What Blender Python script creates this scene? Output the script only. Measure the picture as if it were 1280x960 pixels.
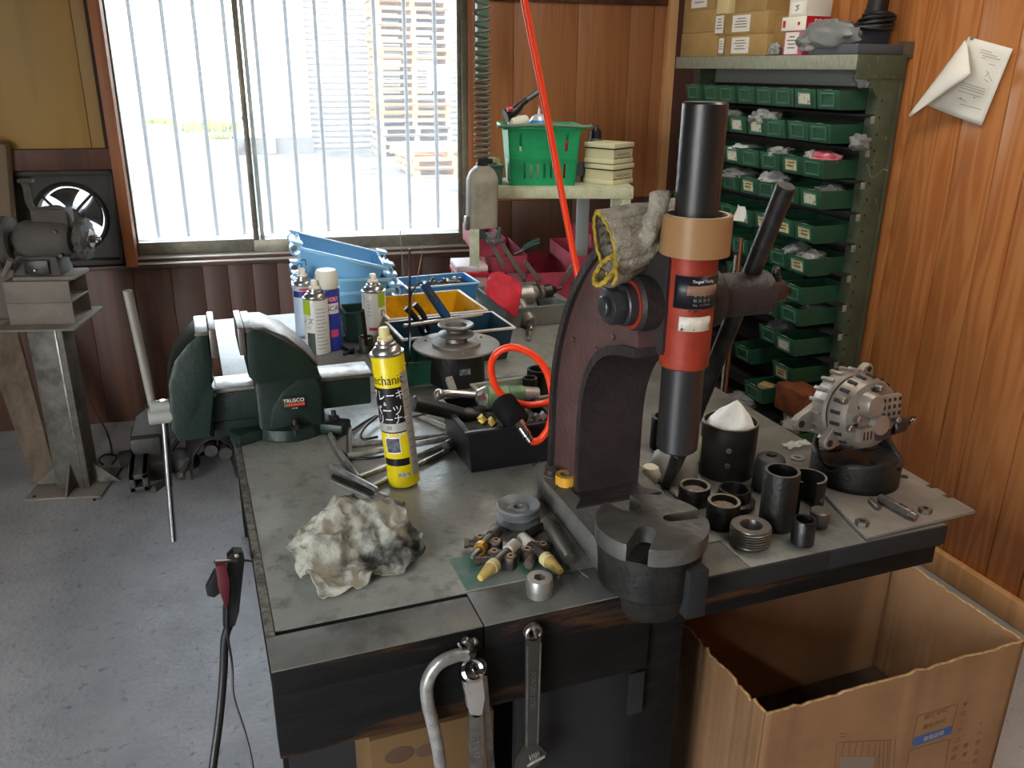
import bpy, bmesh, math, random
from math import sin, cos, pi, radians as R
from mathutils import Vector as V, Matrix, Euler, noise
random.seed(7)
S = bpy.context.scene
for o in list(bpy.data.objects): bpy.data.objects.remove(o)
COL = S.collection

# ------------------------------------------------------------------ camera
F, PITCH, YAW, ROLL, EYE = 1065.0, R(20.35), R(20.7), R(0.6), 1.6
FW = V((sin(YAW)*cos(PITCH), cos(YAW)*cos(PITCH), -sin(PITCH)))
r0 = V((cos(YAW), -sin(YAW), 0)); u0 = r0.cross(FW)
RT = (r0*cos(ROLL) + u0*sin(ROLL)).normalized(); UP = RT.cross(FW)
CAM = V((0, 0, EYE))
cd = bpy.data.cameras.new('camera'); cam = bpy.data.objects.new('camera', cd); COL.objects.link(cam)
cd.sensor_fit = 'HORIZONTAL'; cd.sensor_width = 36; cd.lens = 36*F/1280; cd.clip_start = .02; cd.clip_end = 200
m3 = Matrix((RT, UP, -FW)).transposed()
cam.matrix_world = Matrix.Translation(CAM) @ m3.to_4x4()
S.camera = cam

# ------------------------------------------------------------------ light
S.view_settings.view_transform = 'Standard'; S.view_settings.look = 'None'
S.view_settings.gamma = 1; S.view_settings.use_curve_mapping = False
S.view_settings.exposure = 0.6
w = bpy.data.worlds.new('sky'); S.world = w; w.use_nodes = True
nt = w.node_tree; bg = nt.nodes['Background']
sky = nt.nodes.new('ShaderNodeTexSky'); sky.sky_type = 'NISHITA'; sky.sun_disc = False
sky.sun_elevation = R(55); sky.sun_rotation = R(200); sky.dust_density = 1.5
hs_ = nt.nodes.new('ShaderNodeHueSaturation'); hs_.inputs['Saturation'].default_value = .35
nt.links.new(sky.outputs[0], hs_.inputs['Color']); nt.links.new(hs_.outputs[0], bg.inputs[0]); bg.inputs[1].default_value = 2.3
def light(name, kind, energy, col, loc, rot=(0, 0, 0), **k):
    l = bpy.data.lights.new(name, kind); l.energy = energy; l.color = col
    for a, b in k.items(): setattr(l, a, b)
    o = bpy.data.objects.new(name, l); COL.objects.link(o); o.location = loc; o.rotation_euler = rot
    return o
sun = light('sun', 'SUN', 3.0, (1, .96, .9), (0, 0, 5), (R(38), 0, R(-28)), angle=R(.6))
light('ceiling_lamp_right', 'AREA', 10, (1, .9, .76), (1.45, .95, 2.5), shape='RECTANGLE', size=.16, size_y=1.2)
light('ceiling_lamp_left', 'AREA', 28, (1, .99, .97), (-1.6, -.7, 2.5), shape='RECTANGLE', size=.16, size_y=1.2)
light('ceiling_lamp_back', 'AREA', 9, (1, .92, .8), (1.3, 2.4, 2.5), shape='RECTANGLE', size=.16, size_y=1.2)

# ------------------------------------------------------------------ photo measuring helpers
def ray(px, py): return RT*((px-640)/F) - UP*((py-480)/F) + FW
def onp(px, py, p0, n):
    d = ray(px, py); return CAM + d*((V(p0)-CAM).dot(n)/d.dot(n))
def on(px, py, z): return onp(px, py, (0, 0, z), V((0, 0, 1)))
def onx(px, py, x): return onp(px, py, (x, 0, 0), V((1, 0, 0)))
def ony(px, py, y): return onp(px, py, (0, y, 0), V((0, 1, 0)))
def mpp(p): return (V(p)-CAM).dot(FW)/F          # metres per photo pixel at a point
BZ = .783                                        # bench top

# ------------------------------------------------------------------ materials
def lin(c):
    if isinstance(c, str):
        c = [int(c[i:i+2], 16)/255 for i in (0, 2, 4)]
        c = [x/12.92 if x <= .04045 else ((x+.055)/1.055)**2.4 for x in c]
    return (c[0], c[1], c[2], 1)
MATS = {}
def mat(name, col, rough=.5, metal=0, col2=None, scale=10, lo=.4, hi=.6, bump=0, bscale=60, stretch=(1, 1, 1), rough2=None, alpha=None, trans=0, col3=None, scale3=3, lo3=.55, hi3=.62, spec=.5, emit=None, estr=0, ior=1.45):
    if name in MATS: return MATS[name]
    m = bpy.data.materials.new(name); m.use_nodes = True; MATS[name] = m
    n = m.node_tree.nodes; L = m.node_tree.links; b = n['Principled BSDF']
    b.inputs['Base Color'].default_value = lin(col); b.inputs['Roughness'].default_value = rough
    b.inputs['Metallic'].default_value = metal; b.inputs['Specular IOR Level'].default_value = spec
    b.inputs['IOR'].default_value = ior
    if trans: b.inputs['Transmission Weight'].default_value = trans
    if alpha is not None: b.inputs['Alpha'].default_value = alpha
    if emit: b.inputs['Emission Color'].default_value = lin(emit); b.inputs['Emission Strength'].default_value = estr
    tc = n.new('ShaderNodeTexCoord'); mp = n.new('ShaderNodeMapping'); mp.inputs['Scale'].default_value = stretch
    L.new(tc.outputs['Object'], mp.inputs[0])
    def ramp_noise(sc, lo, hi, det=6):
        t = n.new('ShaderNodeTexNoise'); t.inputs['Scale'].default_value = sc; t.inputs['Detail'].default_value = det
        t.inputs['Roughness'].default_value = .65
        L.new(mp.outputs[0], t.inputs[0])
        r = n.new('ShaderNodeMapRange'); r.inputs[1].default_value = lo; r.inputs[2].default_value = hi
        L.new(t.outputs[0], r.inputs[0]); return r
    out = None
    if col2:
        r = ramp_noise(scale, lo, hi); mx = n.new('ShaderNodeMix'); mx.data_type = 'RGBA'
        mx.inputs[6].default_value = lin(col); mx.inputs[7].default_value = lin(col2)
        L.new(r.outputs[0], mx.inputs[0]); out = mx.outputs[2]
        if rough2 is not None:
            q = n.new('ShaderNodeMapRange'); q.inputs[3].default_value = rough; q.inputs[4].default_value = rough2
            L.new(r.outputs[0], q.inputs[0]); L.new(q.outputs[0], b.inputs['Roughness'])
        if col3:
            r3 = ramp_noise(scale3, lo3, hi3); m2 = n.new('ShaderNodeMix'); m2.data_type = 'RGBA'
            L.new(out, m2.inputs[6]); m2.inputs[7].default_value = lin(col3); L.new(r3.outputs[0], m2.inputs[0]); out = m2.outputs[2]
        L.new(out, b.inputs['Base Color'])
    if bump:
        t = n.new('ShaderNodeTexNoise'); t.inputs['Scale'].default_value = bscale; t.inputs['Detail'].default_value = 4
        L.new(mp.outputs[0], t.inputs[0]); bp = n.new('ShaderNodeBump'); bp.inputs['Strength'].default_value = bump; bp.inputs['Distance'].default_value = .01
        L.new(t.outputs[0], bp.inputs['Height']); L.new(bp.outputs[0], b.inputs['Normal'])
    return m
def wood(name, c1, c2, sc=9, dist=5, stretch=(1, 1, .12), rough=.4, c3=None, lo=.25, hi=.75, streak=.35):
    m = bpy.data.materials.new(name); m.use_nodes = True; MATS[name] = m
    n = m.node_tree.nodes; L = m.node_tree.links; b = n['Principled BSDF']; b.inputs['Roughness'].default_value = rough
    tc = n.new('ShaderNodeTexCoord'); mp = n.new('ShaderNodeMapping'); mp.inputs['Scale'].default_value = stretch
    L.new(tc.outputs['Object'], mp.inputs[0])
    nz = n.new('ShaderNodeTexNoise'); nz.inputs['Scale'].default_value = sc*.35; nz.inputs['Detail'].default_value = 3
    L.new(mp.outputs[0], nz.inputs[0])
    mm = n.new('ShaderNodeMath'); mm.operation = 'MULTIPLY'; mm.inputs[1].default_value = sc*dist; L.new(nz.outputs[0], mm.inputs[0])
    sn = n.new('ShaderNodeMath'); sn.operation = 'SINE'; L.new(mm.outputs[0], sn.inputs[0])
    r = n.new('ShaderNodeMapRange'); r.inputs[1].default_value = lo*2-1; r.inputs[2].default_value = hi*2-1; L.new(sn.outputs[0], r.inputs[0])
    mp2 = n.new('ShaderNodeMapping'); mp2.inputs['Scale'].default_value = (stretch[0], stretch[1], stretch[2]*.25)
    L.new(tc.outputs['Object'], mp2.inputs[0])
    n2 = n.new('ShaderNodeTexNoise'); n2.inputs['Scale'].default_value = 90; n2.inputs['Detail'].default_value = 5; L.new(mp2.outputs[0], n2.inputs[0])
    ad = n.new('ShaderNodeMath'); ad.operation = 'MULTIPLY'; ad.inputs[1].default_value = streak; L.new(n2.outputs[0], ad.inputs[0])
    a2 = n.new('ShaderNodeMath'); a2.operation = 'MULTIPLY_ADD'; a2.inputs[1].default_value = 1-streak; a2.use_clamp = True
    L.new(r.outputs[0], a2.inputs[0]); L.new(ad.outputs[0], a2.inputs[2])
    mx = n.new('ShaderNodeMix'); mx.data_type = 'RGBA'; mx.inputs[6].default_value = lin(c1); mx.inputs[7].default_value = lin(c2)
    L.new(a2.outputs[0], mx.inputs[0]); out = mx.outputs[2]
    if c3:
        n3 = n.new('ShaderNodeTexNoise'); n3.inputs['Scale'].default_value = 2.2; n3.inputs['Detail'].default_value = 4; L.new(tc.outputs['Object'], n3.inputs[0])
        r3 = n.new('ShaderNodeMapRange'); r3.inputs[1].default_value = .5; r3.inputs[2].default_value = .7; L.new(n3.outputs[0], r3.inputs[0])
        m2 = n.new('ShaderNodeMix'); m2.data_type = 'RGBA'; L.new(out, m2.inputs[6]); m2.inputs[7].default_value = lin(c3); L.new(r3.outputs[0], m2.inputs[0]); out = m2.outputs[2]
    L.new(out, b.inputs['Base Color'])
    return m
def glass(name, tint=(.97, 1, .99), veil=.05, rough=.0):
    m = bpy.data.materials.new(name); m.use_nodes = True; MATS[name] = m
    n = m.node_tree.nodes; L = m.node_tree.links; n.remove(n['Principled BSDF']); out = n['Material Output']
    t = n.new('ShaderNodeBsdfTransparent'); t.inputs[0].default_value = (*tint, 1)
    g = n.new('ShaderNodeBsdfGlossy'); g.inputs['Roughness'].default_value = rough
    fr = n.new('ShaderNodeFresnel'); fr.inputs[0].default_value = 1.45
    a = n.new('ShaderNodeMixShader'); L.new(fr.outputs[0], a.inputs[0]); L.new(t.outputs[0], a.inputs[1]); L.new(g.outputs[0], a.inputs[2])
    d = n.new('ShaderNodeBsdfTranslucent'); d.inputs[0].default_value = (1, 1, 1, 1)
    c = n.new('ShaderNodeMixShader'); c.inputs[0].default_value = veil; L.new(a.outputs[0], c.inputs[1]); L.new(d.outputs[0], c.inputs[2])  # white translucent share puts the window's glare into the panes
    L.new(c.outputs[0], out.inputs[0]); return m

BLACK = mat('black_iron', '1f1e1e', .46, .5, '35342f', 14, .42, .7, .25, 90, rough2=.6)
DARK = mat('dark_steel', '2f2f31', .36, .8, '4c4a46', 30, .4, .7, .1, 120, rough2=.5)
STEEL = mat('worn_steel', '8c8985', .33, .9, '6a645c', 25, .4, .7, .08, 100, rough2=.5)
BRIGHT = mat('bright_steel', 'c4c2be', .26, .7, 'a09c98', 40, .5, .75)
CHROME = mat('chrome', 'c8c8c8', .08, 1)
CAST = mat('cast_iron', '383132', .52, .3, '2a2627', 20, .4, .65, .35, 70)
RUBBER = mat('black_plastic', '17181b', .42)
MATTE = mat('matte_black', '141416', .8)
WHITEP = mat('white_plastic', 'e2e0d4', .45)
CREAM = mat('cream_plastic', 'cdc38c', .35)
GREYP = mat('grey_plastic', '8a8e8c', .5)
PAPER = mat('paper', 'e4e2da', .8)
BRASS = mat('brass', 'b58a35', .3, .9)
INK = mat('ink_black', '101010', .6)
WHITEINK = mat('ink_white', 'e8e8e4', .6)

# ------------------------------------------------------------------ mesh builder
def axm(p0, p1):
    p0, p1 = V(p0), V(p1); d = p1-p0
    return Matrix.Translation(p0) @ d.to_track_quat('Z', 'Y').to_matrix().to_4x4(), d.length
def spline(pts, k=6, closed=False):
    pts = [V(p) for p in pts]; n = len(pts); out = []
    rng = range(n) if closed else range(n-1)
    for i in rng:
        g = lambda j: pts[j % n] if closed else pts[min(max(j, 0), n-1)]
        a, b, c, d = g(i-1), g(i), g(i+1), g(i+2)
        for j in range(k):
            t = j/k
            out.append(.5*((2*b)+(c-a)*t+(2*a-5*b+4*c-d)*t*t+(3*b-a-3*c+d)*t**3))
    if not closed: out.append(pts[-1])
    return out
class M:
    def __init__(s): s.bm = bmesh.new(); s.X = Matrix(); s.mi = 0
    def at(s, loc=(0, 0, 0), rot=(0, 0, 0)): s.X = Matrix.Translation(V(loc)) @ Euler(rot).to_matrix().to_4x4(); return s
    def ax(s, p0, p1): s.X, l = axm(p0, p1); return l
    def _v(s, vs): return [s.bm.verts.new(s.X @ V(v)) for v in vs]
    def _f(s, vs):
        try: f = s.bm.faces.new(vs); f.material_index = s.mi; f.smooth = True; return f
        except ValueError: return None
    def box(s, c, d, bev=0, top=(1, 1)):
        x, y, z = c; a, b, h = d[0]/2, d[1]/2, d[2]/2; tx, ty = top
        vs = s._v([(x-a, y-b, z-h), (x+a, y-b, z-h), (x+a, y+b, z-h), (x-a, y+b, z-h), (x-a*tx, y-b*ty, z+h), (x+a*tx, y-b*ty, z+h), (x+a*tx, y+b*ty, z+h), (x-a*tx, y+b*ty, z+h)])
        fs = [s._f([vs[i] for i in q]) for q in ((0, 3, 2, 1), (4, 5, 6, 7), (0, 1, 5, 4), (1, 2, 6, 5), (2, 3, 7, 6), (3, 0, 4, 7))]
        if bev:
            es = {e for f in fs for e in f.edges}
            r = bmesh.ops.bevel(s.bm, geom=list(es), offset=bev, segments=2, affect='EDGES', profile=.5)
            for f in r['faces']: f.material_index = s.mi; f.smooth = True
        return s
    def box2(s, a, b, bev=0): return s.box([(a[i]+b[i])/2 for i in range(3)], [abs(b[i]-a[i]) for i in range(3)], bev)
    def lathe(s, prof, n=28, ring=False, a0=0, a1=2*pi, sx=1, sy=1):
        full = abs(a1-a0-2*pi) < 1e-6; m = n if full else n+1; rows = []
        for r, z in prof:
            if r <= 1e-6: rows.append(s._v([(0, 0, z)])*m)
            else: rows.append(s._v([(r*cos(a0+(a1-a0)*i/n)*sx, r*sin(a0+(a1-a0)*i/n)*sy, z) for i in range(m)]))
        P = list(zip(rows, rows[1:]+([rows[0]] if ring else [])))
        if not ring: P = list(zip(rows, rows[1:]))
        for A, B in P:
            for i in range(n):
                j = (i+1) % m
                q = [A[i], A[j], B[j], B[i]]; u = []
                for v in q:
                    if v not in u: u.append(v)
                if len(u) > 2: s._f(u)
        return s
    def cyl(s, p0, p1, r0, r1=None, n=20, bev=0):
        r1 = r0 if r1 is None else r1; X = s.X; A, l = axm(p0, p1); s.X = X @ A
        if bev: s.lathe([(0, 0), (r0-bev, 0), (r0, bev), (r1, l-bev), (r1-bev, l), (0, l)], n)
        else: s.lathe([(0, 0), (r0, 0), (r1, l), (0, l)], n)
        s.X = X; return s
    def pipe(s, p0, p1, ro, ri, n=24, bev=.001, ro1=None):
        X = s.X; A, l = axm(p0, p1); s.X = X @ A; ro1 = ro1 or ro
        s.lathe([(ri, 0), (ro, 0), (ro1, l-bev), (ro1-bev, l), (ri+bev, l), (ri, l-bev)], n, ring=True); s.X = X; return s
    def sph(s, c, r, n=16, sc=(1, 1, 1)):
        X = s.X; s.X = X @ Matrix.Translation(V(c)) @ Matrix.Diagonal((*sc, 1))
        k = max(6, n//2); s.lathe([(r*sin(pi*i/k), -r*cos(pi*i/k)) for i in range(k+1)], n); s.X = X; return s
    def tube(s, pts, r, n=8, k=6, closed=False, sm=True, rf=None, flat=1):
        P = spline(pts, k, closed) if sm else [V(p) for p in pts]; m = len(P); rows = []; N = None
        for i, p in enumerate(P):
            t = (P[(i+1) % m]-P[i-1]) if closed else (P[min(i+1, m-1)]-P[max(i-1, 0)])
            t.normalize()
            if N is None: N = t.orthogonal().normalized()
            else: N = (N - t*N.dot(t)).normalized()
            B = t.cross(N); rr = rf(i/(m-1)) if rf else r
            rows.append(s._v([p + N*rr*cos(2*pi*j/n) + B*rr*flat*sin(2*pi*j/n) for j in range(n)]))
        for A, B in list(zip(rows, rows[1:])) + ([(rows[-1], rows[0])] if closed else []):
            for j in range(n): s._f([A[j], A[(j+1) % n], B[(j+1) % n], B[j]])
        if not closed: s._f(rows[0][::-1]); s._f(rows[-1])
        return s
    def prism(s, poly, z0, z1, bev=0):
        a = s._v([(p[0], p[1], z0) for p in poly]); b = s._v([(p[0], p[1], z1) for p in poly]); n = len(poly)
        fs = [s._f(a[::-1]), s._f(b)]
        for i in range(n): fs.append(s._f([a[i], a[(i+1) % n], b[(i+1) % n], b[i]]))
        if bev:
            es = list(fs[0].edges)+list(fs[1].edges)
            r = bmesh.ops.bevel(s.bm, geom=es, offset=bev, segments=2, affect='EDGES', profile=.5)
            for f in r['faces']: f.material_index = s.mi; f.smooth = True
        return s
    def hexa(s, p0, p1, r, bev=0):
        X = s.X; A, l = axm(p0, p1); s.X = X @ A
        s.prism([(r*cos(pi/3*i), r*sin(pi/3*i)) for i in range(6)], 0, l, bev); s.X = X; return s
    def surf(s, fn, nu, nv, cu=False, cv=False):
        g = [[s._v([fn(i/nu, j/nv)])[0] for j in range(nv if cv else nv+1)] for i in range(nu if cu else nu+1)]
        for i in range(nu):
            for j in range(nv): s._f([g[i][j], g[(i+1) % len(g)][j], g[(i+1) % len(g)][(j+1) % len(g[0])], g[i][(j+1) % len(g[0])]])
        return s
    def strip(s, pts, w, z0, z1, closed=False):   # wall of thickness w along a plan polyline
        for a, b in zip(pts, pts[1:]+([pts[0]] if closed else [])):
            a, b = V(a), V(b); d = (b-a).normalized(); nn = V((-d.y, d.x))*w/2
            s.prism([a-nn, b-nn, b+nn, a+nn], z0, z1)
        return s
ROOT = {}
def props(o, label=None, cat=None, group=None, kind=None):
    for k, v in (('label', label), ('category', cat), ('group', group), ('kind', kind)):
        if v: o[k] = v
    return o
def done(m, name, mt, parent=None, loc=None, world=False, label=None, cat=None, group=None, kind=None, smooth=40, mods=None):
    """link the builder's mesh as ONE object; world=True: the coordinates are world ones"""
    if parent is not None and world:
        q = parent; T = Matrix()
        while q is not None: T = ROOT.get(q.name, Matrix()) @ T; q = q.parent
        bmesh.ops.transform(m.bm, matrix=T.inverted(), verts=m.bm.verts)
    if parent is None and loc is not None: bmesh.ops.translate(m.bm, vec=-V(loc), verts=m.bm.verts)
    bmesh.ops.recalc_face_normals(m.bm, faces=m.bm.faces)
    me = bpy.data.meshes.new(name); m.bm.to_mesh(me); m.bm.free()
    for x in (mt if isinstance(mt, (list, tuple)) else [mt]): me.materials.append(x)
    if smooth: me.set_sharp_from_angle(angle=R(smooth))
    o = bpy.data.objects.new(name, me); COL.objects.link(o)
    if parent is not None: o.parent = parent
    elif loc is not None: o.location = loc; ROOT[o.name] = Matrix.Translation(V(loc))
    return props(o, label, cat, group, kind)
def thing(name, label=None, cat=None, loc=(0, 0, 0), rz=0, group=None, rot=None, kind=None):
    o = bpy.data.objects.new(name, None); COL.objects.link(o); o.empty_display_size = .05
    o.location = loc; o.rotation_euler = rot or (0, 0, rz)
    ROOT[o.name] = Matrix.Translation(V(loc)) @ Euler(rot or (0, 0, rz)).to_matrix().to_4x4()
    return props(o, label, cat, group, kind)
def dup(o, loc=None, rz=None, rot=None, label=None, group=None, parent=None):
    c = o.copy(); COL.objects.link(c); c.parent = parent
    for ch in [x for x in o.children]: dup(ch, parent=c)
    if loc is not None: c.location = loc
    if rz is not None: c.rotation_euler = (0, 0, rz)
    if rot is not None: c.rotation_euler = rot
    if parent is None: ROOT[c.name] = Matrix.Translation(c.location) @ c.rotation_euler.to_matrix().to_4x4()
    return props(c, label, None, group)
def text(body, size, mt, name, parent, X, depth=.0006, wrap=None, align='CENTER', label=None, sx=1, shear=0):
    """flat lettering; X places the text plane (x right, y up, z out); wrap=r bends it round a local z axis"""
    cu = bpy.data.curves.new('t', 'FONT'); cu.body = body; cu.size = size; cu.align_x = align; cu.align_y = 'CENTER'; cu.resolution_u = 3; cu.shear = shear
    o = bpy.data.objects.new('t', cu); COL.objects.link(o)
    me = bpy.data.meshes.new_from_object(o.evaluated_get(bpy.context.evaluated_depsgraph_get()))
    bpy.data.objects.remove(o)
    b = bmesh.new(); b.from_mesh(me)
    if wrap: bmesh.ops.subdivide_edges(b, edges=[e for e in b.edges if e.calc_length() > size*.25], cuts=2)
    for v in b.verts:
        x, y = v.co.x*sx, v.co.y
        if wrap: v.co = (wrap*sin(x/wrap), -wrap*cos(x/wrap), y)
        else: v.co = (x, y, depth)
    bmesh.ops.transform(b, matrix=X, verts=b.verts)
    b.to_mesh(me); b.free(); me.name = name
    me.materials.clear(); me.materials.append(mt)
    t = bpy.data.objects.new(name, me); COL.objects.link(t); t.parent = parent
    return props(t, label)
def bake(o):
    """apply an object's modifiers to its mesh"""
    me = bpy.data.meshes.new_from_object(o.evaluated_get(bpy.context.evaluated_depsgraph_get()))
    o.modifiers.clear(); o.data = me
# ------------------------------------------------------------------ the setting
FLOORM = mat('floor_concrete', '8e8f90', .42, 0, '9e9e9e', 5, .35, .65, .4, 60, col3='6c6e71', scale3=30, lo3=.58, hi3=.7, rough2=.28)
PLY = wood('red_plywood', 'a87048', '96603a', 7, 11, (2.6, 2.6, .14), .4, 'a06a42')
PLYR = wood('orange_plywood', 'b87a48', '9c5a2a', 7, 14, (2.4, 2.4, .17), .33, 'b07442', lo=.1, hi=.9)
PLYY = wood('yellow_plywood', 'a88545', '95733a', 4, 6, (2.5, 2.5, .3), .5, '9c7c44', streak=.5)
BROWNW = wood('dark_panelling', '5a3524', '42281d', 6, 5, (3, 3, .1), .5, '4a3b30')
TIMB = wood('timber_post', 'd3a271', 'c18f5c', 8, 4, (3, 3, .1), .6)
JAMB = wood('window_jamb', 'a8683c', '8a5029', 8, 4, (3, 3, .1), .5)
ALU = mat('aluminium', '8d897b', .42, .6, '6d6a60', 20, .4, .7)
PLASTER = mat('plaster_wall', '857a6b', .8)
GND = mat('outside_concrete', '3c3c3c', .9, 0, '2f2f2f', 1.2, .45, .6, .3, 20, col3='0c0c0e', scale3=1.6, lo3=.55, hi3=.64)

m = M(); m.box2((-3, -3, -.1), (2.4, 4.3, 0)); done(m, 'floor', FLOORM, kind='structure')
m = M(); m.box2((-3, -3, 2.6), (2.4, 4.4, 2.7)); done(m, 'ceiling', PLASTER, kind='structure')
# right wall: grooved plywood planks
wr = thing('wall_right', kind='structure', loc=(0, 0, 0))
m = M(); m.box2((2.285, -3, 0), (2.4, 4.4, 2.6)); done(m, 'backing', MATTE, wr)
ys = [-3, -2.4, -1.8, -1.2, -.6, 0, .3, .6, .9, 1.1]
y = 1.1; gaps = [.155, .09, .2, .12, .17, .1, .15, .21, .11]
i = 0
while y < 3.3: y += gaps[i % 9]; ys.append(y); i += 1
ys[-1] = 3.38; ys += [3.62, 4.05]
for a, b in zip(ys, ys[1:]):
    m = M(); m.box2((2.26, a+.0015, .06), (2.285, b-.0015, 2.6), .0015); done(m, 'plank', PLYR if a < 3.35 else mat('panel_in_shade', '4a2e2a', .6), wr)  # far planks coloured dark: shade at the wall's end painted in
m = M(); m.box2((2.23, -3, 0), (2.26, 2.33, .085), .004); done(m, 'baseboard_right', TIMB, kind='structure')
m = M(); m.box2((-3, -3.1, 0), (2.4, -3, 2.6)); done(m, 'wall_back', PLASTER, kind='structure')
# left wall with the open shutter doorway
wlf = thing('wall_left', kind='structure')
m = M(); m.box2((-3.1, 2.3, 0), (-3, 4.6, 2.6)); m.box2((-3.1, -.2, 0), (-3, 2.3, 2.6)); m.box2((-3.1, -3, 0), (-3, -2.4, 2.6)); m.box2((-3.1, -2.4, 2.2), (-3, -.2, 2.6)); done(m, 'wall_board', PLASTER, wlf)

WA = R(6.0)
ww = thing('wall_window', kind='structure', loc=(-.424, 4.15, 0), rz=-WA)
WM = ROOT[ww.name]; WMI = WM.inverted(); WN = (WM.to_3x3() @ V((0, 1, 0)))
def wl(px, py, off=0):
    p = WMI @ onp(px, py, WM @ V((0, off, 0)), WN); return p.x, p.z
def wbox(name, mt, x0, x1, z0, z1, y0, y1, bev=.001, parent=None, **k):
    m = M(); m.box2((x0, y0, z0), (x1, y1, z1), bev); return done(m, name, mt, parent or ww, **k)
UJ = wl(163, 260)[0]; UR = wl(577, 200)[0]; ZS = wl(370, 318)[1]; ZG = wl(370, 299)[1]
ULj = wl(146, 240)[0]; UW1 = wl(592, 200)[0]; ZT = 1.98
UE = 2.95; FX0, FX1 = ULj-.44, ULj-.002; FZ0 = wl(148, 331)[1]; FZ1 = wl(140, 211)[1]; FZ2 = wl(140, 185)[1]
# dark structural wall behind the boards, left open at the window and the fan
for x0, x1, z0, z1 in ((-2.7, FX0, 0, 2.6), (FX0, FX1, 0, FZ0), (FX0, FX1, FZ1, 2.6), (FX1, UJ-.0, 0, 2.6), (UJ, UR+.03, 0, ZS-.02), (UJ, UR+.03, ZT, 2.6), (UR+.03, UE, 0, 2.6)):
    wbox('backing', MATTE, x0, x1, z0, z1, .03, .1)
# panelling below the window
xs = [-2.7, -2.2, -1.7, -1.2, -.8, -.55, -.3, -.05]; 
while xs[-1] < 1.95: xs.append(xs[-1]+random.choice([.11, .16, .2, .14]))
for a, b in zip(xs, xs[1:]):
    top = FZ0-.005 if b <= ULj+.02 else ZS-.035
    wbox('plank', BROWNW, a+.001, b-.001, 0, top, .008, .03)
wbox('trim_1', BROWNW, ULj-.3, UW1+.05, ZS-.036, ZS-.018, -.012, .03)
# yellow boards over the fan and the reddish boards right of the window
ux = wl(100, 90)[0]
for a, b in ((-2.7, -.9), (-.9, ux-.46), (ux-.46, ux), (ux, ULj)):
    wbox('plank', PLYY, a+.0012, b-.0012, FZ2, 2.6, .0, .03)
wbox('trim_2', BROWNW, -2.7, ULj, FZ1, FZ2, -.03, .03, .003)
wbox('trim_3', mat('dark_edge', '33241c', .7), ULj-.018, ULj, FZ2, 2.6, -.012, .03)
pp = wl(833, 130)[0]
xs = [UW1+.02]
for g in (.17, .31, .26, .12, .3, .25): xs.append(xs[-1]+g)
for a, b in zip(xs, xs[1:]):
    if a < pp:
        zw = wl(800, 246)[1]
        wbox('plank', PLY, a+.0012, min(b, pp)-.0012, zw, 2.6, .0, .03); wbox('plank', BROWNW, a+.0012, min(b, pp)-.0012, 0, zw-.002, .004, .03)  # lower boards take the dark panelling: shade under the rack put into colour
wbox('plank', mat('board_in_shade', '4a2f2c', .6), pp, UE, 0, 2.6, .0, .03)  # shade beyond the post put into this board's colour
wbox('trim_4', TIMB, pp-.035, pp+.055, 0, 2.6, -.05, .0, .003)
wbox('trim_5', BROWNW, UW1+.02, pp-.03, wl(700, 3)[1]+.0, wl(700, 3)[1]+.05, -.02, .0)
# ------------------------------------------------------------------ window
win = thing('window_1', kind='structure', loc=WM @ V((0, 0, 0)), rz=-WA)
def nbox(name, mt, x0, x1, z0, z1, y0, y1, bev=.0015, parent=None, **k): return wbox(name, mt, x0, x1, z0, z1, y0, y1, bev, parent or win, **k)
nbox('jamb', JAMB, ULj, UJ, ZS-.02, ZT+.04, -.035, .1)
nbox('jamb', JAMB, UR+.032, UW1+.02, ZS-.02, ZT+.04, -.02, .1)
nbox('jamb', JAMB, UJ, UR+.03, ZT, ZT+.04, -.02, .1)
ALUL = mat('aluminium_light', 'c9c7c2', .35, .5)
nbox('sill_rail', ALUL, ULj, UR+.03, ZS-.016, ZS-.006, -.022, .06)
nbox('sill_board', BROWNW, ULj+.002, UR+.03, ZS-.006, ZS+.006, -.012, .06)
nbox('sill_rail', ALUL, UJ-.01, UR+.03, ZS+.006, ZS+.015, -.006, .06)
um = wl(318, 250)[0]
GL = glass('window_glass', veil=.06)
for nm, a, b, y in (('sash', UJ, um+.028, .045), ('sash', um-.02, UR+.004, .015)):
    s = thing(nm, loc=(0, 0, 0)); s.parent = win; s.location = (0, 0, 0)
    m = M(); z0 = ZS+.015
    m.box2((a, y, z0), (b, y+.025, ZG), .002); m.box2((a, y, ZT-.03), (b, y+.025, ZT), .002)
    w_ = .03 if a == UJ else .024
    m.box2((a, y, ZG), (a+(.006 if a == UJ else .024), y+.025, ZT-.03), .002); m.box2((b-(.018), y, ZG), (b, y+.025, ZT-.03), .002)
    done(m, 'sash_frame', ALU, s)
    m = M(); m.box2((a+.006, y+.01, ZG-.004), (b-.012, y+.014, ZT-.02)); done(m, 'pane', GL, s)
m = M(); cx, cz = wl(305, 148); m.at((cx, .003, cz)).cyl((0, .02, 0), (0, -.006, 0), .012); m.box((0, -.004, .012), (.008, .01, .035), .002); done(m, 'crescent_latch', ALU, win)
nbox('side_frame', ALU, UR+.004, UR+.032, ZS, ZT, .0, .07)
BAR = mat('bar_steel', '5f6164', .5, .1)
bars = [159, 200, 239.5, 277, 315, 355, 392, 430, 466, 504, 542]
for b in bars:
    u = wl(b, 0, .14)[0]
    m = M(); m.cyl((u, .14, ZS+.075), (u, .14, ZT+.02), .0095, n=10); done(m, 'bar', BAR, win)
m = M(); m.box2((UJ-.05, .13, ZT-.0), (UR+.05, .15, ZT+.03)); done(m, 'bar_rail', BAR, win)
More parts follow.
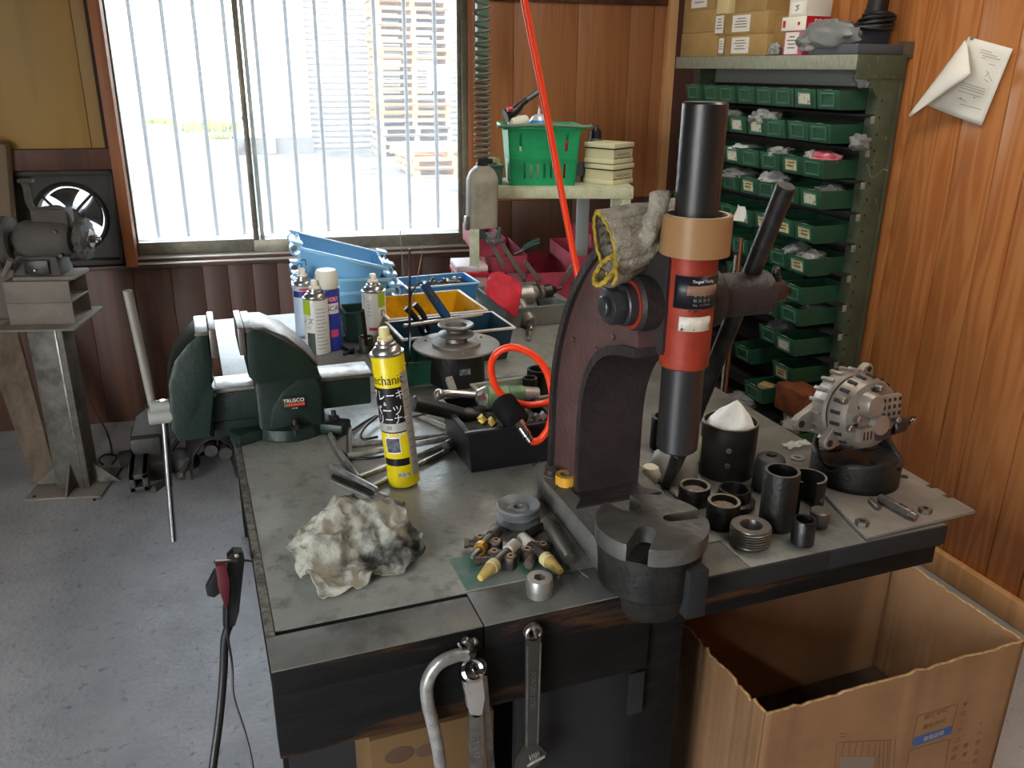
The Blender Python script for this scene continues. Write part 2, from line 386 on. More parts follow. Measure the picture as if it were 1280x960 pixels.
nbox('outer_ledge', mat('glare_white', 'eeeeea', .8), UJ-.15, UR+.15, ZS-.1, ZS+.077, .1, .3)  # added ledge, coloured white for the glare at the foot of the bars

# ------------------------------------------------------------------ outside
def gx(px, py, z=0): return on(px, py, z)
m = M(); m.box2((-14, 4.35, -.3), (22, 45, -.02)); done(m, 'ground_outside', GND, kind='structure')
CORR = mat('corrugated_sheet', '6e6c6c', .5, .2)
wo = thing('wall_outside', kind='structure')
y0 = 18.3; xl = gx(386, 186).x; xr = 8.2
m = M()
for i in range(40):
    z = .05+i*.115
    m.cyl((xl, y0, z), (xr, y0, z), .056, n=8)
done(m, 'corrugated_wall', CORR, wo, kind='stuff')
m = M(); m.box2((gx(303, 190).x, 17.9, -.3), (xl, 18.3, 6)); done(m, 'panel', mat('white_siding', 'd8d6d2', .7), wo)
m = M(); m.box2((gx(303, 190).x-.1, 17.7, -.02), (xl, 17.95, .28)); done(m, 'base', GND, wo)
m = M(); px = gx(345, 196).x; m.cyl((px, 17.6, 0), (px, 17.6, 6), .06); m.cyl((px, 17.6, 0), (px, 17.6, .35), .085); done(m, 'drain_pipe', CORR, label='pale drain pipe running up the white wall outside the window', cat='pipe')
# pallets
PW = wood('pallet_wood', '8a5a34', '6e4424', 6, 4, (.4, 4, 4), .8, '75624e')
PG = wood('grey_pallet_wood', '5c524a', '463e38', 6, 4, (.4, 4, 4), .85)
PO = wood('orange_pallet_wood', '96602c', '7c4a1c', 6, 4, (.4, 4, 4), .8)
def pallet(mt, label, W=1.36, D=1.2, H=.135):
    t = thing('pallet', label, 'pallet', group='stacked pallets outside the window')
    for k in range(6):
        m = M(); m.box((0, -D/2+.06+k*(D-.12)/5, H-.0125), (W, .11, .025), .003); done(m, 'deck_board', mt, t)
    for k in (-1, 0, 1):
        m = M(); m.box((k*(W/2-.05), 0, H/2-.0), (.09, D, H-.05)); done(m, 'stringer', mt, t)
    for k in (-1, 0, 1):
        m = M(); m.box((0, k*(D/2-.055), .0125), (W, .11, .025), .003); done(m, 'bottom_board', mt, t)
    return t
def recol(t, mt):
    for c in t.children:
        c.data = c.data.copy(); c.data.materials[0] = mt
    return t
ordn = ['bottom', 'second', 'third', 'fourth', 'fifth', 'sixth', 'seventh', 'eighth', 'ninth', 'tenth', 'eleventh', 'twelfth', 'thirteenth', 'fourteenth', 'fifteenth', 'sixteenth', 'seventeenth', 'eighteenth', 'nineteenth', 'twentieth', 'twenty-first']
pa = pallet(PW, 'x'); pg = recol(dup(pa), PG); po = recol(dup(pa), PO)
used = {id(x): 0 for x in (pa, pg, po)}
def put(src, loc, rz, label):
    if not used[id(src)]: used[id(src)] = 1; o = src; o.location = loc; o.rotation_euler = (0, 0, rz); ROOT[o.name] = Matrix.Translation(V(loc)) @ Euler((0, 0, rz)).to_matrix().to_4x4()
    else: o = dup(src, loc, rz)
    o['label'] = label; return o
sb = gx(516, 196); zz = -.02
for k in range(21):
    src = pg if k < 5 else (po if k in (5, 6) else (pa if k not in (10, 13, 17) else (po if k == 13 else pg)))
    tone = {id(pg): 'weathered grey', id(po): 'orange-brown', id(pa): 'light wooden'}[id(src)]
    put(src, (sb.x+.12+random.uniform(-.02, .02), sb.y+.62+random.uniform(-.02, .02), zz+.001), R(-3+random.uniform(-1.5, 1.5)), f'{tone} pallet, {ordn[k]} from the ground in the tall stack outside'.replace('bottom from the ground', 'lowest')); zz += .137
m = M(); a_, b_ = ony(534, 113, sb.y-.01), ony(564, 82, sb.y-.01); m.box2((a_.x, sb.y-.03, a_.z), (b_.x, sb.y-.015, b_.z), .002); done(m, 'white_sheet', mat('sheet_white', 'dedede', .6), loc=(a_.x, sb.y-.02, a_.z), label='white square sheet fixed on the front of the tall pallet stack', cat='sheet')
zz = -.02; sb = gx(535, 219)
for k in range(3):
    put(pa, (sb.x+.45+[0, -.05, -.13][k], sb.y+.45+random.uniform(-.02, .02), zz+.001), R([0, 2, 3][k]-2), ['lowest pallet of the short front stack outside the window', 'middle pallet of the short front stack outside the window', 'topmost pale pallet of the short front stack outside the window'][k]); zz += .137
# little weeds and a fallen stake
LEAF = mat('weed_leaf', '4c6218', .7, 0, '6c7426', 30)
for (px, py, rr, lb) in ((262, 163, .75, 'large patch of yellow green weeds beyond the left window pane'), (197, 153, .35, 'small tuft of weeds left of the larger weed patch outside'), (277, 172, .22, 'single green sapling standing above the weed patch outside')):
    p = gx(px, py); m = M()
    for k in range(150):
        a = random.uniform(0, 2*pi); q = rr*math.sqrt(random.random()); h = random.uniform(.1, .5)*rr
        c = V((p.x+q*cos(a)*1.3, p.y+q*sin(a), -.02)); t = c+V((random.uniform(-.1, .1), random.uniform(-.1, .1), h)); s = V((random.uniform(-1, 1), random.uniform(-1, 1), 0)).normalized()*.05
        v = m._v([c-s*.3, c+s*.3, (c+t)/2+s, t, (c+t)/2-s]); m._f([v[0], v[1], v[2], v[3], v[4]])
    o = done(m, 'weed_clump', LEAF, loc=(p.x, p.y, -.02), label=lb, cat='plant')
p = gx(165, 198); q = gx(177, 250)
m = M(); m.tube([(p.x, p.y, .0), (q.x-.2, q.y+2, .02), (q.x, q.y, .0)], .03); done(m, 'stake', PG, loc=(q.x, q.y, 0), label='thin stake lying on the ground outside the left pane', cat='stake')
# ------------------------------------------------------------------ workbench
BENCH = mat('bench_steel', '5f605c', .42, .25, '74746f', 12, .35, .7, .15, 60, rough2=.55, col3='45443f', scale3=5, lo3=.55, hi3=.7)
SHEET = mat('bench_sheet', '868883', .34, .3, '9b9c96', 7, .35, .7, .12, 90, col3='6a6c67', scale3=26, lo3=.52, hi3=.72)
SHEETF = mat('bright_sheet', '8a8c8c', .48, .3, '767876', 10, .35, .7, .1, 60)
APRON = mat('black_apron', '0a0a0a', .7, 0, '151413', 12, .4, .7, .2, 50, col3='4a2e18', scale3=5, lo3=.57, hi3=.7, stretch=(.5, 1, 3), spec=.2)
bx0, bx1, by0, by1 = .035, 1.30, 1.06, 2.98
wb = thing('workbench', 'heavy black workbench with steel sheet top and oil stained wooden apron', 'workbench', ((bx0+bx1)/2, (by0+by1)/2, 0))
def wpart(name, mt, a, b, bev=.002, parent=wb, **k):
    m = M(); m.box2(a, b, bev); return done(m, name, mt, parent, world=True, **k)
sx = on(583, 742, BZ).x
wpart('top_board', APRON, (bx0, by0, .735), (sx-.001, by1, .779), .003)
wpart('top_board', APRON, (sx+.001, by0, .735), (bx1, by1, .779), .003)
wpart('edge_strip', BENCH, (bx0, by0, .779), (sx-.001, 1.143, .7822), .001)
wpart('edge_strip', BENCH, (sx+.001, by0, .779), (.85, 1.153, .7822), .001)
wpart('edge_strip', BENCH, (.851, by0, .779), (bx1, 1.30, .7822), .001)
wpart('edge_strip', mat('scuffed_edge', '77756f', .5, .3, '4a4a48', 60, .4, .6, .5, 120), (bx0, 1.144, .779), (bx0+.014, 2.12, .7835), .001)
wpart('sheet', SHEET, (bx0+.015, 1.155, .779), (.86, 2.12, .783), .001, label='dull grey sheet on the near half of the top')
wpart('sheet', SHEETF, (bx0, 2.122, .779), (.45, by1, .7835), .001, label='bright scuffed sheet at the far end of the top')
wpart('sheet', SHEET, (.452, 2.122, .779), (bx1, by1, .783), .001)
wpart('sheet', BENCH, (.862, 1.302, .779), (bx1, 2.12, .783), .001)
wpart('green_scrap', mat('green_paint', '3f6a5c', .6, 0, '6f726e', 20, .4, .6), (.36, 1.157, .783), (.55, 1.26, .7836), .0003)
wpart('apron', APRON, (bx0, by0+.004, .617), (.66, by0+.05, .735))
wpart('apron', APRON, (.661, by0+.012, .69), (bx1, by0+.05, .735))
wpart('channel', MATTE, (.74, by0-.004, .742), (1.02, by0+.011, .781), .001)
wpart('channel', MATTE, (1.022, by0-.004, .742), (bx1, by0+.011, .781), .001)
wpart('apron', APRON, (bx0+.004, by0+.051, .617), (bx0+.05, by1-.05, .735))
for lx, ly in ((.69, 1.12), (.1, by1-.08), (bx1-.06, by1-.08), (bx1-.06, 1.4), (.1, 1.5)):
    wpart('leg', APRON, (lx-.045, ly-.045, 0), (lx+.045, ly+.045, .735))
wpart('panel', MATTE, (.43, 1.09, .0), (.66, 1.12, .62)); wpart('panel', MATTE, (.06, 1.35, .0), (.64, 1.37, .5))
m = M(); p = ony(795, 838, 1.07); m.box((p.x, 1.066, p.z-.045), (.03, .006, .09), .002, ); done(m, 'flap', RUBBER, wb, world=True)
# brown carton under the bench
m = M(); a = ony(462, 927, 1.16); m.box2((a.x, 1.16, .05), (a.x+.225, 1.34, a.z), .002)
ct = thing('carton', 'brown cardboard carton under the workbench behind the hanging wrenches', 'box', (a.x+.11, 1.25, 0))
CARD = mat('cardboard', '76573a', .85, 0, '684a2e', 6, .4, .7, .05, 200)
done(m, 'carton_body', mat('carton_in_shade', '5c4424', .85), ct, world=True)  # card darkened: shade under the bench put into its colour
for k, (dx, dz, rr) in enumerate(((.05, -.045, .022), (.1, -.05, .018))):
    m = M(); m.sph((a.x+dx, 1.159, a.z+dz), rr, 14, (1.2, .05, .8)); done(m, 'printed_mark', mat('print_brown', '4a3524', .9), ct, world=True)

# ------------------------------------------------------------------ arbor press
RED = mat('worn_red_paint', '9c3520', .5, .1, '7c291b', 14, .4, .65, .1, 60, col3='3a211c', scale3=30, lo3=.62, hi3=.7)
MAUVE = mat('mauve_casting', '5f4543', .5, .15, '4e3938', 16, .35, .7, .25, 70)
ap = thing('arbor_press', 'large black and red arbor press standing at the front of the workbench', 'press', (.69, 1.2, BZ))
def ad(m, name, mt, **k): return done(m, name, mt, ap, world=True, **k)
cx = .70
# base: rounded plate with a drum in front
m = M(); m.at((0, 0, 0))
pts = [(.585, 1.10), (.60, 1.40), (.613, 1.462), (.64, 1.49), (.78, 1.49), (.81, 1.46), (.80, 1.12), (.765, 1.10)]
m.prism(pts, BZ, BZ+.05, .012); ad(m, 'base_plate', mat('dusty_iron', '5c5a57', .6, .2, '74726d', 14, .35, .65, .3, 80))
dc = V((.668, 1.097, 0)); DR = .095
m = M(); m.at((dc.x, dc.y, 0))
m.lathe([(0, BZ+.0005), (DR-.008, BZ+.0005), (DR-.006, BZ+.055), (DR-.006, BZ+.0755), (0, BZ+.0755)], 40); ad(m, 'drum', BLACK)
m = M(); m.at((dc.x, dc.y, 0)); m.lathe([(.06, BZ-.055), (.078, BZ-.03), (DR-.008, BZ), (.06, BZ)], 24, ring=True, a0=R(210), a1=R(330)); ad(m, 'drum_skirt', BLACK)
m = M(); m.at((0, 0, 0)); m.box2((dc.x+.018, dc.y-DR-.004, BZ-.03), (dc.x+.055, dc.y-.05, BZ+.06), .003); ad(m, 'drum_recess', MATTE)
# slotted turntable: disc outline with notches
def slot_disc(R0, slots, n=96):
    out = []; k = 0
    ang = [2*pi*i/n for i in range(n)]
    sl = sorted((a % (2*pi), w, L) for a, w, L in slots)
    half = lambda w: math.asin(w/2/R0)
    a = 0
    evs = [(s[0]-half(s[1]), s) for s in sl]
    cur = 0.0; res = []
    def arc(a0, a1):
        c = max(2, int((a1-a0)/(2*pi)*n)); return [(R0*cos(a0+(a1-a0)*i/c), R0*sin(a0+(a1-a0)*i/c)) for i in range(c+1)]
    for i, (a, w, L) in enumerate(sl):
        nx = sl[(i+1) % len(sl)]; h = half(w)
        d = V((cos(a), sin(a))); t = V((-sin(a), cos(a))); r = w/2
        inner = R0-L+r
        res.append(tuple(d*inner*0 + d*(R0*cos(h)) - t*r))
        for q in range(9):
            th = -pi/2 - pi*q/8
            res.append(tuple(d*(inner + r*cos(th+0)*1.0) + t*(r*sin(th)) ) if False else tuple(d*(inner - r*sin(pi*q/8)) + t*(-r*cos(pi*q/8))))
        res.append(tuple(d*(R0*cos(h)) + t*r))
        e = nx[0]-half(nx[1]); e += 2*pi if e < a else 0
        res += arc(a+h, e)[1:-1]
    return res
sl = [(R(100), .05, .055), (R(227), .036, .075), (R(-5), .026, .075), ]
m = M(); m.at((dc.x, dc.y, 0)); m.prism(slot_disc(DR, sl), BZ+.076, BZ+.107, .0015); ad(m, 'turntable', mat('turntable_steel', '686763', .42, .4, '4a4a49', 18, .35, .7, .12, 90))
# C frame: profile in (y, z)
def web(m, prof, x0, x1, bev=0):
    X = m.X; m.X = Matrix(((0, 0, 1, 0), (1, 0, 0, 0), (0, 1, 0, 0), (0, 0, 0, 1))); m.prism(prof, x0, x1, bev); m.X = X
back = [(1.455, .80), (1.45, .87), (1.448, 1.0), (1.43, 1.09), (1.39, 1.18), (1.335, 1.255), (1.265, 1.315), (1.19, 1.355)]
front = [(1.34, .80), (1.335, .87), (1.335, .98), (1.325, 1.05), (1.295, 1.11), (1.25, 1.15), (1.195, 1.172), (1.135, 1.185)]
bs = [tuple(p.xy) for p in spline([(a, b, 0) for a, b in back], 4)]; fs_ = [tuple(p.xy) for p in spline([(a, b, 0) for a, b in front], 4)]
m = M(); web(m, bs+fs_[::-1], cx-.057, cx+.057); ad(m, 'frame_web', MAUVE)
def flange(m, pts, th, x0, x1, side):
    P = [V((a, b)) for a, b in pts]; o = []
    for i, p in enumerate(P):
        t = (P[min(i+1, len(P)-1)]-P[max(i-1, 0)]).normalized(); o.append(p + V((-t.y, t.x))*th*side)
    web(m, [tuple(p) for p in P]+[tuple(p) for p in o[::-1]], x0, x1, .003)
m = M(); flange(m, bs, .016, cx-.066, cx+.066, -1); ad(m, 'back_flange', CAST)
m = M(); flange(m, fs_, .016, cx-.066, cx+.066, 1); ad(m, 'front_flange', CAST)
m = M(); m.prism([(cx-.066, 1.30), (cx-.066, 1.345), (cx+.066, 1.345), (cx+.066, 1.30), (cx+.09, 1.27), (cx-.09, 1.27)], BZ+.05, BZ+.055); ad(m, 'flange_foot', CAST)
for (px, py) in ((718, 424), (747, 437), (768, 421)):
    p = onx(px, py, cx-.057); m = M(); m.cyl((cx-.064, p.y, p.z), (cx-.05, p.y, p.z), .0055, n=10, bev=.002); ad(m, 'rivet', MAUVE)
# head
ry, rx = 1.125, .722
hz0, hz1 = ony(860, 455, ry).z, 1.335
m = M(); m.cyl((rx, ry, hz0), (rx, ry, hz1), .040, n=40, bev=.003); ad(m, 'head_sleeve', RED)
sz, sy = ony(780, 378, 1.165).z-.004, 1.165
m = M(); m.prism([(rx-.045, 1.12), (rx+.045, 1.12), (cx+.055, 1.25), (cx-.055, 1.25)], 1.17, 1.335, .01); ad(m, 'head_block', CAST)
m = M(); m.cyl((rx-.02, sy, sz), (rx-.082, sy, sz), .046, n=32, bev=.006); ad(m, 'left_bearing', CAST)
m = M(); m.pipe((rx-.084, sy, sz), (rx-.079, sy, sz), .040, .02); ad(m, 'bearing_ring', RED)
m = M(); m.cyl((rx-.08, sy, sz), (rx-.1, sy, sz), .034, n=28, bev=.002); m.hexa((rx-.1, sy, sz), (rx-.124, sy, sz), .031, .0008); m.cyl((rx-.124, sy, sz), (rx-.133, sy, sz), .017, n=20, bev=.002)
m.cyl((rx-.1331, sy, sz), (rx-.1335, sy, sz), .003, n=8); ad(m, 'shaft_nut', mat('nut_steel', '45454a', .38, .6))
m = M(); m.cyl((rx+.02, sy, sz), (rx+.075, sy, sz), .05, n=32, bev=.008); ad(m, 'right_bearing', CAST)
hx0, hx1 = rx+.07, ony(958, 366, sy).x
m = M(); m.cyl((hx0, sy, sz), (hx1, sy, sz), .037, n=36, bev=.006); ad(m, 'hub', CAST)
e = ony(985, 368, sy).x
m = M(); m.cyl((hx1, sy, sz), (e-.012, sy, sz), .022, .018, n=20, bev=.002); m.cyl((e-.012, sy, sz), (e, sy, sz), .01, n=14, bev=.002); ad(m, 'shaft_end', DARK)
q = ony(972, 345, sy)
m = M(); m.cyl((q.x-.004, sy, sz-.035), (q.x-.004, sy, sz+.042), .0065, n=12, bev=.002); m.cyl((q.x-.004, sy, sz+.018), (q.x-.004, sy, sz+.026), .010, n=12); ad(m, 'lock_pin', DARK)
LX = (hx0+hx1)/2+.02
t, b = onx(983, 232, LX), onx(833, 607, LX)
m = M(); m.cyl(t, t+(b-t)*.86, .0155, n=22, bev=.002); m.cyl(t+(b-t)*.86, b, .0155, .011, n=22, bev=.002); ad(m, 'lever_bar', DARK)
# ram
zr = ony(850, 560, ry).z
m = M(); m.cyl((rx, ry, zr), (rx, ry, hz0+.01), .0345, n=40, bev=.004); m.cyl((rx, ry, hz0), (rx, ry, ony(880, 127, ry).z), .0335, n=40, bev=.003); ad(m, 'ram', mat('ram_steel', '3d3d40', .33, .75, '4c4b4b', 6, .35, .7, .06, 120, stretch=(8, 8, 1)))
m = M(); m.box2((rx-.012, ry+.03, zr+.02), (rx+.012, ry+.04, 1.5), .002); ad(m, 'ram_rack', DARK)
# plates with lettering on the head
dirc = math.atan2(CAM.y-ry, CAM.x-rx)          # faces the room
def curved_plate(name, mt, px0, px1, py0, py1, r, parent_fn, tilt=0):
    zc0, zc1 = ony(860, py1, ry-.04).z, ony(860, py0, ry-.04).z
    a0 = math.asin(max(-1, min(1, (px0-861)/29.5))); a1 = math.asin(max(-1, min(1, (px1-861)/29.5)))
    base = -pi/2 - R(8)-0*YAW
    vd = math.atan2(-(ry-.0), -(rx))             # direction from the head to the camera
    m = M(); m.at((rx, ry, 0)); f = lambda u, v: (r*cos(vd+a0+(a1-a0)*u), r*sin(vd+a0+(a1-a0)*u), zc0+(zc1-zc0)*v)
    m.surf(f, 14, 1); o = parent_fn(m, name, mt)
    sd = o.modifiers.new('thick', 'SOLIDIFY'); sd.thickness = .0012; sd.offset = 0; bake(o)
    return vd+(a0+a1)/2, (zc0+zc1)/2, zc1-zc0, (a1-a0)*r
PLB = mat('name_plate', '20222a', .35, .3)
va, vz, vh, vw = curved_plate('name_plate_rim', STEEL, 844, 892.0, 347.0, 388.5, .0405, ad)
va, vz, vh, vw = curved_plate('name_plate', PLB, 845, 891, 348, 387.5, .0412, ad); NPL = bpy.data.objects['name_plate']
def head_text(s, sz, dz, mt, rr=.0424, al='CENTER', sxx=1, sh=0, name='lettering'):
    X = Matrix.Translation(V((rx, ry, vz+dz))-ROOT[ap.name].translation) @ Matrix.Rotation(va+pi/2, 4, 'Z')
    return text(s, sz, mt, name, NPL, X, wrap=rr, sx=sxx, shear=sh)
head_text('Tongyel Trading', .0066, vh*.36, WHITEINK, sh=.25, sxx=.85)
head_text('型 式 能 力', .006, -vh*.08, mat('ink_grey', '8a8378', .6))
head_text('製 造 番 号', .006, -vh*.24, MATS['ink_grey'])
head_text('No.  1.5 TON', .005, -vh*.38, MATS['ink_grey'])
curved_plate('plate_panel', mat('plate_copper', '8a6a58', .5), 858, 889, 359, 371, .0416, ad)
va, vz, vh, vw = curved_plate('white_sticker', mat('worn_sticker', 'd8d4cc', .6, 0, 'c9bfae', 20, .45, .55, col3='2b2422', scale3=70, lo3=.6, hi3=.64), 852, 886, 398, 416, .0408, ad)

# roll of brown packing tape round the ram
PT = mat('packing_tape', '9a7550', .28); RW = mat('tape_core', 'c9bda6', .7)
tz0, tz1 = hz1+.003, 0
tp = thing('tape_roll', 'roll of brown packing tape slipped over the press ram', 'tape', (rx, ry-.004, hz1))
m = M(); m.at((0, 0, 0)).lathe([(.0485, 0), (.0535, 0), (.0535, .06), (.0485, .06)], 48, ring=True); done(m, 'tape', PT, tp)
m = M(); m.at((0, 0, 0)).lathe([(.0455, .0005), (.0484, .0005), (.0484, .0605), (.0455, .0605)], 48, ring=True); done(m, 'core', RW, tp)

# ------------------------------------------------------------------ bench vise
GRN = mat('vise_green', '182a24', .4, .15, '131f1b', 14, .4, .65, .15, 60)
VY0, VY1 = 1.88, 2.03
vm = (VY0+VY1)/2
vs = thing('bench_vise', 'big dark green bench vise bolted to the left edge of the workbench', 'vise', (.17, vm, BZ))
def av(m, name, mt, **k): return done(m, name, mt, vs, world=True, **k)
m = M(); m.at((.17, vm, BZ)).lathe([(0, 0), (.092, 0), (.095, .004), (.092, .028), (.08, .032), (0, .032)], 40)
for a in (-35, 85, 205): m.X = Matrix.Translation((.17, vm, BZ)) @ Matrix.Rotation(R(a), 4, 'Z'); m.box((.11, 0, .015), (.075, .05, .03), .006)
av(m, 'swivel_base', GRN)
for a in (-100, -35, 85):
    m = M(); c = V((.17+.115*cos(R(a)), vm+.115*sin(R(a)), BZ)); 
    if a == -100: c = V((.172, vm-.088, BZ))
    m.hexa(c+V((0, 0, .03)), c+V((0, 0, .042)), .012, .001); m.cyl(c, c+V((0, 0, .055)), .006, n=10); av(m, 'clamp_bolt', DARK)
# fixed body
m = M(); web(m, [(VY0+.005, BZ+.03), (VY1-.005, BZ+.03), (VY1-.012, .93), (VY0+.012, .93)], .092, .245, .012); av(m, 'body', GRN)
m = M(); m.at((0, VY0+.008, 0)); m.X = m.X @ Matrix.Rotation(R(90), 4, 'X')
m.prism([(.115, .8), (.235, .8), (.238, .9), (.225, .935), (.19, .93), (.15, .9), (.125, .86)], -.004, .006, .003); av(m, 'body_boss', GRN)
jaw = [(.082, .945), (.082, 1.045), (.098, 1.054), (.125, 1.05), (.17, 1.025), (.205, .99), (.235, .95), (.24, .925), (.1, .925)]
m = M(); m.X = Matrix(((1, 0, 0, 0), (0, 0, -1, 0), (0, 1, 0, 0), (0, 0, 0, 1))); m.prism(jaw, -VY1, -VY0, .006); av(m, 'fixed_jaw', GRN)
m = M(); m.X = Matrix(((1, 0, 0, 0), (0, 0, -1, 0), (0, 1, 0, 0), (0, 0, 0, 1))); m.prism([(.1, 1.052), (.125, 1.051), (.17, 1.026), (.205, .991), (.235, .952), (.238, .956), (.208, .995), (.172, 1.030), (.126, 1.056), (.1, 1.057)], -VY1+.008, -VY0-.008, .001); av(m, 'worn_jaw_top', STEEL)
m = M(); m.box2((.068, VY0-.004, 1.0), (.082, VY1+.004, 1.062), .002); av(m, 'jaw_plate', STEEL)
m = M(); m.box2((.083, VY0+.002, 1.047), (.1, VY1-.002, 1.06), .002); av(m, 'jaw_ledge', STEEL)
# slide
m = M(); m.box2((-.03, vm-.045, .835), (.36, vm+.045, .905), .006); av(m, 'slide', GRN)
m = M(); m.box2((.0, vm-.047, .905), (.365, vm+.047, .915), .003); m.cyl((.0, vm-.047, .908), (.0, vm+.047, .908), .013, n=18, bev=.003); av(m, 'slide_rail', STEEL)
# movable jaw
mj = [(-.095, .84), (-.088, .95), (-.07, 1.0), (-.04, 1.035), (-.015, 1.055), (.008, 1.055), (.008, .945), (-.005, .93), (-.005, .81), (-.08, .81)]
m = M(); m.X = Matrix(((1, 0, 0, 0), (0, 0, -1, 0), (0, 1, 0, 0), (0, 0, 0, 1))); m.prism(mj, -VY1, -VY0, .01); av(m, 'movable_jaw', GRN)
m = M(); m.box2((-.02, VY0+.002, 1.05), (.008, VY1-.002, 1.058), .002); av(m, 'jaw_ledge', STEEL)
m = M(); m.box2((.009, VY0-.004, 1.0), (.023, VY1+.004, 1.064), .002); av(m, 'jaw_plate', STEEL)
m = M(); m.cyl((.09, vm, .84), (-.09, vm, .84), .02, n=18); m.box2((-.005, vm-.04, .795), (.1, vm+.04, .835), .004); av(m, 'screw_housing', GRN)
# screw head and handle
hb = ony(203, 515, VY0+.03); hy = VY0+.03
HUBM = mat('pale_hub', 'a3a69f', .4, .4)
for z_, r_, e_ in ((hb.z-.004, .0175, -.136), (hb.z+.02, .0125, -.13)): m = M(); m.cyl((-.085, hy-.012, z_), (e_, hy-.012, z_), r_, n=22, bev=.003); av(m, 'screw_head', HUBM)
b0 = ony(206, 528, hy-.012); b1 = ony(217, 676, hy-.012)
m = M(); m.cyl(ony(203, 500, hy-.012), b1, .0075, n=18, bev=.001); av(m, 'handle_bar', CHROME)
p0, p1 = ony(159, 363, hy+.0), ony(191, 506, hy+.0)
m = M(); m.pipe(p1, p0, .0095, .006, 18); av(m, 'handle_pipe', mat('pale_pipe', '85837c', .5, .3))
# plate with maker lettering
m = M(); pc = ony(368, 504, VY0-.001); m.box((pc.x, VY0+.0005, pc.z), (.054, .004, .034), .001); BDG = av(m, 'badge', MATS['ink_black'])
X = Matrix.Translation(V((pc.x-.001, VY0-.0016, pc.z+.007))-ROOT[vs.name].translation) @ Matrix.Rotation(R(90), 4, 'X')
text('TRUSCO', .0122, WHITEINK, 'lettering', BDG, X)
m = M(); m.box((pc.x+.003, VY0-.0017, pc.z-.003), (.040, .0008, .007)); av(m, 'badge_stripe', mat('orange_ink', 'b3452a', .6))
m = M(); m.box((pc.x-.02, VY0-.0019, pc.z-.003), (.007, .0008, .007)); av(m, 'badge_stripe', mat('green_ink', '3c7a3c', .6))
text('BV-150', .004, WHITEINK, 'lettering', BDG, Matrix.Translation(V((pc.x, VY0-.0016, pc.z-.012))-ROOT[vs.name].translation) @ Matrix.Rotation(R(90), 4, 'X'))

# ------------------------------------------------------------------ spray cans
CANTOP = mat('can_metal', 'a9aaa8', .3, .9)
def can(name, label, px, py, r, h, body, tilt=0, noz=WHITEP, cap=None, group=None):
    p = on(px, py, BZ)
    d = (p-CAM); d.z = 0; d.normalize(); c = p + d*r          # the pixel marks the near foot
    rot = Matrix.Rotation(tilt, 3, d).to_euler()
    t = thing(name, label, 'spray can', (c.x, c.y, BZ+.001+abs(sin(tilt))*r), rot=rot, group=group)
    m = M(); m.lathe([(0, .002), (r-.003, 0), (r, .003), (r, h-.004), (r-.002, h)], 36); done(m, 'can_body', body, t)
    m = M(); m.lathe([(r-.004, h-.001), (r+.0005, h), (r+.001, h+.003), (r-.004, h+.004), (r*.86, h+.009), (r*.72, h+.014), (r*.62, h+.016), (r*.6, h+.021), (r*.5, h+.0225), (r*.47, h+.028), (0, h+.029)], 36); csh = done(m, 'can_shoulder', CANTOP, t)
    if cap: m = M(); m.lathe([(0, h+.028), (r*.95, h+.0), (r*.99, h+.002), (r*.93, h+.045), (r*.8, h+.056), (0, h+.058)], 32); done(m, 'cap', cap, t)
    else:
        m = M(); m.lathe([(0, h+.028), (r*.46, h+.028), (r*.44, h+.033), (.011, h+.036), (.0105, h+.05), (.008, h+.053), (0, h+.053)], 20); done(m, 'nozzle', noz, csh)
    return t, math.atan2(-p.y, -p.x)        # angle that faces the camera
def band(t, name, mt, r, z0, z1, a0, a1, n=24, label=None):
    m = M(); m.surf(lambda u, v: (r*cos(a0+(a1-a0)*u), r*sin(a0+(a1-a0)*u), z0+(z1-z0)*v), n, 1); return done(m, name, mt, t, label=label)
def cantext(t, s, sz, z, a, r, mt, sxx=1, **k):
    return text(s, sz, mt, 'lettering', t, Matrix.Translation((0, 0, z)) @ Matrix.Rotation(a+pi/2, 4, 'Z'), wrap=r, sx=sxx, **k)
YEL = mat('can_yellow', 'd8c414', .3); BLKL = mat('label_black', '15141a', .35); SILV = mat('label_silver', 'b9bab8', .35, .4); NAVY = mat('label_navy', '2a2a72', .35)
r, h = .033, .285
c1, fa = can('spray_can', 'tall yellow and black parts cleaner spray can standing before the vise', 506, 613, r, h, YEL, tilt=R(-5.0), noz=CREAM)
e = .0004
band(c1, 'black_label', BLKL, r+e, .125, .222, fa-1.7, fa+.62); band(c1, 'silver_label', SILV, r+2*e, .128, .146, fa-1.7, fa+.62)
band(c1, 'black_label', BLKL, r+e, .052, .068, fa-1.2, fa+.55); band(c1, 'white_panel', SILV, r+e, .024, .25, fa+.66, fa+1.5)
band(c1, 'picture_frame', WHITEINK, r+e, .08, .116, fa-.85, fa+.12); band(c1, 'picture', mat('picture_grey', '35353d', .4, 0, '6b6c76', 60), r+2*e, .0825, .1135, fa-.8, fa+.07)
q = r+.0009
cantext(c1, 'Mechanic', .028, .238, fa-.42, q, INK, .8)
cantext(c1, 'ブレーキ', .024, .205, fa-.4, q, WHITEINK, .8); cantext(c1, '&', .011, .189, fa-.5, q, WHITEINK); cantext(c1, 'パーツ', .024, .173, fa-.42, q, WHITEINK, .9); cantext(c1, 'クリーナー', .022, .154, fa-.36, q, WHITEINK, .85)
cantext(c1, '3B', .012, .137, fa-.42, q+e, INK); cantext(c1, '強力洗浄剤', .008, .1205, fa-.1, q, WHITEINK)
band(c1, 'white_panel', WHITEINK, r+e, .026, .036, fa-.22, fa+.4); cantext(c1, '業務用', .0085, .031, fa+.09, q, INK)
for k in range(11): band(c1, 'fine_print', mat('print_grey', '94959a', .6), r+2*e, .05+.0175*k, .053+.0175*k, fa+.72, fa+.72+random.uniform(.35, .75), 6)
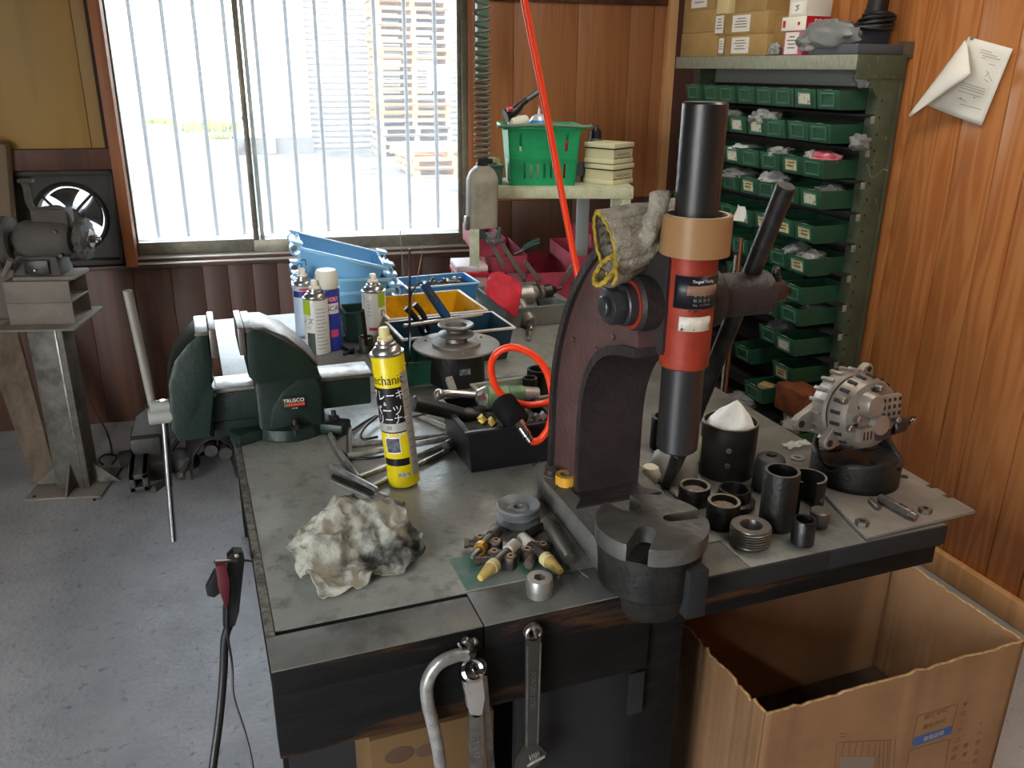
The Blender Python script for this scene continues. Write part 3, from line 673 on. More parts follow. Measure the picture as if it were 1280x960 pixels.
WC = mat('can_white', 'd4d6d0', .35); LIME = mat('label_lime', '9ec02a', .4); DGR = mat('label_dark', '3c4a46', .4); MAG = mat('label_red', 'c0394a', .4)
r, h = .0365, .17
c2, fa = can('spray_can', 'white spray can with a lime green flash standing nearest the vise jaw', 399, 445, r, h, WC)
band(c2, 'lime_label', LIME, r+e, .125, .168, fa-1.3, fa-.45); band(c2, 'dark_label', DGR, r+e, .002, .07, fa-.9, fa-.2, 10)
cantext(c2, 'ノズ', .02, .105, fa-.75, q+.0035, INK); band(c2, 'fine_print', MATS['print_grey'], r+e, .085, .087, fa-.9, fa-.5, 5)
for k in range(12): band(c2, 'fine_print', MATS['print_grey'], r+e, .02+.011*k, .0225+.011*k, fa-.05, fa+random.uniform(.6, 1.0), 6)
c3, fa = can('spray_can', 'white spray can with lime flash standing behind the yellow can', 470, 434, r, h, WC)
band(c3, 'lime_label', LIME, r+e, .125, .168, fa+.35, fa+1.1); band(c3, 'red_label', MAG, r+e, .052, .062, fa-.5, fa+.2)
cantext(c3, 'D', .026, .105, fa+.8, q+.0035, INK)
for k in range(5): band(c3, 'fine_print', MATS['print_grey'], r+e, .1+.011*k, .102+.011*k, fa-.6, fa-.3, 4)
r, h = .036, .19
c4, fa = can('spray_can', 'blue spray can with a big white cap behind the white can', 414, 440, r, h, mat('can_blue', '2f3f96', .3), cap=WHITEP)
band(c4, 'red_label', mat('label_pink', 'd24a78', .4), r+e, .155, .17, fa-.3, fa+.9); band(c4, 'white_panel', WHITEINK, r+e, .118, .15, fa-.1, fa+1.0); band(c4, 'red_label', MATS['label_pink'], r+e, .045, .068, fa+.1, fa+.8)
cantext(c4, 'MOLY', .016, .163, fa+.4, .0372, WHITEINK); cantext(c4, 'SCAL', .022, .134, fa+.5, .0373, MATS['label_navy'])
r, h = .034, .165
c5, fa = can('spray_can', 'pale blue spray can with white trigger half hidden behind the white can', 384, 422, r, h, mat('can_pale', 'a9b7c9', .4))
band(c5, 'blue_label', NAVY, r+e, .13, .15, fa-1.2, fa+1.2); band(c5, 'red_label', MAG, r+e, .152, .16, fa-.4, fa+.6)
# ------------------------------------------------------------------ trays and tools at the far end of the bench
def tray(name, label, cat, c, w, d, h, mt, rz=0, flare=.9, th=.004, rim=.012, z=BZ, base_mat=None):
    t = thing(name, label, cat, (c[0], c[1], z), rz)
    m = M(); a, b = w/2, d/2
    def ring(fx, zz, ins): return [(sx_*(a*fx-ins), sy_*(b*fx-ins), zz) for sx_, sy_ in ((-1, -1), (1, -1), (1, 1), (-1, 1))]
    R_ = [ring(flare, .0015, .0), ring(1, h, 0), ring(1, h, th), ring(flare, .0015+th, th)]
    vs_ = [m._v(r) for r in R_]
    for A, B in zip(vs_, vs_[1:]):
        for i in range(4): m._f([A[i], A[(i+1) % 4], B[(i+1) % 4], B[i]])
    m._f(vs_[0][::-1]); m._f(vs_[3]); done(m, 'tray_body', mt, t, smooth=30)
    if rim:
        m = M(); o = rim
        for x0, x1, y0, y1 in ((-a-o*.5, a+o*.5, -b-o*.5, -b+o*.2), (-a-o*.5, a+o*.5, b-o*.2, b+o*.5), (-a-o*.5, -a+o*.2, -b, b), (a-o*.2, a+o*.5, -b, b)): m.box2((x0, y0, h-.006), (x1, y1, h+.001), .0015)
        done(m, 'rim', base_mat or mt, t)
    return t
SKY = mat('tray_skyblue', '8ccdf4', .3, trans=.25, ior=1.1)
SKY2 = mat('tray_skyblue_handle', '8cc4ea', .25)
bl = [(368, 306, 488, 329), (371, 345, 492, 343), (373, 366, 495, 356), (376, 386, 497, 372)]
lb4 = ['tilted topmost blue tray of the stack under the window', 'blue tray just below the tilted top tray in the stack', 'third blue tray from the top of the stack', 'lowest blue tray of the stack standing on the bench']
for i in (3, 2, 1, 0):
    a, b, c, d = bl[i]; p, q = ony(a+8, b, 2.78), ony(c-8, d, 2.78)
    if i == 3: q.z = p.z = BZ+.125
    w_ = (q-p).length; an = math.atan2(q.z-p.z, q.x-p.x)
    h_ = .12 if i == 3 else .11
    t = thing('stacking_tray', lb4[i], 'tray', ((p.x+q.x)/2, 2.84, (p.z+q.z)/2), rot=(R(4), -an, R(-3)), group='stacked blue trays')
    m = M(); A, B, C_ = w_/2, .1, h_
    def ring(f, zz, ins): return [(u*(A*f-ins), v*(B*f-ins), zz) for u, v in ((-1, -1), (1, -1), (1, 1), (-1, 1))]
    vv = [m._v(r) for r in (ring(.8, -C_, 0), ring(1, 0, 0), ring(1, 0, .004), ring(.8, -C_+.004, .004))]
    for P_, Q_ in zip(vv, vv[1:]):
        for k in range(4): m._f([P_[k], P_[(k+1) % 4], Q_[(k+1) % 4], Q_[k]])
    m._f(vv[0][::-1]); m._f(vv[3]); done(m, 'tray_body', SKY, t, smooth=30)
    m = M()
    for y_ in (-B, B): m.box((0, y_, 0), (w_+.02, .012, .012), .002)
    for x_ in (-A, A): m.box((x_, 0, 0), (.012, .2, .012), .002)
    done(m, 'rim', SKY2, t)
    for x_ in (-A-.012, A+.012):
        for y_ in (-.075, .075):
            m = M(); m.pipe((x_, y_-.02, -.008), (x_, y_+.02, -.008), .019, .015, 18); m.box((x_, y_, .014), (.036, .04, .006), .001); done(m, 'stacking_lug', SKY2, t)
    if i == 0:
        m = M()
        for (x_, z_, l_) in ((-.13, -.035, .03), (-.14, -.05, .025), (-.125, -.06, .03), (-.138, -.075, .02)): m.tube([(x_, -B-.001-z_*-.19, z_), (x_+.012, -B-.001-z_*-.19, z_+.006), (x_+.02, -B-.001-z_*-.19, z_-l_*.4)], .0015, 5)
        done(m, 'handwriting', MATS['ink_black'], t)
WRIM = mat('tray_rim_white', 'cfcfca', .4)
a, b, c = on(500, 420, .885), on(646, 412, .885), on(626, 392, .885)
w_, yk = b.x-a.x, c.y-b.y
dt = tray('parts_tray', 'dark blue tray with white rim holding screwdrivers behind the pulley', 'tray', ((a.x+b.x)/2, b.y+yk/2+.03, 0), w_, yk, .1, mat('tray_darkblue', '22404f', .35), R(2), base_mat=WRIM)
DX, DY = (a.x+b.x)/2, b.y+yk/2
b2 = on(625, 393, .885); a2 = on(486, 397, .885); c2_ = on(596, 376, .885)
yt = tray('parts_tray', 'yellow tray with greasy inside behind the dark blue tray', 'tray', ((a2.x+b2.x)/2-.015, b.y+yk+.05+.145, 0), b2.x-a2.x-.02, .27, .1, mat('tray_yellow', 'd8a514', .35, 0, '7d5c14', 12, .5, .75), R(2), base_mat=WRIM)
lt = tray('parts_tray', 'light blue tray of loose bolts at the back of the bench', 'tray', (on(545, 366, .88).x+.05, b.y+yk+.5, 0), .26, .16, .1, mat('tray_lightblue', '4f97d8', .3), R(2), base_mat=mat('rim_blue', 'a9cbe6', .3))
for k in range(9):
    p = V((on(545, 366, .88).x-.04+random.random()*.18, b.y+yk+.48+random.random()*.05, BZ+.085+random.random()*.01))
    m = M(); an = random.uniform(0, 3); d = V((cos(an), sin(an)*.5, .1))*.022; m.cyl(p-d, p+d, .005, n=8); m.hexa(p+d, p+d*1.3, .010); done(m, 'bolt', STEEL, loc=tuple(p), label='loose steel bolt heaped in the light blue tray', cat='bolt', group='bolts in the light blue tray')
m = M(); m.box((on(545, 366, .88).x+.05, b.y+yk+.5, BZ+.045), (.22, .12, .06)); done(m, 'bolt_heap', mat('bolt_heap', '6f6a62', .5, .6, '3a3733', 60, .4, .6, .8, 80), lt, world=True, kind='stuff')
# screwdrivers and pliers standing in the dark tray
def rod(name, label, cat, pts, r, mt, n=10, sm=True, k=6, **kw):
    p = V(pts[0]); m = M(); m.tube(pts, r, n, k, sm=sm); return done(m, name, mt, loc=tuple(p), label=label, cat=cat, **kw)
BLU = mat('tool_blue', '1f4468', .35)
def tpt(px, py, y): return ony(px, py, y)
yd = DY
t = thing('tester_pen', 'dark blue pen tester leaning out of the dark tray', 'tester', (DX, yd, BZ+.03))
m = M(); p0, p1 = tpt(558, 396, yd), tpt(529, 354, yd); m.cyl(p0, p1, .014, .013, 12, .002); done(m, 'grip', BLU, t, world=True)
m = M(); d = (p1-p0).normalized(); m.box((0, 0, 0), (.001, .001, .001)); m.cyl(p0+d*.06-V((0, .0135, 0)), p0+d*.1-V((0, .0135, 0)), .005, n=10); done(m, 'window', STEEL, t, world=True)
m = M(); m.cyl(p0-d*.02, p0, .01, .013, 12); m.cyl(p0-d*.08, p0-d*.02, .004, .006, 10); done(m, 'tip', DARK, t, world=True)
m = M(); m.tube([tpt(529, 354, yd), tpt(522, 356, yd), tpt(514, 368, yd), tpt(512, 390, yd), tpt(513, 415, yd-.1), tpt(512, 440, yd-.22), tpt(507, 462, yd-.22)], .0025, 6); done(m, 'lead', RUBBER, t, world=True)
t = thing('pliers', 'black handled pliers standing in the dark tray', 'pliers', (DX-.05, yd, BZ+.02))
for a_, b_ in (((507, 385), (528, 415)), ((518, 380), (536, 412))):
    m = M(); m.tube([tpt(*a_, yd), (tpt(*a_, yd)+tpt(*b_, yd))/2+V((.004, 0, .006)), tpt(*b_, yd)], .0085, 8); done(m, 'handle', RUBBER, t, world=True)
m = M(); m.cyl(tpt(531, 414, yd), tpt(540, 436, yd), .014, .006, 10); done(m, 'jaw', DARK, t, world=True)
rod('steel_ruler', 'long pale rod laid across the dark tray', 'rod', [ony(505, 411, b.y+.02)+V((0, 0, .009)), ony(603, 398, b.y+.1)+V((0, 0, .012))], .005, BRIGHT, sm=False)
rod('wire_rod', 'thin dark rod standing upright beside the blue trays', 'rod', [tpt(511, 470, yd-.1), tpt(512, 400, yd-.1), tpt(512, 311, yd-.1)], .0035, DARK)
for k, (a_, b_, lb) in enumerate((((506, 370), (500, 287), 'tall thin whip wire rising in front of the window sill'), ((517, 375), (529, 308), 'short thin wire leaning right beside the upright rod'), ((525, 366), (539, 339), 'shortest thin wire near the pen tester'))):
    rod('wire', lb, 'wire', [tpt(*a_, yd-.02+k*.01), tpt(*b_, yd-.02+k*.01)], .0012, BRIGHT, 5, False)
rod('brown_rod', 'brown rod leaning on the white can behind the yellow can', 'rod', [on(459, 440, BZ)+V((0, 0, .004)), ony(453, 388, 2.36)], .006, mat('brown_rod', '3d2a22', .5), sm=False)
p = on(458, 440, BZ)
m = M(); m.pipe((p.x, p.y, BZ), (p.x, p.y, BZ+.05), .022, .019); done(m, 'ring', STEEL, loc=(p.x, p.y, BZ), label='small steel cup behind the yellow can', cat='cup')
# zip ties and tools in front of the blue trays
ZT_ = [[(425, 393), (437, 402), (444, 408), (450, 398), (456, 386)], [(430, 420), (437, 412), (446, 411), (453, 418), (456, 430)], [(422, 372), (431, 395), (442, 408), (448, 410)]]
zp = on(440, 425, BZ)
t = thing('cable_ties', 'bundle of white cable ties lying before the blue trays', 'cable ties', (zp.x, zp.y, BZ))
for z_ in ZT_:
    m = M(); m.tube([ony(a_, b_, zp.y+.02) for a_, b_ in z_], .0022, 6); done(m, 'tie', WHITEP, t, world=True)
gp = on(448, 432, BZ)
t = tray('small_bin', 'small dark green bin between the cans at the far end', 'bin', (gp.x+.02, gp.y+.08, 0), .1, .1, .1, mat('bin_darkgreen', '2f4a42', .45))
m = M(); a_, b_, c_ = on(418, 428, BZ+.006), on(441, 441, BZ+.006), on(435, 436, BZ+.006)
m.cyl(a_, b_, .005, n=10); m.cyl(on(430, 443, BZ+.006), on(442, 437, BZ+.006), .005, n=10); m.cyl(on(419, 426, BZ+.006), on(424, 431, BZ+.006), .008, n=10); done(m, 'tee_bar', DARK, loc=tuple(a_), label='small steel tee bar lying in front of the white can', cat='tool')
p = on(378, 437, BZ); m = M(); m.lathe([(0, 0), (.03, 0), (.032, .004), (.032, .02), (.028, .024), (0, .022)], 28); o = done(m, 'jar_lid', WHITEP, label='white round lid lying behind the vise', cat='lid'); o.location = (p.x, p.y, BZ+.0008); ROOT[o.name] = Matrix.Translation(o.location)
# green low tray
p, q = on(508, 486, BZ), on(547, 484, BZ)
tray('low_tray', 'low dark green tray beside the pulley stand', 'tray', (p.x+.033, p.y+.075, 0), .11, .13, .068, mat('tray_green', '1f5a44', .35), rim=.004)
rod('punch', 'long steel punch lying in the low green tray', 'punch', [(p.x-.02, p.y+.06, BZ+.045), (p.x+.075, p.y+.05, BZ+.055)], .008, STEEL, sm=False)
# pulley rotor on its stand
p = on(579, 484, BZ); sc = V((p.x, p.y+.06, BZ)); k_ = mpp(sc)
zz = lambda py: ony(577, py, sc.y).z - BZ
t = thing('pulley_stand', 'grey flanged disc with grooved pulleys standing on a black drum', 'pulley', tuple(sc))
m = M(); m.lathe([(0, 0), (.076, 0), (.078, .003), (.076, zz(430)-.006), (0, zz(430)-.006)], 36); done(m, 'drum', BLACK, t)
z1 = zz(429)
DISC = mat('dusty_disc', '7f7a72', .5, .5, '6a655d', 14, .4, .7, .1, 80)
m = M(); m.lathe([(0, z1-.006), (.118, z1-.006), (.12, z1-.003), (.118, z1), (0, z1)], 48); done(m, 'flange_disc', DISC, t)
m = M(); m.lathe([(0, z1), (.066, z1), (.066, z1+.006), (.05, z1+.009), (0, z1+.009)], 40)
for a_ in range(3): m.sph((.09*cos(a_*2.1+.4), .09*sin(a_*2.1+.4), z1), .004, 8)
done(m, 'hub_plate', DISC, t)
m = M(); m.lathe([(0, z1+.009), (.03, z1+.009), (.028, z1+.018), (.048, z1+.026), (.05, z1+.029), (.048, z1+.031), (.026, z1+.037), (.026, z1+.042), (.048, z1+.052), (.05, z1+.055), (.046, z1+.058), (.03, z1+.054), (.026, z1+.046), (.0, z1+.046)], 40); done(m, 'grooved_pulley', mat('pulley_grey', '6f6b66', .45, .6), t)
m = M(); m.box((0, -.079, .05), (.03, .002, .016)); done(m, 'worn_label', mat('worn_label', '4a4a4c', .6, 0, '8a8a88', 90, .5, .6), t)
# grey tray behind the black tub
b0 = on(592, 594, BZ); zr_ = ony(586, 540, b0.y).z
fl = on(570, 503, zr_)
td = max(.2, fl.y-b0.y); tw = .205
tc = (b0.x-.012+tw/2, b0.y+td/2)
tb = tray('tool_tub', 'black plastic tub full of tools beside the press', 'tub', (tc[0], tc[1], 0), tw, td, zr_-BZ, RUBBER, flare=.9, rim=.016, th=.005)
m = M(); m.box((tc[0], tc[1], BZ+.045), (tw*.86, td*.86, .07)); done(m, 'loose_parts', mat('loose_parts', '2e2d2c', .5, .4, '4a4844', 50, .4, .6, .8, 60), tb, world=True, kind='stuff')
ty = tc[1]
g0 = on(570, 498, BZ)
tray('socket_tray', 'pale grey green tray of sockets behind the black tub', 'tray', (g0.x+.17, tc[1]+td/2+.09, 0), .3, .14, .07, mat('tray_greygreen', '8f9583', .45), R(3))
def pth(px, py, y=None): return ony(px, py, ty if y is None else y)
# black handled breaker bar
t = thing('ratchet_handle', 'long black handled ratchet resting across the black tub', 'ratchet', tuple(pth(560, 512)))
y_ = ty+.02
m = M(); A_ = [pth(517, 504, y_), pth(545, 510, y_), pth(580, 519, y_), pth(606, 522, y_)]; m.tube(A_, .018, 14, rf=lambda u: .0185-.004*abs(u-.1)+(.003 if u > .7 else 0)-.008*max(0, u-.85)/.15); done(m, 'grip', RUBBER, t, world=True)
m = M(); d = (A_[1]-A_[0]).normalized(); m.cyl(A_[0]-d*.004, A_[0]+d*.001, .013, .0185, 16); done(m, 'end_cap', mat('grey_cap', '4a4a4c', .5), t, world=True)
m = M(); m.cyl(A_[3]-d*.01, pth(632, 530, y_), .011, .0095, 14); done(m, 'shaft', DARK, t, world=True)
# green air tool
t = thing('air_ratchet', 'green bodied air tool lying on the black tub', 'air tool', tuple(pth(625, 495)))
y_ = ty+.05; G = mat('tool_green', '5f7a55', .4, .2, '3f5a3c', 20)
m = M(); m.cyl(pth(597, 497, y_), pth(607, 496, y_), .019, .024, 18, .002); done(m, 'metal_end', BRIGHT, t, world=True)
m = M(); m.cyl(pth(652, 492, y_), pth(672, 492, y_), .018, .015, 18); done(m, 'metal_end', BRIGHT, t, world=True)
m = M(); m.cyl(pth(607, 496, y_), pth(635, 493, y_), .026, .024, 20, .003); m.cyl(pth(633, 493, y_), pth(654, 492, y_), .021, .02, 18, .002); done(m, 'tool_body', G, t, world=True)
m = M(); m.cyl(pth(600, 492, y_-.02), pth(604, 499, y_-.02), .008, n=12); done(m, 'switch', mat('dull_red', '6f4a44', .5), t, world=True)
# steel bars poking out left of the tub
rod('ring_bar', 'bright steel bar with a ball end beside the black tub', 'bar', [pth(549, 494, ty+.09), pth(565, 492, ty+.09), pth(595, 494, ty+.09)], .0085, BRIGHT)
m = M(); p = pth(549, 493, ty+.09); m.sph(p, .013, 14); done(m, 'ball_knob', BRIGHT, loc=tuple(p), label='round steel knob at the end of the bar by the black tub', cat='knob')
rod('steel_bar', 'short square steel bar propped at the back of the black tub', 'bar', [pth(561, 473, ty+.16), pth(567, 489, ty+.13)], .011, BRIGHT, 4, False)
p = on(673, 486, BZ+.05); m = M(); m.pipe((p.x, p.y, p.z-.03), (p.x, p.y, p.z+.055), .03, .023, 24); done(m, 'big_socket', BLACK, loc=tuple(p), label='large black impact socket standing behind the black tub', cat='socket')
m = M(); p = on(662, 493, BZ+.055); m.pipe((p.x, p.y, p.z-.02), (p.x, p.y, p.z+.045), .019, .014, 20); done(m, 'small_socket', BLACK, loc=tuple(p), label='smaller black socket leaning before the large one', cat='socket')
for k, (a_, b_) in enumerate(((600, 528), (612, 531), (668, 526), (676, 524))):
    p = pth(a_, b_, tc[1]-td/2+.05); m = M(); m.hexa(p, p+V((.012, 0, .01)), .012, .001); done(m, 'nut', mat('brassy_nut', 'a58a3a', .4, .8) if k < 2 else STEEL, loc=tuple(p), label=['brassy nut at the left inside the black tub', 'second brassy nut inside the black tub', 'grey nut near the hose fitting in the black tub', 'grey nut at the right inside the black tub'][k], cat='nut')
# orange air hose with its coupling: hangs from the ceiling, loops behind the press and ends in the tub
HOSE = mat('orange_hose', 'e8401c', .3)
hs = thing('air_hose', 'bright orange air hose hanging from above and looping beside the press', 'hose', tuple(pth(662, 548, ty-.05)))
hy_ = b0.y-.03
lp = [(664, 552), (674, 550), (685, 536), (690, 515), (690, 492), (683, 464), (668, 445), (648, 435), (630, 436), (617, 447), (614, 464), (621, 486), (637, 500), (658, 506), (680, 504), (696, 498)]
P_ = [ony(a_, b_, hy_+min(1, max(0, (i-2)/8))*.09) for i, (a_, b_) in enumerate(lp)]
P_ += [ony(712, 488, hy_+.13), ony(728, 455, hy_+.16), ony(731, 400, hy_+.22), ony(722, 345, hy_+.26), ony(705, 257, hy_+.28), ony(680, 125, hy_+.29), ony(656, 3, hy_+.3), ony(641, -90, hy_+.3)]
m = M(); m.tube(P_, .0078, 12, 8); done(m, 'hose_tube', HOSE, hs, world=True)
p0, p1 = ony(664, 552, hy_), ony(647, 528, hy_+.025); d = (p1-p0)
m = M(); m.cyl(p0, p0+d*.3, .0085, .0095, 16, .001); m.cyl(p0+d*.3, p0+d*.42, .012, n=16, bev=.001); m.cyl(p0+d*.42, p0+d*.75, .011, n=18, bev=.001); m.cyl(p0+d*.75, p0+d, .013, n=6); done(m, 'coupling', CHROME, hs, world=True)
m = M(); A_ = p1; B_ = ony(628, 503, hy_+.085); L_ = m.ax(A_, B_); pr = [(0, 0)]
for i in range(9): pr += [(.024 if i else .02, L_*i/9), (.029, L_*(i+.4)/9), (.0245, L_*(i+.9)/9)]
m.lathe(pr+[(0, L_)], 20); done(m, 'ribbed_sleeve', RUBBER, hs, world=True)

# grey tray with a red cloth and an air drill
r0_, r1_ = on(690, 406, BZ), on(592, 358, BZ+.065)
gw = on(712, 380, BZ+.07).x-on(592, 356, BZ+.07).x
gt = tray('steel_tray', 'grey steel tray under the red cloth and air drill', 'tray', (on(712, 380, BZ+.07).x-gw/2, r0_.y+.16, 0), gw, .32, .07, mat('tray_grey', '7b807c', .4, .3), flare=.95, rim=.008)
gy = r0_.y+.1
t = thing('air_drill', 'silver grey air drill lying in the grey tray', 'drill', tuple(ony(668, 375, gy)))
AL = mat('cast_aluminium', 'a3a19a', .4, .6, '8f8d86', 25)
m = M(); m.cyl(ony(646, 370, gy), ony(666, 368, gy), .032, .034, 22, .006); m.cyl(ony(666, 368, gy), ony(680, 365, gy), .03, .02, 20, .003); done(m, 'drill_body', AL, t, world=True)
m = M(); a_, b_ = ony(650, 378, gy-.03), ony(664, 403, r0_.y-.02); m.tube([a_, (a_+b_)/2, b_], .02, 14, rf=lambda u: .018+.005*u); done(m, 'handle', AL, t, world=True)
m = M(); c_ = on(661, 424, BZ+.01); d = (c_-b_); m.cyl(b_, b_+d*.45, .013, .011, 14, .001); m.cyl(b_+d*.45, b_+d*.7, .008, n=12); m.cyl(b_+d*.7, b_+d*.95, .0095, .007, 12); done(m, 'air_inlet', CHROME, t, world=True)
m = M(); m.cyl(ony(679, 365, gy), ony(689, 363, gy), .022, .024, 16, .002); m.cyl(ony(689, 363, gy), ony(695, 362, gy), .02, .01, 14); m.cyl(ony(695, 362, gy), ony(702, 360, gy), .006, n=10); done(m, 'chuck', DARK, t, world=True)
m = M(); m.tube([ony(671, 354, gy-.03), ony(676, 366, gy-.036), ony(672, 376, gy-.036), ony(676, 386, gy-.03)], .005, 8); done(m, 'trigger_guard', DARK, t, world=True)
m = M(); p = ony(691, 391, gy-.02); m.sph(p, .018, 14); m.cyl(p, p+V((.0, 0, -.02)), .012, n=14); done(m, 'fitting', STEEL, loc=tuple(p), label='small round steel fitting in the grey tray', cat='fitting')
CL = mat('red_cloth', 'c2273a', .75, 0, 'a81f30', 8, .4, .7, .1, 200)
CLY = gy

# ------------------------------------------------------------------ rack behind the bench, basket, boxes, red toolbox
RK = mat('cream_paint', 'b9bda0', .55, 0, '9fa387', 25, .45, .7, col3='6d6f5c', scale3=40, lo3=.64, hi3=.7)
ryf = 3.12; RZ = R(-18)
rp = ony(584, 240, ryf); rdx, rdy = V((cos(RZ), sin(RZ), 0)), V((-sin(RZ), cos(RZ), 0))
rq = onp(792, 240, rp, rdy); RL = (rq-rp).dot(rdx); RD = .27
rzt = onp(620, 233, rp, rdy).z; sh = .70
rk = thing('small_rack', 'small cream painted table rack standing behind the bench', 'rack', (rp.x, rp.y, 0), RZ)
def rkb(nm, a_, b_, mt=RK, bev=.002): m = M(); m.box2(a_, b_, bev); return done(m, nm, mt, rk)
rkb('rack_top', (0, 0, rzt-.004), (RL, RD, rzt))
rkb('apron', (0, 0, rzt-.045), (RL, .006, rzt-.004)); rkb('apron', (0, RD-.006, rzt-.045), (RL, RD, rzt-.004))
rkb('apron', (0, .006, rzt-.045), (.006, RD-.006, rzt-.004)); rkb('apron', (RL-.006, .006, rzt-.045), (RL, RD-.006, rzt-.004))
for x_ in (.007, RL-.045):
    for y_ in (.007, RD-.045): rkb('leg', (x_, y_, 0), (x_+.038, y_+.038, rzt-.005))
x_ = (onp(721, 265, rp+rdy*(RD-.03), rdy)-rp).dot(rdx); rkb('brace', (x_, RD-.04, 0), (x_+.05, RD-.012, rzt-.005), GREYP)
m = M(); m.box2((.85, 3.1, sh-.02), (1.75, 3.5, sh)); done(m, 'lower_shelf', RK, rk, world=True)
# green basket
GB = mat('basket_green', '1c9a62', .4, 0, '178a56', 10)
def rkp(px, py, d): return onp(px, py, rp+rdy*d, rdy)
px0_, px1_ = rkp(632, 190, .02), rkp(723, 190, .02)
bz = rzt+.0005; bw = (px1_-px0_).length; bh = rkp(680, 160, .0).z-bz
gc = (px0_+px1_)/2+rdy*.12
gb = thing('plastic_basket', 'green slotted plastic basket on the small cream rack', 'basket', (gc.x, gc.y, bz), R(-15))
a_, b_ = bw/2, .13
def wall_with_slots(nm, L0, L1, H, y0s, slots, X):
    """a tapering wall panel cut by rectangular slots: built as a grid with the slot cells left out"""
    us = sorted({0, 1, *[s[0] for s in slots], *[s[1] for s in slots]}); vs2 = sorted({0, 1, *[s[2] for s in slots], *[s[3] for s in slots]})
    m = M(); m.X = X
    def P(u, v, t): L = L0+(L1-L0)*v; return ((u-.5)*L, y0s*v+t, v*H)
    for u0_, u1_ in zip(us, us[1:]):
        for v0_, v1_ in zip(vs2, vs2[1:]):
            um_, vm_ = (u0_+u1_)/2, (v0_+v1_)/2
            if any(s[0] < um_ < s[1] and s[2] < vm_ < s[3] for s in slots): continue
            q = m._v([P(u0_, v0_, 0), P(u1_, v0_, 0), P(u1_, v1_, 0), P(u0_, v1_, 0), P(u0_, v0_, .004), P(u1_, v0_, .004), P(u1_, v1_, .004), P(u0_, v1_, .004)])
            for f in ((0, 1, 2, 3), (7, 6, 5, 4), (0, 4, 5, 1), (1, 5, 6, 2), (2, 6, 7, 3), (3, 7, 4, 0)): m._f([q[i] for i in f])
    bmesh.ops.remove_doubles(m.bm, verts=m.bm.verts, dist=1e-5)
    return done(m, nm, GB, gb, smooth=30)
sl_ = [(.2+.1*i, .235+.1*i, .13, .38) for i in range(7)] + [(.15, .19, .6, .9), (.8, .84, .6, .9)]
wall_with_slots('basket_wall', bw*.9, bw, bh, -.012, sl_, Matrix.Translation((0, -b_+.012, 0)))
wall_with_slots('basket_wall', bw*.9, bw, bh, -.012, sl_, Matrix.Rotation(pi, 4, 'Z') @ Matrix.Translation((0, -b_+.012, 0)))
for s_ in (1, -1): wall_with_slots('basket_wall', .236, .26, bh, -.018, [(.3+.2*i, .38+.2*i, .13, .38) for i in range(3)], Matrix.Rotation(s_*pi/2, 4, 'Z') @ Matrix.Translation((0, -a_+.017, 0)))
m = M(); m.box((0, 0, .003), (bw*.9, .23, .005)); done(m, 'basket_floor', GB, gb)
m = M(); m.box((0, -b_-.001, bh*.47), (bw*.95, .004, .006)); done(m, 'rib', GB, gb)
m = M(); o_ = .016
for q in (((0, -b_-.006, bh), (bw+.04, .018, .014)), ((0, b_+.006, bh), (bw+.04, .018, .014)), ((-a_-.01, 0, bh), (.022, .27, .014)), ((a_+.01, 0, bh), (.022, .27, .014))): m.box(*q, .004)
done(m, 'basket_rim', GB, gb)
m = M(); m.tube([(-a_-.03, -b_, bh+.003), (-a_-.02, -b_-.02, bh+.006), (0, -b_-.024, bh+.012), (a_+.02, -b_-.02, bh+.006), (a_+.035, -b_, bh+.008)], .006, 8); done(m, 'handle', mat('basket_handle', '5f7a66', .5), gb)
# what shows over and through the basket
def bpt(px, py, y=3.27): return ony(px, py, gc.y+y-3.27)
t = thing('spray_bottle', 'white bottle with dark nozzle lying in the green basket', 'bottle', tuple(bpt(640, 155)))
m = M(); m.cyl(bpt(637, 155), bpt(660, 150), .028, .02, 20, .006); done(m, 'bottle', WHITEP, t, world=True)
t2 = thing('blow_torch_nozzle', 'dark grey vacuum style nozzle angled up from the basket', 'nozzle', tuple(bpt(640, 142)))
m = M(); m.tube([bpt(632, 145), bpt(642, 140), bpt(651, 131)], .018, 12, rf=lambda u: .026-.012*u); m.cyl(bpt(649, 132), bpt(658, 125), .012, .012, 14); done(m, 'neck', RUBBER, t2, world=True)
m = M(); m.cyl(bpt(658, 125), bpt(674, 114), .012, .0115, 16, .001); done(m, 'barrel', mat('gunmetal', '55575a', .4, .4), t2, world=True)
m = M(); m.cyl(bpt(634, 137, 3.24), bpt(640, 136, 3.24), .01, n=12); done(m, 'button', MAG, t2, world=True)
m = M(); p = bpt(674, 150); m.lathe([(0, -.02), (.04, -.02), (.041, -.01), (.028, .012), (.016, .02), (.006, .022), (.003, .05), (0, .05)], 24); o = done(m, 'funnel_can', mat('can_blueband', 'c8ccd2', .35, .3), label='small can with blue band and red tip in the basket', cat='can'); o.location = p; ROOT[o.name] = Matrix.Translation(p)
m = M(); m.lathe([(.0405, -.012), (.0415, -.011), (.036, .0), (.035, .0)], 24); done(m, 'blue_band', mat('band_blue', '3a7fc4', .4), o)
m = M(); m.lathe([(0, .022), (.0045, .022), (.0035, .052), (0, .053)], 10); done(m, 'red_tip', mat('tip_red', 'd8432a', .4), o)
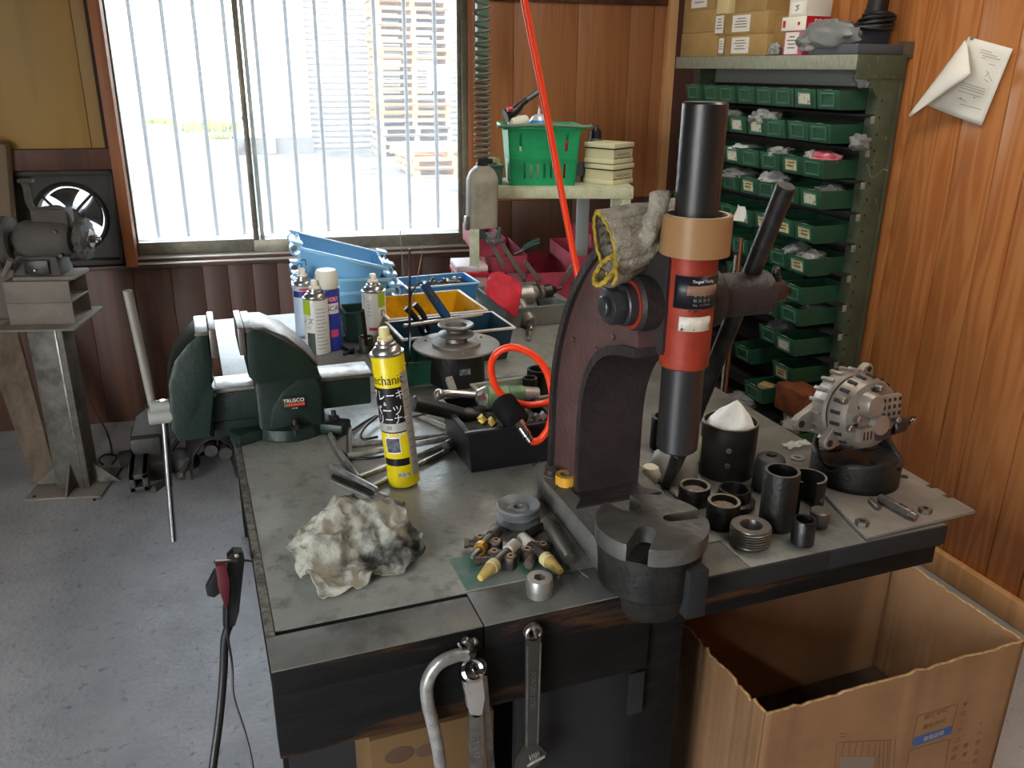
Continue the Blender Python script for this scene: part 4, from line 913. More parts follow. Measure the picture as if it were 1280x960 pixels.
for k, (x_, c_, lb, hgt) in enumerate(((-.1, WHITEP, 'white bottle seen through the left basket slots', .13), (-.03, PAPER, 'pale carton seen through the middle basket slots', .12), (.1, mat('box_red', 'b5262f', .5), 'red lidded tin seen at the right in the basket', .15))):
    m = M(); m.box((0, 0, hgt/2), (.055, .06, hgt), .006); o = done(m, 'packet', c_, label=lb, cat='packet'); q = ROOT[gb.name] @ V((x_, .0, .006)); o.location = q; o.rotation_euler = (0, 0, R(-15)); ROOT[o.name] = Matrix.Translation(q)
# cream twin boxes with printed sides
CB = mat('cream_card', 'c9c4a0', .7); BBAND = mat('box_band', '2b2822', .7)
bq = on(772, 232, rzt)
for k in range(2):
    zc = rzt+.0006+k*.0785
    t = thing('carton_box', ['lower cream printed box on the right end of the rack', 'upper cream printed box on the right end of the rack'][k], 'box', (bq.x+.008-(.0 if k == 0 else .004), bq.y+.095, zc), R(28+2*k))
    m = M(); m.box((0, 0, .008), (.138, .138, .016), .001); m.box((0, 0, .0665), (.14, .14, .017), .001); done(m, 'lid_and_base', CB, t)
    m = M(); m.box((0, 0, .0375), (.132, .132, .043)); done(m, 'body', mat('cream_print', 'bdb995', .7), t)
    m = M(); m.box((0, 0, .055), (.1328, .1328, .005)); done(m, 'printed_band', BBAND, t)
    for an, s_ in ((0, 'NEEDLE JOINTS'), (R(90), 'UNIVERSAL  No.5')):
        text(s_, .0125 if an == 0 else .01, BBAND, 'lettering', t, Matrix.Rotation(an, 4, 'Z') @ Matrix.Translation((0, -.0662, .033)) @ Matrix.Rotation(R(90), 4, 'X'))
        m = M(); m.X = Matrix.Rotation(an, 4, 'Z'); m.box((.03 if an else 0, -.0661, .0205), (.07 if an else .12, .0004, .003 if an == 0 else .006)); done(m, 'printed_line', BBAND, t)
p = on(713, 229, rzt); kn = mat('knob_grey', '4a4d52', .5)
t = thing('filter_can', 'ribbed black cap on a steel can between basket and boxes', 'can', (on(724, 228, rzt).x, on(724, 228, rzt).y+.03, rzt+.0008))
m = M(); m.lathe([(0, 0), (.028, 0), (.028, .025), (0, .025)], 24); done(m, 'can', STEEL, t)
m = M(); m.lathe([(0, .025), (.034, .025), (.034, .07), (.03, .075), (0, .075)], 12); done(m, 'ribbed_cap', kn, t, smooth=20)
q = on(755, 200, rzt+.08); q = ony(754, 183, bq.y+.12)
t = thing('nozzle_cap', 'small black dispenser bottle standing behind the cream boxes', 'bottle', (q.x, bq.y+.19, rzt+.0008))
m = M(); m.lathe([(0, 0), (.03, 0), (.03, .15), (.024, .16), (0, .16)], 20); done(m, 'bottle', kn, t)
m = M(); m.lathe([(0, .16), (.023, .16), (.021, .19), (.01, .2), (.006, .212), (0, .212)], 16); done(m, 'cap', RUBBER, t)
q = ony(597, 200, 3.16)
t = tray('small_bin', 'small dark green bin at the left end of the rack', 'bin', (rkp(613, 220, .06).x, rkp(613, 220, .06).y, 0), .075, .08, .075, mat('bin_darkgreen2', '3c5c4c', .45), z=rzt+.0005)
m = M(); m.box((0, 0, .045), (.05, .05, .09), .01); o = done(m, 'small_carton', CREAM, label='small cream carton behind the pendant on the rack', cat='box'); o.location = (rkp(616, 195, .16).x, rkp(616, 195, .16).y, rzt+.0006); ROOT[o.name] = Matrix.Translation(o.location)
# red cantilever toolbox
TR = mat('toolbox_red', 'ba4a60', .45, .05, '9c384c', 10, .4, .7); TRI = mat('toolbox_dark_red', '5e1526', .5)
nb = ony(692, 341, 3.13)
tl = thing('toolbox', 'open red cantilever toolbox under the small cream rack', 'toolbox', (nb.x+.035, 3.13+.2, sh+.0008), R(-9))
Lh, bw2 = .2, .115; bh2 = nb.z-sh
def open_box(nm, x0, x1, z0, z1, parent=tl, y0=-Lh, y1=Lh, th=.003):
    m = M(); m.box2((x0, y0, z0), (x1, y1, z0+th)); m.box2((x0, y0, z0), (x0+th, y1, z1)); m.box2((x1-th, y0, z0), (x1, y1, z1)); m.box2((x0, y0, z0), (x1, y0+th, z1)); m.box2((x0, y1-th, z0), (x1, y1, z1))
    return done(m, nm, TR, parent)
open_box('base', -bw2, bw2, 0, bh2)
def rel(px, py, y): return ROOT[tl.name].inverted() @ ony(px, py, y)
yn = 3.13
L2a, L2b = rel(617, 324, yn), rel(661, 342, yn); L1a, L1b = rel(600, 303, yn-.01), rel(635, 323, yn-.01)
R2a, R2b = rel(716, 320, yn), rel(757, 336, yn); R1a, R1b = rel(745, 298, yn), rel(782, 313, yn)
open_box('tray', L2a.x, L2b.x, L2b.z, L2a.z, y0=-Lh+.004); open_box('tray', L1a.x, L1b.x, L1b.z, L1a.z, y0=-Lh+.004)
open_box('tray', R2a.x, R2b.x, R2b.z, R2a.z, y0=-Lh+.004); open_box('tray', R1a.x, R1b.x, R1b.z, R1a.z, y0=-Lh+.004)
for s_ in (-1, 1):
    m = M(); m.box((s_*.06, 0, .0), (.003, .38, .003)); m.mi = 0
ARM = mat('arm_steel', '8d8a80', .4, .7)
for a_, b_ in (((619, 311), (632, 335)), ((632, 310), (658, 352)), ((659, 330), (676, 352)), ((718, 329), (704, 353)), ((746, 307), (717, 353))):
    p, q = rel(*a_, yn-.015), rel(*b_, yn-.015); p.y = q.y = -Lh-.004
    d = (q-p).normalized(); nn = V((-d.z, 0, d.x))*.009
    m = M(); v = [m._v([p-nn-d*.008+V((0, o_, 0)), q-nn+d*.008+V((0, o_, 0)), q+nn+d*.008+V((0, o_, 0)), p+nn-d*.008+V((0, o_, 0))]) for o_ in (0, -.003)]
    m._f(v[0]); m._f(v[1][::-1])
    for i in range(4): m._f([v[0][i], v[0][(i+1) % 4], v[1][(i+1) % 4], v[1][i]])
    ao = done(m, 'link_arm', ARM, tl)
    m = M()
    for e_ in (p, q): m.cyl(e_+V((0, -.003, 0)), e_+V((0, -.006, 0)), .0055, n=12)
    done(m, 'rivet', STEEL, ao)
PGR = mat('plier_grip', '2f5a52', .4)
for (a_, b_, lb, yy) in (((654, 312), (674, 303), 'green handled pliers poking from the second left toolbox tray', yn+.05), ((598, 290), (608, 300), 'dark green handle at the left in the top toolbox tray', yn+.02), ((622, 299), (626, 288), 'short pale green handle in the top toolbox tray', yn+.04)):
    t = thing('pliers', lb, 'pliers', tuple(ony(*a_, yy)))
    for o_ in (0, .012):
        m = M(); p, q = ony(*a_, yy)+V((0, 0, o_*.6)), ony(*b_, yy)+V((0, 0, o_)); m.tube([p, (p+q)/2+V((0, 0, .004)), q], .0075, 8); done(m, 'handle', PGR, t, world=True)
    m = M(); p, q = ony(*a_, yy), ony(*b_, yy); m.cyl(p-(q-p)*.6+V((0, 0, -.002)), p, .004, .009, 8); done(m, 'jaw', STEEL, t, world=True)
m = M(); p = rel(617, 297, yn+.05); m.box((p.x, p.y+.06, p.z-.012), (.07, .18, .012), .003); done(m, 'loose_parts', mat('small_parts', '9a9ea2', .4, .5, '4d4f52', 60, .45, .55, .5, 60), tl, kind='stuff')
# small red and white case
p = ony(588, 345, 3.12)
t = thing('small_case', 'small case with pale red lid left of the rack leg', 'case', (ony(592, 350, 3.2).x-.02, 3.2, sh+.0006), R(-8))
hh = ony(588, 333, 3.12).z-sh
m = M(); m.box((0, 0, hh/2-.02), (.12, .16, hh-.045), .006); done(m, 'case_body', mat('case_pink', 'd8a9a9', .5), t)
m = M(); m.box((0, 0, hh-.035), (.13, .17, .02), .004); done(m, 'lid_band', mat('case_red', 'c8283c', .4), t)
m = M(); m.box((0, 0, hh-.012), (.126, .166, .026), .006); done(m, 'lid', mat('case_white', 'e0c9cb', .45), t)
# ------------------------------------------------------------------ pendant switch on its coiled cord
PD = mat('pendant_grey', '8f8c80', .5, 0, '7c796d', 12); CORD = mat('coil_cord', '5b574c', .55)
yp = 2.92
pt_ = thing('pendant_control', 'grey pendant control hanging on a coiled cord beside the window', 'control', tuple(ony(602, 240, yp)))
c0, c1_ = ony(602, 284, yp), ony(603, 207, yp)
W2 = 19*mpp(c0)
m = M(); m.surf(lambda u, v: (c0.x+(c1_.x-c0.x)*v + W2*(1 if v < .75 else math.sqrt(max(.02, 1-((v-.75)/.27)**2)))*(abs(cos(2*pi*u))**.5)*(1 if cos(2*pi*u) > 0 else -1), yp+.035*(1 if v < .8 else .75)*(abs(sin(2*pi*u))**.5)*(1 if sin(2*pi*u) > 0 else -1), c0.z+(c1_.z-c0.z)*v), 32, 14, cu=True)
vs_ = sorted(m.bm.verts, key=lambda v: v.co.z); 
bmesh.ops.holes_fill(m.bm, edges=[e for e in m.bm.edges if e.is_boundary]); done(m, 'housing', PD, pt_, world=True)
m = M(); m.box((c0.x-W2-.004, yp-.01, c0.z+.02), (.014, .03, .05), .003); done(m, 'side_latch', STEEL, pt_, world=True)
m = M(); q = ony(603, 203, yp); m.cyl(q-V((0, 0, .012)), q+V((0, 0, .012)), .02, .017, 16, .003); m.cyl(q+V((0, 0, .004)), q+V((.035, -.01, .006)), .008, n=10); done(m, 'strain_relief', MATTE, pt_, world=True)
pts = []; zt = 2.25; rc = 9.5*mpp(c1_); z_ = q.z+.01; a_ = 0
while z_ < zt:
    f = min(1, max(0, (z_-q.z)/.72)); pitch = .019+.04*max(0, (f-.35)/.65)
    for k in range(10): pts.append((q.x+rc*cos(a_), yp+rc*sin(a_), z_)); a_ += 2*pi/10; z_ += pitch/10
m = M(); m.tube(pts, .0048, 7, 1, sm=False); done(m, 'coiled_cord', CORD, pt_, world=True)
m = M(); p = ony(617, 50, 3.6); m.box2((p.x-.028, 3.72, 1.55), (p.x+.02, 3.76, 2.59), .004); done(m, 'conduit', mat('conduit_green', '4f7a68', .5), loc=(p.x, 3.74, 1.55), label='dull green conduit on the wall behind the coiled cord', cat='conduit')
# ------------------------------------------------------------------ things on the bench right of the press
def rtop(px, py, base): return ony(px, py, base.y).z-BZ         # height above the bench at the base's depth
def foot(px, py, rpx):                                        # px,py marks the near foot; returns centre and radius
    p = on(px, py, BZ); d = p-CAM; d.z = 0; d.normalize(); r = rpx*mpp(p); return p+d*r, r
def tube_thing(name, label, cat, px, py, rpx, pytop, wall, mt, inner=None, fill=None, rimmat=None):
    c, r = foot(px, py, rpx); h = rtop(px, pytop, c)
    t = thing(name, label, cat, (c.x, c.y, BZ+.0006))
    m = M(); m.lathe([(r*wall, 0), (r-.001, 0), (r, .001), (r, h-.002), (r-.0015, h), (r*wall+.001, h), (r*wall, h-.001)], 32, ring=True); done(m, 'sleeve', mt, t)
    if rimmat: m = M(); m.lathe([(r*wall+.0003, h+.0002), (r-.001, h+.0002), (r-.001, h-.002), (r*wall+.0003, h-.002)], 32, ring=True); done(m, 'worn_rim', rimmat, t)
    if fill: m = M(); m.lathe([(0, h-.008), (r*wall*.6, h-.01), (r*wall+.0005, h-.013)], 24); done(m, 'grit_fill', fill, t)
    return t, c, r, h
RIM = mat('rim_steel', 'b5aca0', .35, .8, '8d857a', 40); GRIT = mat('grit', '8f8274', .95, 0, '6b6055', 200, .4, .6, .6, 300)
tube_thing('steel_sleeve', 'short sleeve filled with grit nearest the press lever', 'sleeve', 866, 636, 20, 607, .78, DARK, fill=GRIT, rimmat=RIM)
tube_thing('steel_sleeve', 'short sleeve filled with grit beside the press turntable', 'sleeve', 901, 665, 21, 627, .78, DARK, fill=GRIT, rimmat=RIM)
tube_thing('tall_sleeve', 'tallest black sleeve standing among the rings', 'sleeve', 968, 667, 22, 590, .82, BLACK, rimmat=STEEL)
tube_thing('small_sleeve', 'small dark tube standing nearest the bench front', 'sleeve', 1001, 685, 14.5, 650, .74, DARK)
c, r = foot(1022, 662, 12.5); h = rtop(1022, 638, c)
t = thing('steel_plug', 'small bright topped plug behind the small dark tube', 'plug', (c.x, c.y, BZ+.0006)); m = M(); m.lathe([(0, 0), (r*.9, 0), (r*.9, h*.25), (r, h*.3), (r, h-.003), (r-.003, h), (0, h)], 28); done(m, 'plug', STEEL, t)
# grooved ring
c, r = foot(935, 690, 26); h = rtop(935, 657, c); pr = [(r*.5, 0), (r*.93, 0)]
for i in range(6): z_ = h*(.06+.86*i/6); pr += [(r*.9, z_), (r, z_+h*.05), (r, z_+h*.08), (r*.9, z_+h*.13)]
t = thing('grooved_ring', 'grey ring pulley with fine grooves at the front of the bench', 'pulley', (c.x, c.y, BZ+.0006)); m = M(); m.lathe(pr+[(r*.97, h*.95), (r*.95, h), (r*.55, h), (r*.5, h-.003)], 36, ring=True); done(m, 'ring', STEEL, t)
# flanged ring
c, r = foot(915, 643, 27); h = rtop(915, 611, c)
t = thing('flanged_ring', 'dark flanged bearing ring behind the grit filled sleeves', 'ring', (c.x, c.y, BZ+.0006)); m = M(); m.lathe([(r*.62, 0), (r*.95, 0), (r, .003), (r, .01), (r*.95, .012), (r*.78, .014), (r*.76, h-.002), (r*.72, h), (r*.64, h), (r*.62, h-.002)], 36, ring=True); done(m, 'ring', DARK, t)
# C shaped sleeve
c, r = foot(1003, 645, 23); h = rtop(1003, 597, c)
t = thing('split_ring', 'split black ring with a gap behind the tallest sleeve', 'ring', (c.x, c.y, BZ+.0006)); m = M()
m.lathe([(r*.88, 0), (r, 0), (r, h), (r*.88, h)], 30, ring=True, a0=R(-100), a1=R(215)); done(m, 'ring', BLACK, t)
m = M(); m.lathe([(r*.885, h), (r*.995, h), (r*.995, h+.0012), (r*.885, h+.0012)], 30, ring=True, a0=R(-100), a1=R(215)); done(m, 'worn_rim', RIM, t)
m = M(); m.sph((r*cos(R(-120)), r*sin(R(-120)), h*.35), .006, 8); m.bm.free(); m = M()
m.cyl((r*cos(R(-75)), r*sin(R(-75)), h*.45), (r*1.06*cos(R(-75)), r*1.06*sin(R(-75)), h*.45), .005, n=10); done(m, 'screw', STEEL, t)
# black rubber bush with a hole
c, r = foot(958, 618, 20); h = rtop(958, 570, c)
t = thing('rubber_bush', 'black rounded bush with a hole on top beside the drum', 'bush', (c.x, c.y, BZ+.0006)); m = M(); m.lathe([(r*.3, 0), (r*.97, 0), (r, h*.1), (r*.97, h*.7), (r*.86, h*.92), (r*.6, h), (r*.34, h), (r*.3, h-.006)], 32, ring=True); done(m, 'bush', mat('bush_black', '2c2b2b', .6), t)
# drum with the plastic bag
c, r = foot(905, 604, 35); h = rtop(905, 527, c)
t = thing('steel_drum', 'black steel cylinder holding a crumpled white plastic bag', 'cylinder', (c.x, c.y, BZ+.0006))
m = M(); m.lathe([(0, .002), (r*.98, 0), (r, .003), (r, h-.002), (r-.002, h), (r*.92, h), (r*.92, h-.03), (0, h-.035)], 40); done(m, 'drum', mat('drum_black', '2b2826', .4, .5, '45403a', 9, .45, .7, .1, 60), t)
m = M(); m.lathe([(r*.925, h-.0005), (r-.001, h-.0005), (r-.001, h+.0008), (r*.925, h+.0008)], 40, ring=True); done(m, 'worn_rim', RIM, t)
fa = math.atan2(-c.y, -c.x)
for z_ in (.62, .33):
    m = M(); d = V((cos(fa+.05), sin(fa+.05), 0)); m.cyl(d*(r-.002)+V((0, 0, h*z_)), d*(r+.002)+V((0, 0, h*z_)), .006, n=14, bev=.001); done(m, 'screw', STEEL, t)
m = M(); m.surf(lambda u, v: ((r+.0006)*cos(fa-1.5+.35*u), (r+.0006)*sin(fa-1.5+.35*u), h*.2+h*.5*v), 6, 1); done(m, 'tape_patch', CREAM, t)
m = M()
def bagf(u, v):
    a_ = 2*pi*u; k = noise.noise(V((cos(a_)*1.7, sin(a_)*1.7, v*3)))*.5
    rr = r*.9*(1-v**1.6)*(1+.25*k); pk = V((r*.25, r*.1, 0))*v
    return (rr*cos(a_)+pk.x, rr*sin(a_)+pk.y, h-.02+.062*v*(1+.35*k*(1-v))+.012*noise.noise(V((rr*60*cos(a_), rr*60*sin(a_), 3)))*(1-v))
m.surf(bagf, 36, 12, cu=True); PB = mat('white_bag', 'e6e8e6', .35, 0, 'd4d8d6', 30, .4, .6, trans=.12, ior=1.15)
bo = done(m, 'plastic_bag', PB, label='crumpled white plastic bag stuffed in the black cylinder', cat='bag', smooth=50); bo.location = (c.x, c.y, BZ+.001); ROOT[bo.name] = Matrix.Translation(bo.location)
c2, r2 = foot(835, 592, 22)
# tube half hidden behind the ram
tube_thing('black_tube', 'black tube half hidden behind the press ram', 'tube', 829, 566, 18, 521, .76, BLACK, rimmat=STEEL)
# grey rubber dome and its white fitting
c, r = foot(840, 608, 31); h = rtop(840, 563, c)
t = thing('grey_dome', 'grey rounded rubber dome behind the press column', 'dome', (c.x, c.y, BZ+.0006)); m = M(); m.lathe([(0, 0), (r*.97, 0), (r, h*.15), (r*.98, h*.45), (r*.85, h*.78), (r*.55, h*.96), (r*.3, h), (0, h)], 36); done(m, 'dome', mat('grey_rubber', '77776f', .55, 0, '86867e', 10), t)
c, r = foot(812, 606, 10)
t = thing('white_fitting', 'cream plastic fitting poking out beside the grey dome', 'fitting', (c.x, c.y, BZ+.0006)); m = M(); m.lathe([(0, 0), (.016, 0), (.02, .006), (.02, .026), (.016, .034), (.009, .036), (0, .036)], 20); done(m, 'fitting_body', mat('fitting_white', 'c9c6b2', .5), t); m = M(); m.box((.018, -.012, .017), (.018, .012, .014), .003); done(m, 'clip', MATS['fitting_white'], t)

# steel plate under the alternator stand
sp = [on(1083, 674, .787), on(1219, 640, .787), on(1190, 612, .787), on(1118, 580, .787), on(1000, 588, .787)]
PLATE = mat('dusty_plate', '6d6862', .6, .3, '837c72', 9, .35, .65, .12, 80)
t = thing('steel_plate', 'dusty steel plate with notched edge overhanging the right end', 'plate', (sp[0].x, sp[0].y, BZ+.0005))
P_ = [tuple((p-sp[0]).xy) for p in sp]
A_, B_ = V(P_[1]), V(P_[3]); d = (B_-A_); nn = V((-d.y, d.x)).normalized()
edge = [A_+d*.12]
for f in (.25, .45):
    q = A_+d*f; n2 = nn*.016; edge += [q, q+n2, q+n2+d*.07, q+d*.07]
poly = [V(P_[0]), A_, V(P_[2])*0+A_+d*.06] + edge[1:] + [B_, V(P_[4])]
m = M(); m.prism([tuple(p) for p in poly], 0, .007, .0012); done(m, 'plate', PLATE, t)
for f in (.72, .86):
    q = A_+d*f+nn*.03; m = M(); m.lathe([(0, .0071), (.009, .0071), (.009, .0076), (0, .0076)], 18); 
    bmesh.ops.translate(m.bm, vec=(q.x, q.y, 0), verts=m.bm.verts); done(m, 'hole', MATTE, t)
m = M(); q = on(1110, 676, .76); m.box2((1.10, 1.115, .715), (1.36, 1.2, .734), .003); done(m, 'bracket', BLACK, t, world=True)
TZ = BZ+.0078
# small parts on the plate
t = thing('pin', 'long steel pin with slotted end lying on the plate', 'pin', tuple(on(1118, 630, TZ))); a_, b_ = on(1100, 622, TZ+.009), on(1139, 643, TZ+.009)
m = M(); m.cyl(a_, b_, .0092, n=16, bev=.001); d = (b_-a_).normalized(); m.cyl(b_, b_+d*.012, .0075, .0065, 16); done(m, 'shank', STEEL, t, world=True); m = M(); m.box((0, 0, 0), (.001, .001, .001)); m.bm.free(); m = M(); m.cyl(b_-d*.012+V((0, 0, .008)), b_-d*.03+V((0, 0, .008)), .0025, n=8); done(m, 'slot', MATTE, t, world=True)
rod('dowel', 'short steel dowel beside the slotted pin', 'dowel', [on(1087, 624, TZ+.0055), on(1099, 635, TZ+.0055)], .0052, STEEL, 12, False)
def nutt(px, py, z, r_, lb, mt=STEEL): 
    p = on(px, py, z); m = M(); m.lathe([(r_*.45, 0), (r_, 0), (r_, r_*.7), (r_*.45, r_*.7)], 6, ring=True); o = done(m, 'nut', mt, label=lb, cat='nut', smooth=20); o.location = p; o.rotation_euler = (0, 0, .3); ROOT[o.name] = Matrix.Translation(p)
nutt(1077, 656, TZ, .013, 'hexagon nut lying near the front left of the plate'); nutt(1156, 640, TZ, .013, 'nut lying at the right end of the plate')
p = on(997, 573, BZ+.0005); m = M(); m.lathe([(.007, 0), (.016, 0), (.016, .003), (.007, .003)], 24, ring=True); o = done(m, 'washer', BRIGHT, label='bright washer lying left of the alternator stand', cat='washer'); o.location = p; ROOT[o.name] = Matrix.Translation(p)
p = on(996, 558, BZ+.0005); m = M(); m.surf(lambda u, v: ((u-.5)*.07, (v-.5)*.03, .004+.012*abs(noise.noise(V((u*4, v*4, 1.7))))), 10, 5); o = done(m, 'film_scrap', mat('clear_film', 'd8dcd8', .15, alpha=.4), label='scrap of clear film near the washer', cat='scrap'); o.location = p; ROOT[o.name] = Matrix.Translation(p)
# black stand and alternator
c, r = foot(1062, 622, 55); c.z = TZ-.0001; r = 53*mpp(c); h = ony(1062, 566, c.y).z-TZ
t = thing('stator_stand', 'black scalloped steel drum standing on the plate under the alternator', 'stand', (c.x, c.y, TZ+.0003))
m = M(); m.surf(lambda u, v: (r*cos(2*pi*u), r*sin(2*pi*u), v*(h+.014*sin(2*pi*u*3+1)+.006*sin(2*pi*u*7))), 60, 6, cu=True); o = done(m, 'drum', BLACK, t); md = o.modifiers.new('s', 'SOLIDIFY'); md.thickness = .006; md.offset = -1; bake(o)
m = M(); m.lathe([(0, h*.86), (r*.98, h*.86)], 32); done(m, 'top_web', DARK, t)
for k in range(4):
    a_ = k*1.6+.5; m = M(); m.sph((r*.6*cos(a_), r*.6*sin(a_), h*.86), .026, 14, (1.3, .8, .35)); done(m, 'lobe', BLACK, t)
al = ony(1068, 512, c.y); ALT = mat('alternator_aluminium', '8d867d', .42, .5, '766f67', 20, .4, .65, .12, 70); HOLE = MATTE
ra = 47*mpp(al)
vd = (CAM-al).normalized(); side = V((vd.y, -vd.x, 0)).normalized()       # side points to the photo's left
side = -side if side.x > 0 else side
axis = (vd*.62 - side*.62 + V((0, 0, -.12))).normalized()
q_ = axis.to_track_quat('Z', 'Y'); t = thing('alternator', 'dusty aluminium alternator tilted on the black drum', 'alternator', tuple(al), rot=q_.to_euler())
m = M(); m.lathe([(0, -.06), (ra*.55, -.06), (ra*.86, -.052), (ra*.98, -.036), (ra*1.0, -.008), (ra*.93, -.004)], 40); fh_ = done(m, 'front_housing', ALT, t)
m = M(); m.lathe([(ra*.88, -.006), (ra*.88, .006)], 40); done(m, 'stator_core', mat('stator_steel', '77726b', .5, .6), t)
m = M(); m.lathe([(ra*.93, .004), (ra*.99, .008), (ra*.97, .03), (ra*.88, .046), (ra*.7, .052), (0, .054)], 40); rh_ = done(m, 'rear_housing', ALT, t)
for k in range(20):
    a_ = 2*pi*k/20; m = M(); m.at((ra*.96*cos(a_), ra*.96*sin(a_), -.03), (0, 0, a_)); m.box((.003, 0, 0), (.011, .008, .034), .002); done(m, 'fin', ALT, fh_)
for k in range(20):
    a_ = 2*pi*(k+.5)/20; m = M(); m.at((ra*.945*cos(a_), ra*.945*sin(a_), .026), (0, R(-14), 0)); m.X = Matrix.Rotation(a_, 4, 'Z') @ Matrix.Translation((ra*.955, 0, .024)) @ Matrix.Rotation(R(-10), 4, 'Y'); m.box((0, 0, 0), (.008, .0075, .022), .001); done(m, 'vent_slot', HOLE, rh_)
# rear face: bosses, vents, bearing cap
up = q_.inverted() @ V((0, 0, 1)); up.z = 0; up.normalize(); rt = V((up.y, -up.x, 0))
if (q_ @ rt).dot(side) > 0: rt = -rt
FB = Matrix((( rt.x, up.x, 0, 0), (rt.y, up.y, 0, 0), (0, 0, 1, 0), (0, 0, 0, 1)))
def face(x_, y_, z_=0): return FB @ Matrix.Translation((ra*x_, ra*y_, z_))
m = M(); m.X = face(-.22, .36); m.lathe([(0, .03), (ra*.34, .03), (ra*.32, .066), (ra*.26, .074), (0, .076)], 28); done(m, 'rectifier_boss', ALT, t)
m = M(); m.X = face(.42, .22); m.box((0, 0, .058), (ra*.72, ra*.66, .014), .006); done(m, 'vent_cover', ALT, t)
for i in range(4):
    for j in range(3):
        m = M(); m.X = face(.16+.175*i, .42-.19*j); m.box((0, 0, .0635), (ra*.11, ra*.12, .006), .003); done(m, 'vent_slot', HOLE, rh_)
m = M(); m.X = face(.1, -.22); m.lathe([(0, .05), (ra*.27, .05), (ra*.26, .068), (0, .069)], 28); done(m, 'bearing_cap', ALT, t)
m = M(); m.X = face(-.34, -.42); m.box((0, 0, .05), (ra*.52, ra*.4, .03), .005); done(m, 'brush_cover', ALT, t)
for i in range(3): m = M(); m.X = face(-.46+.12*i, -.44); m.box((0, 0, .064), (ra*.05, ra*.22, .004), .001); done(m, 'vent_slot', HOLE, rh_)
m = M(); m.X = face(.35, -.56); m.box((0, 0, .046), (ra*.5, ra*.3, .026), .006); done(m, 'regulator_cover', CAST, t)
for (x_, y_) in ((-.62, .02), (.72, -.18), (.05, .74)): m = M(); m.X = face(x_, y_); m.cyl((0, 0, .045), (0, 0, .066), .007, n=12, bev=.002); done(m, 'housing_bolt', STEEL, t)
for (x_, y_, w_) in ((-.52, .3, .1), (-.6, -.16, .14), (-.08, .72, .12)): m = M(); m.X = face(x_, y_); m.box((0, 0, .05), (ra*w_, ra*.1, .008), .002); done(m, 'vent_slot', HOLE, rh_)
up = q_.inverted() @ V((0, 0, 1)); lf = q_.inverted() @ side
def lug(dirv, L_, z_, r_):
    d = V((dirv.x, dirv.y, 0)).normalized(); a_ = math.atan2(d.y, d.x); m = M(); m.X = Matrix.Rotation(a_, 4, 'Z') @ Matrix.Translation((0, 0, z_))
    m.prism([(ra*.8, -r_*1.7), (L_, -r_), (L_+r_*.7, -r_*.7), (L_+r_, 0), (L_+r_*.7, r_*.7), (L_, r_), (ra*.8, r_*1.7)], -.009, .009, .003); lg_ = done(m, 'mounting_lug', ALT, t)
    m = M(); m.X = Matrix.Rotation(a_, 4, 'Z') @ Matrix.Translation((L_, 0, z_)); m.lathe([(0, -.0095), (r_*.5, -.0095), (r_*.5, .0095), (0, .0095)], 14); done(m, 'lug_hole', HOLE, lg_)
lug(lf-up*.25, ra*1.38, -.045, .016); lug(lf-up*.55, ra*1.25, .012, .015); lug(-lf*.7+up*.9, ra*1.16, -.02, .012)
p = t.matrix_world; w0 = ROOT[t.name].inverted()
e0, e1, e2 = w0 @ ony(1112, 533, al.y-.03), w0 @ ony(1128, 530, al.y-.03), w0 @ ony(1145, 522, al.y-.03)
m = M(); m.cyl(e0, e1, .019, .017, 16, .003); m.cyl(e1, e1+(e2-e1)*.4, .01, .009, 14); done(m, 'terminal_boot', RUBBER, t)
m = M(); m.cyl(e1+(e2-e1)*.4, e2, .004, n=10); m.cyl(e1+(e2-e1)*.65, e1+(e2-e1)*.8, .0075, n=6); done(m, 'terminal_stud', CHROME, t)
for (a_, b_) in ((1052, 500), (1060, 535)):
    w1 = w0 @ ony(a_, b_, al.y-.05); m = M(); m.cyl(w1, w1*1.0+V((0, 0, .012)), .008, n=12, bev=.002); done(m, 'housing_bolt', STEEL, t)

# ------------------------------------------------------------------ in front of the press
c, r = foot(648, 667, 28); h = rtop(648, 630, c)
pr = [(r*.22, 0), (r*.9, 0)]
t = thing('v_pulley', 'grey three step belt pulley with a centre bore beside the press', 'pulley', (c.x, c.y, BZ+.0006))
m = M(); m.lathe([(r*.22, 0), (r*.55, 0), (r*.95, h*.1), (r, h*.14), (r, h*.2), (r*.72, h*.34), (r*.72, h*.4), (r*.96, h*.5), (r*.97, h*.58), (r*.7, h*.7), (r*.7, h*.74), (r*.97, h*.86), (r, h*.92), (r, h*.97), (r*.96, h), (r*.5, h-.008), (r*.4, h-.006), (r*.24, h-.006), (r*.22, h-.008)], 44, ring=True); done(m, 'pulley', mat('pulley_paint', '84888a', .42, .25, '74787a', 12), t)
rod('steel_dowel', 'thick steel dowel lying along the press base', 'dowel', [on(682, 652, BZ+.0115), on(711, 700, BZ+.0115)], .0112, mat('dowel_grey', '8b8d84', .4, .6), 20, False)
rod('socket_bolt', 'dark bolt lying between pulley and dowel', 'bolt', [on(660, 668, BZ+.009), on(678, 658, BZ+.009)], .0085, DARK, 14, False)
c, r = foot(674, 753, 17.5); h = rtop(674, 722, c)
t = thing('hex_socket', 'short steel sleeve with a hexagon hole at the bench front', 'socket', (c.x, c.y, BZ+.0006))
m = M(); n_ = 36
def hexr(a_): k = (a_ % (pi/3))-pi/6; return r*.40/cos(k)
rows = []
for rr, zz_ in ((None, h-.016), (None, h), (r*.93, h), (r, h-.003), (r, h*.45), (r*.94, h*.4), (r*.94, 0)):
    rows.append(m._v([((rr or hexr(2*pi*i/n_))*cos(2*pi*i/n_), (rr or hexr(2*pi*i/n_))*sin(2*pi*i/n_), zz_) for i in range(n_)]))
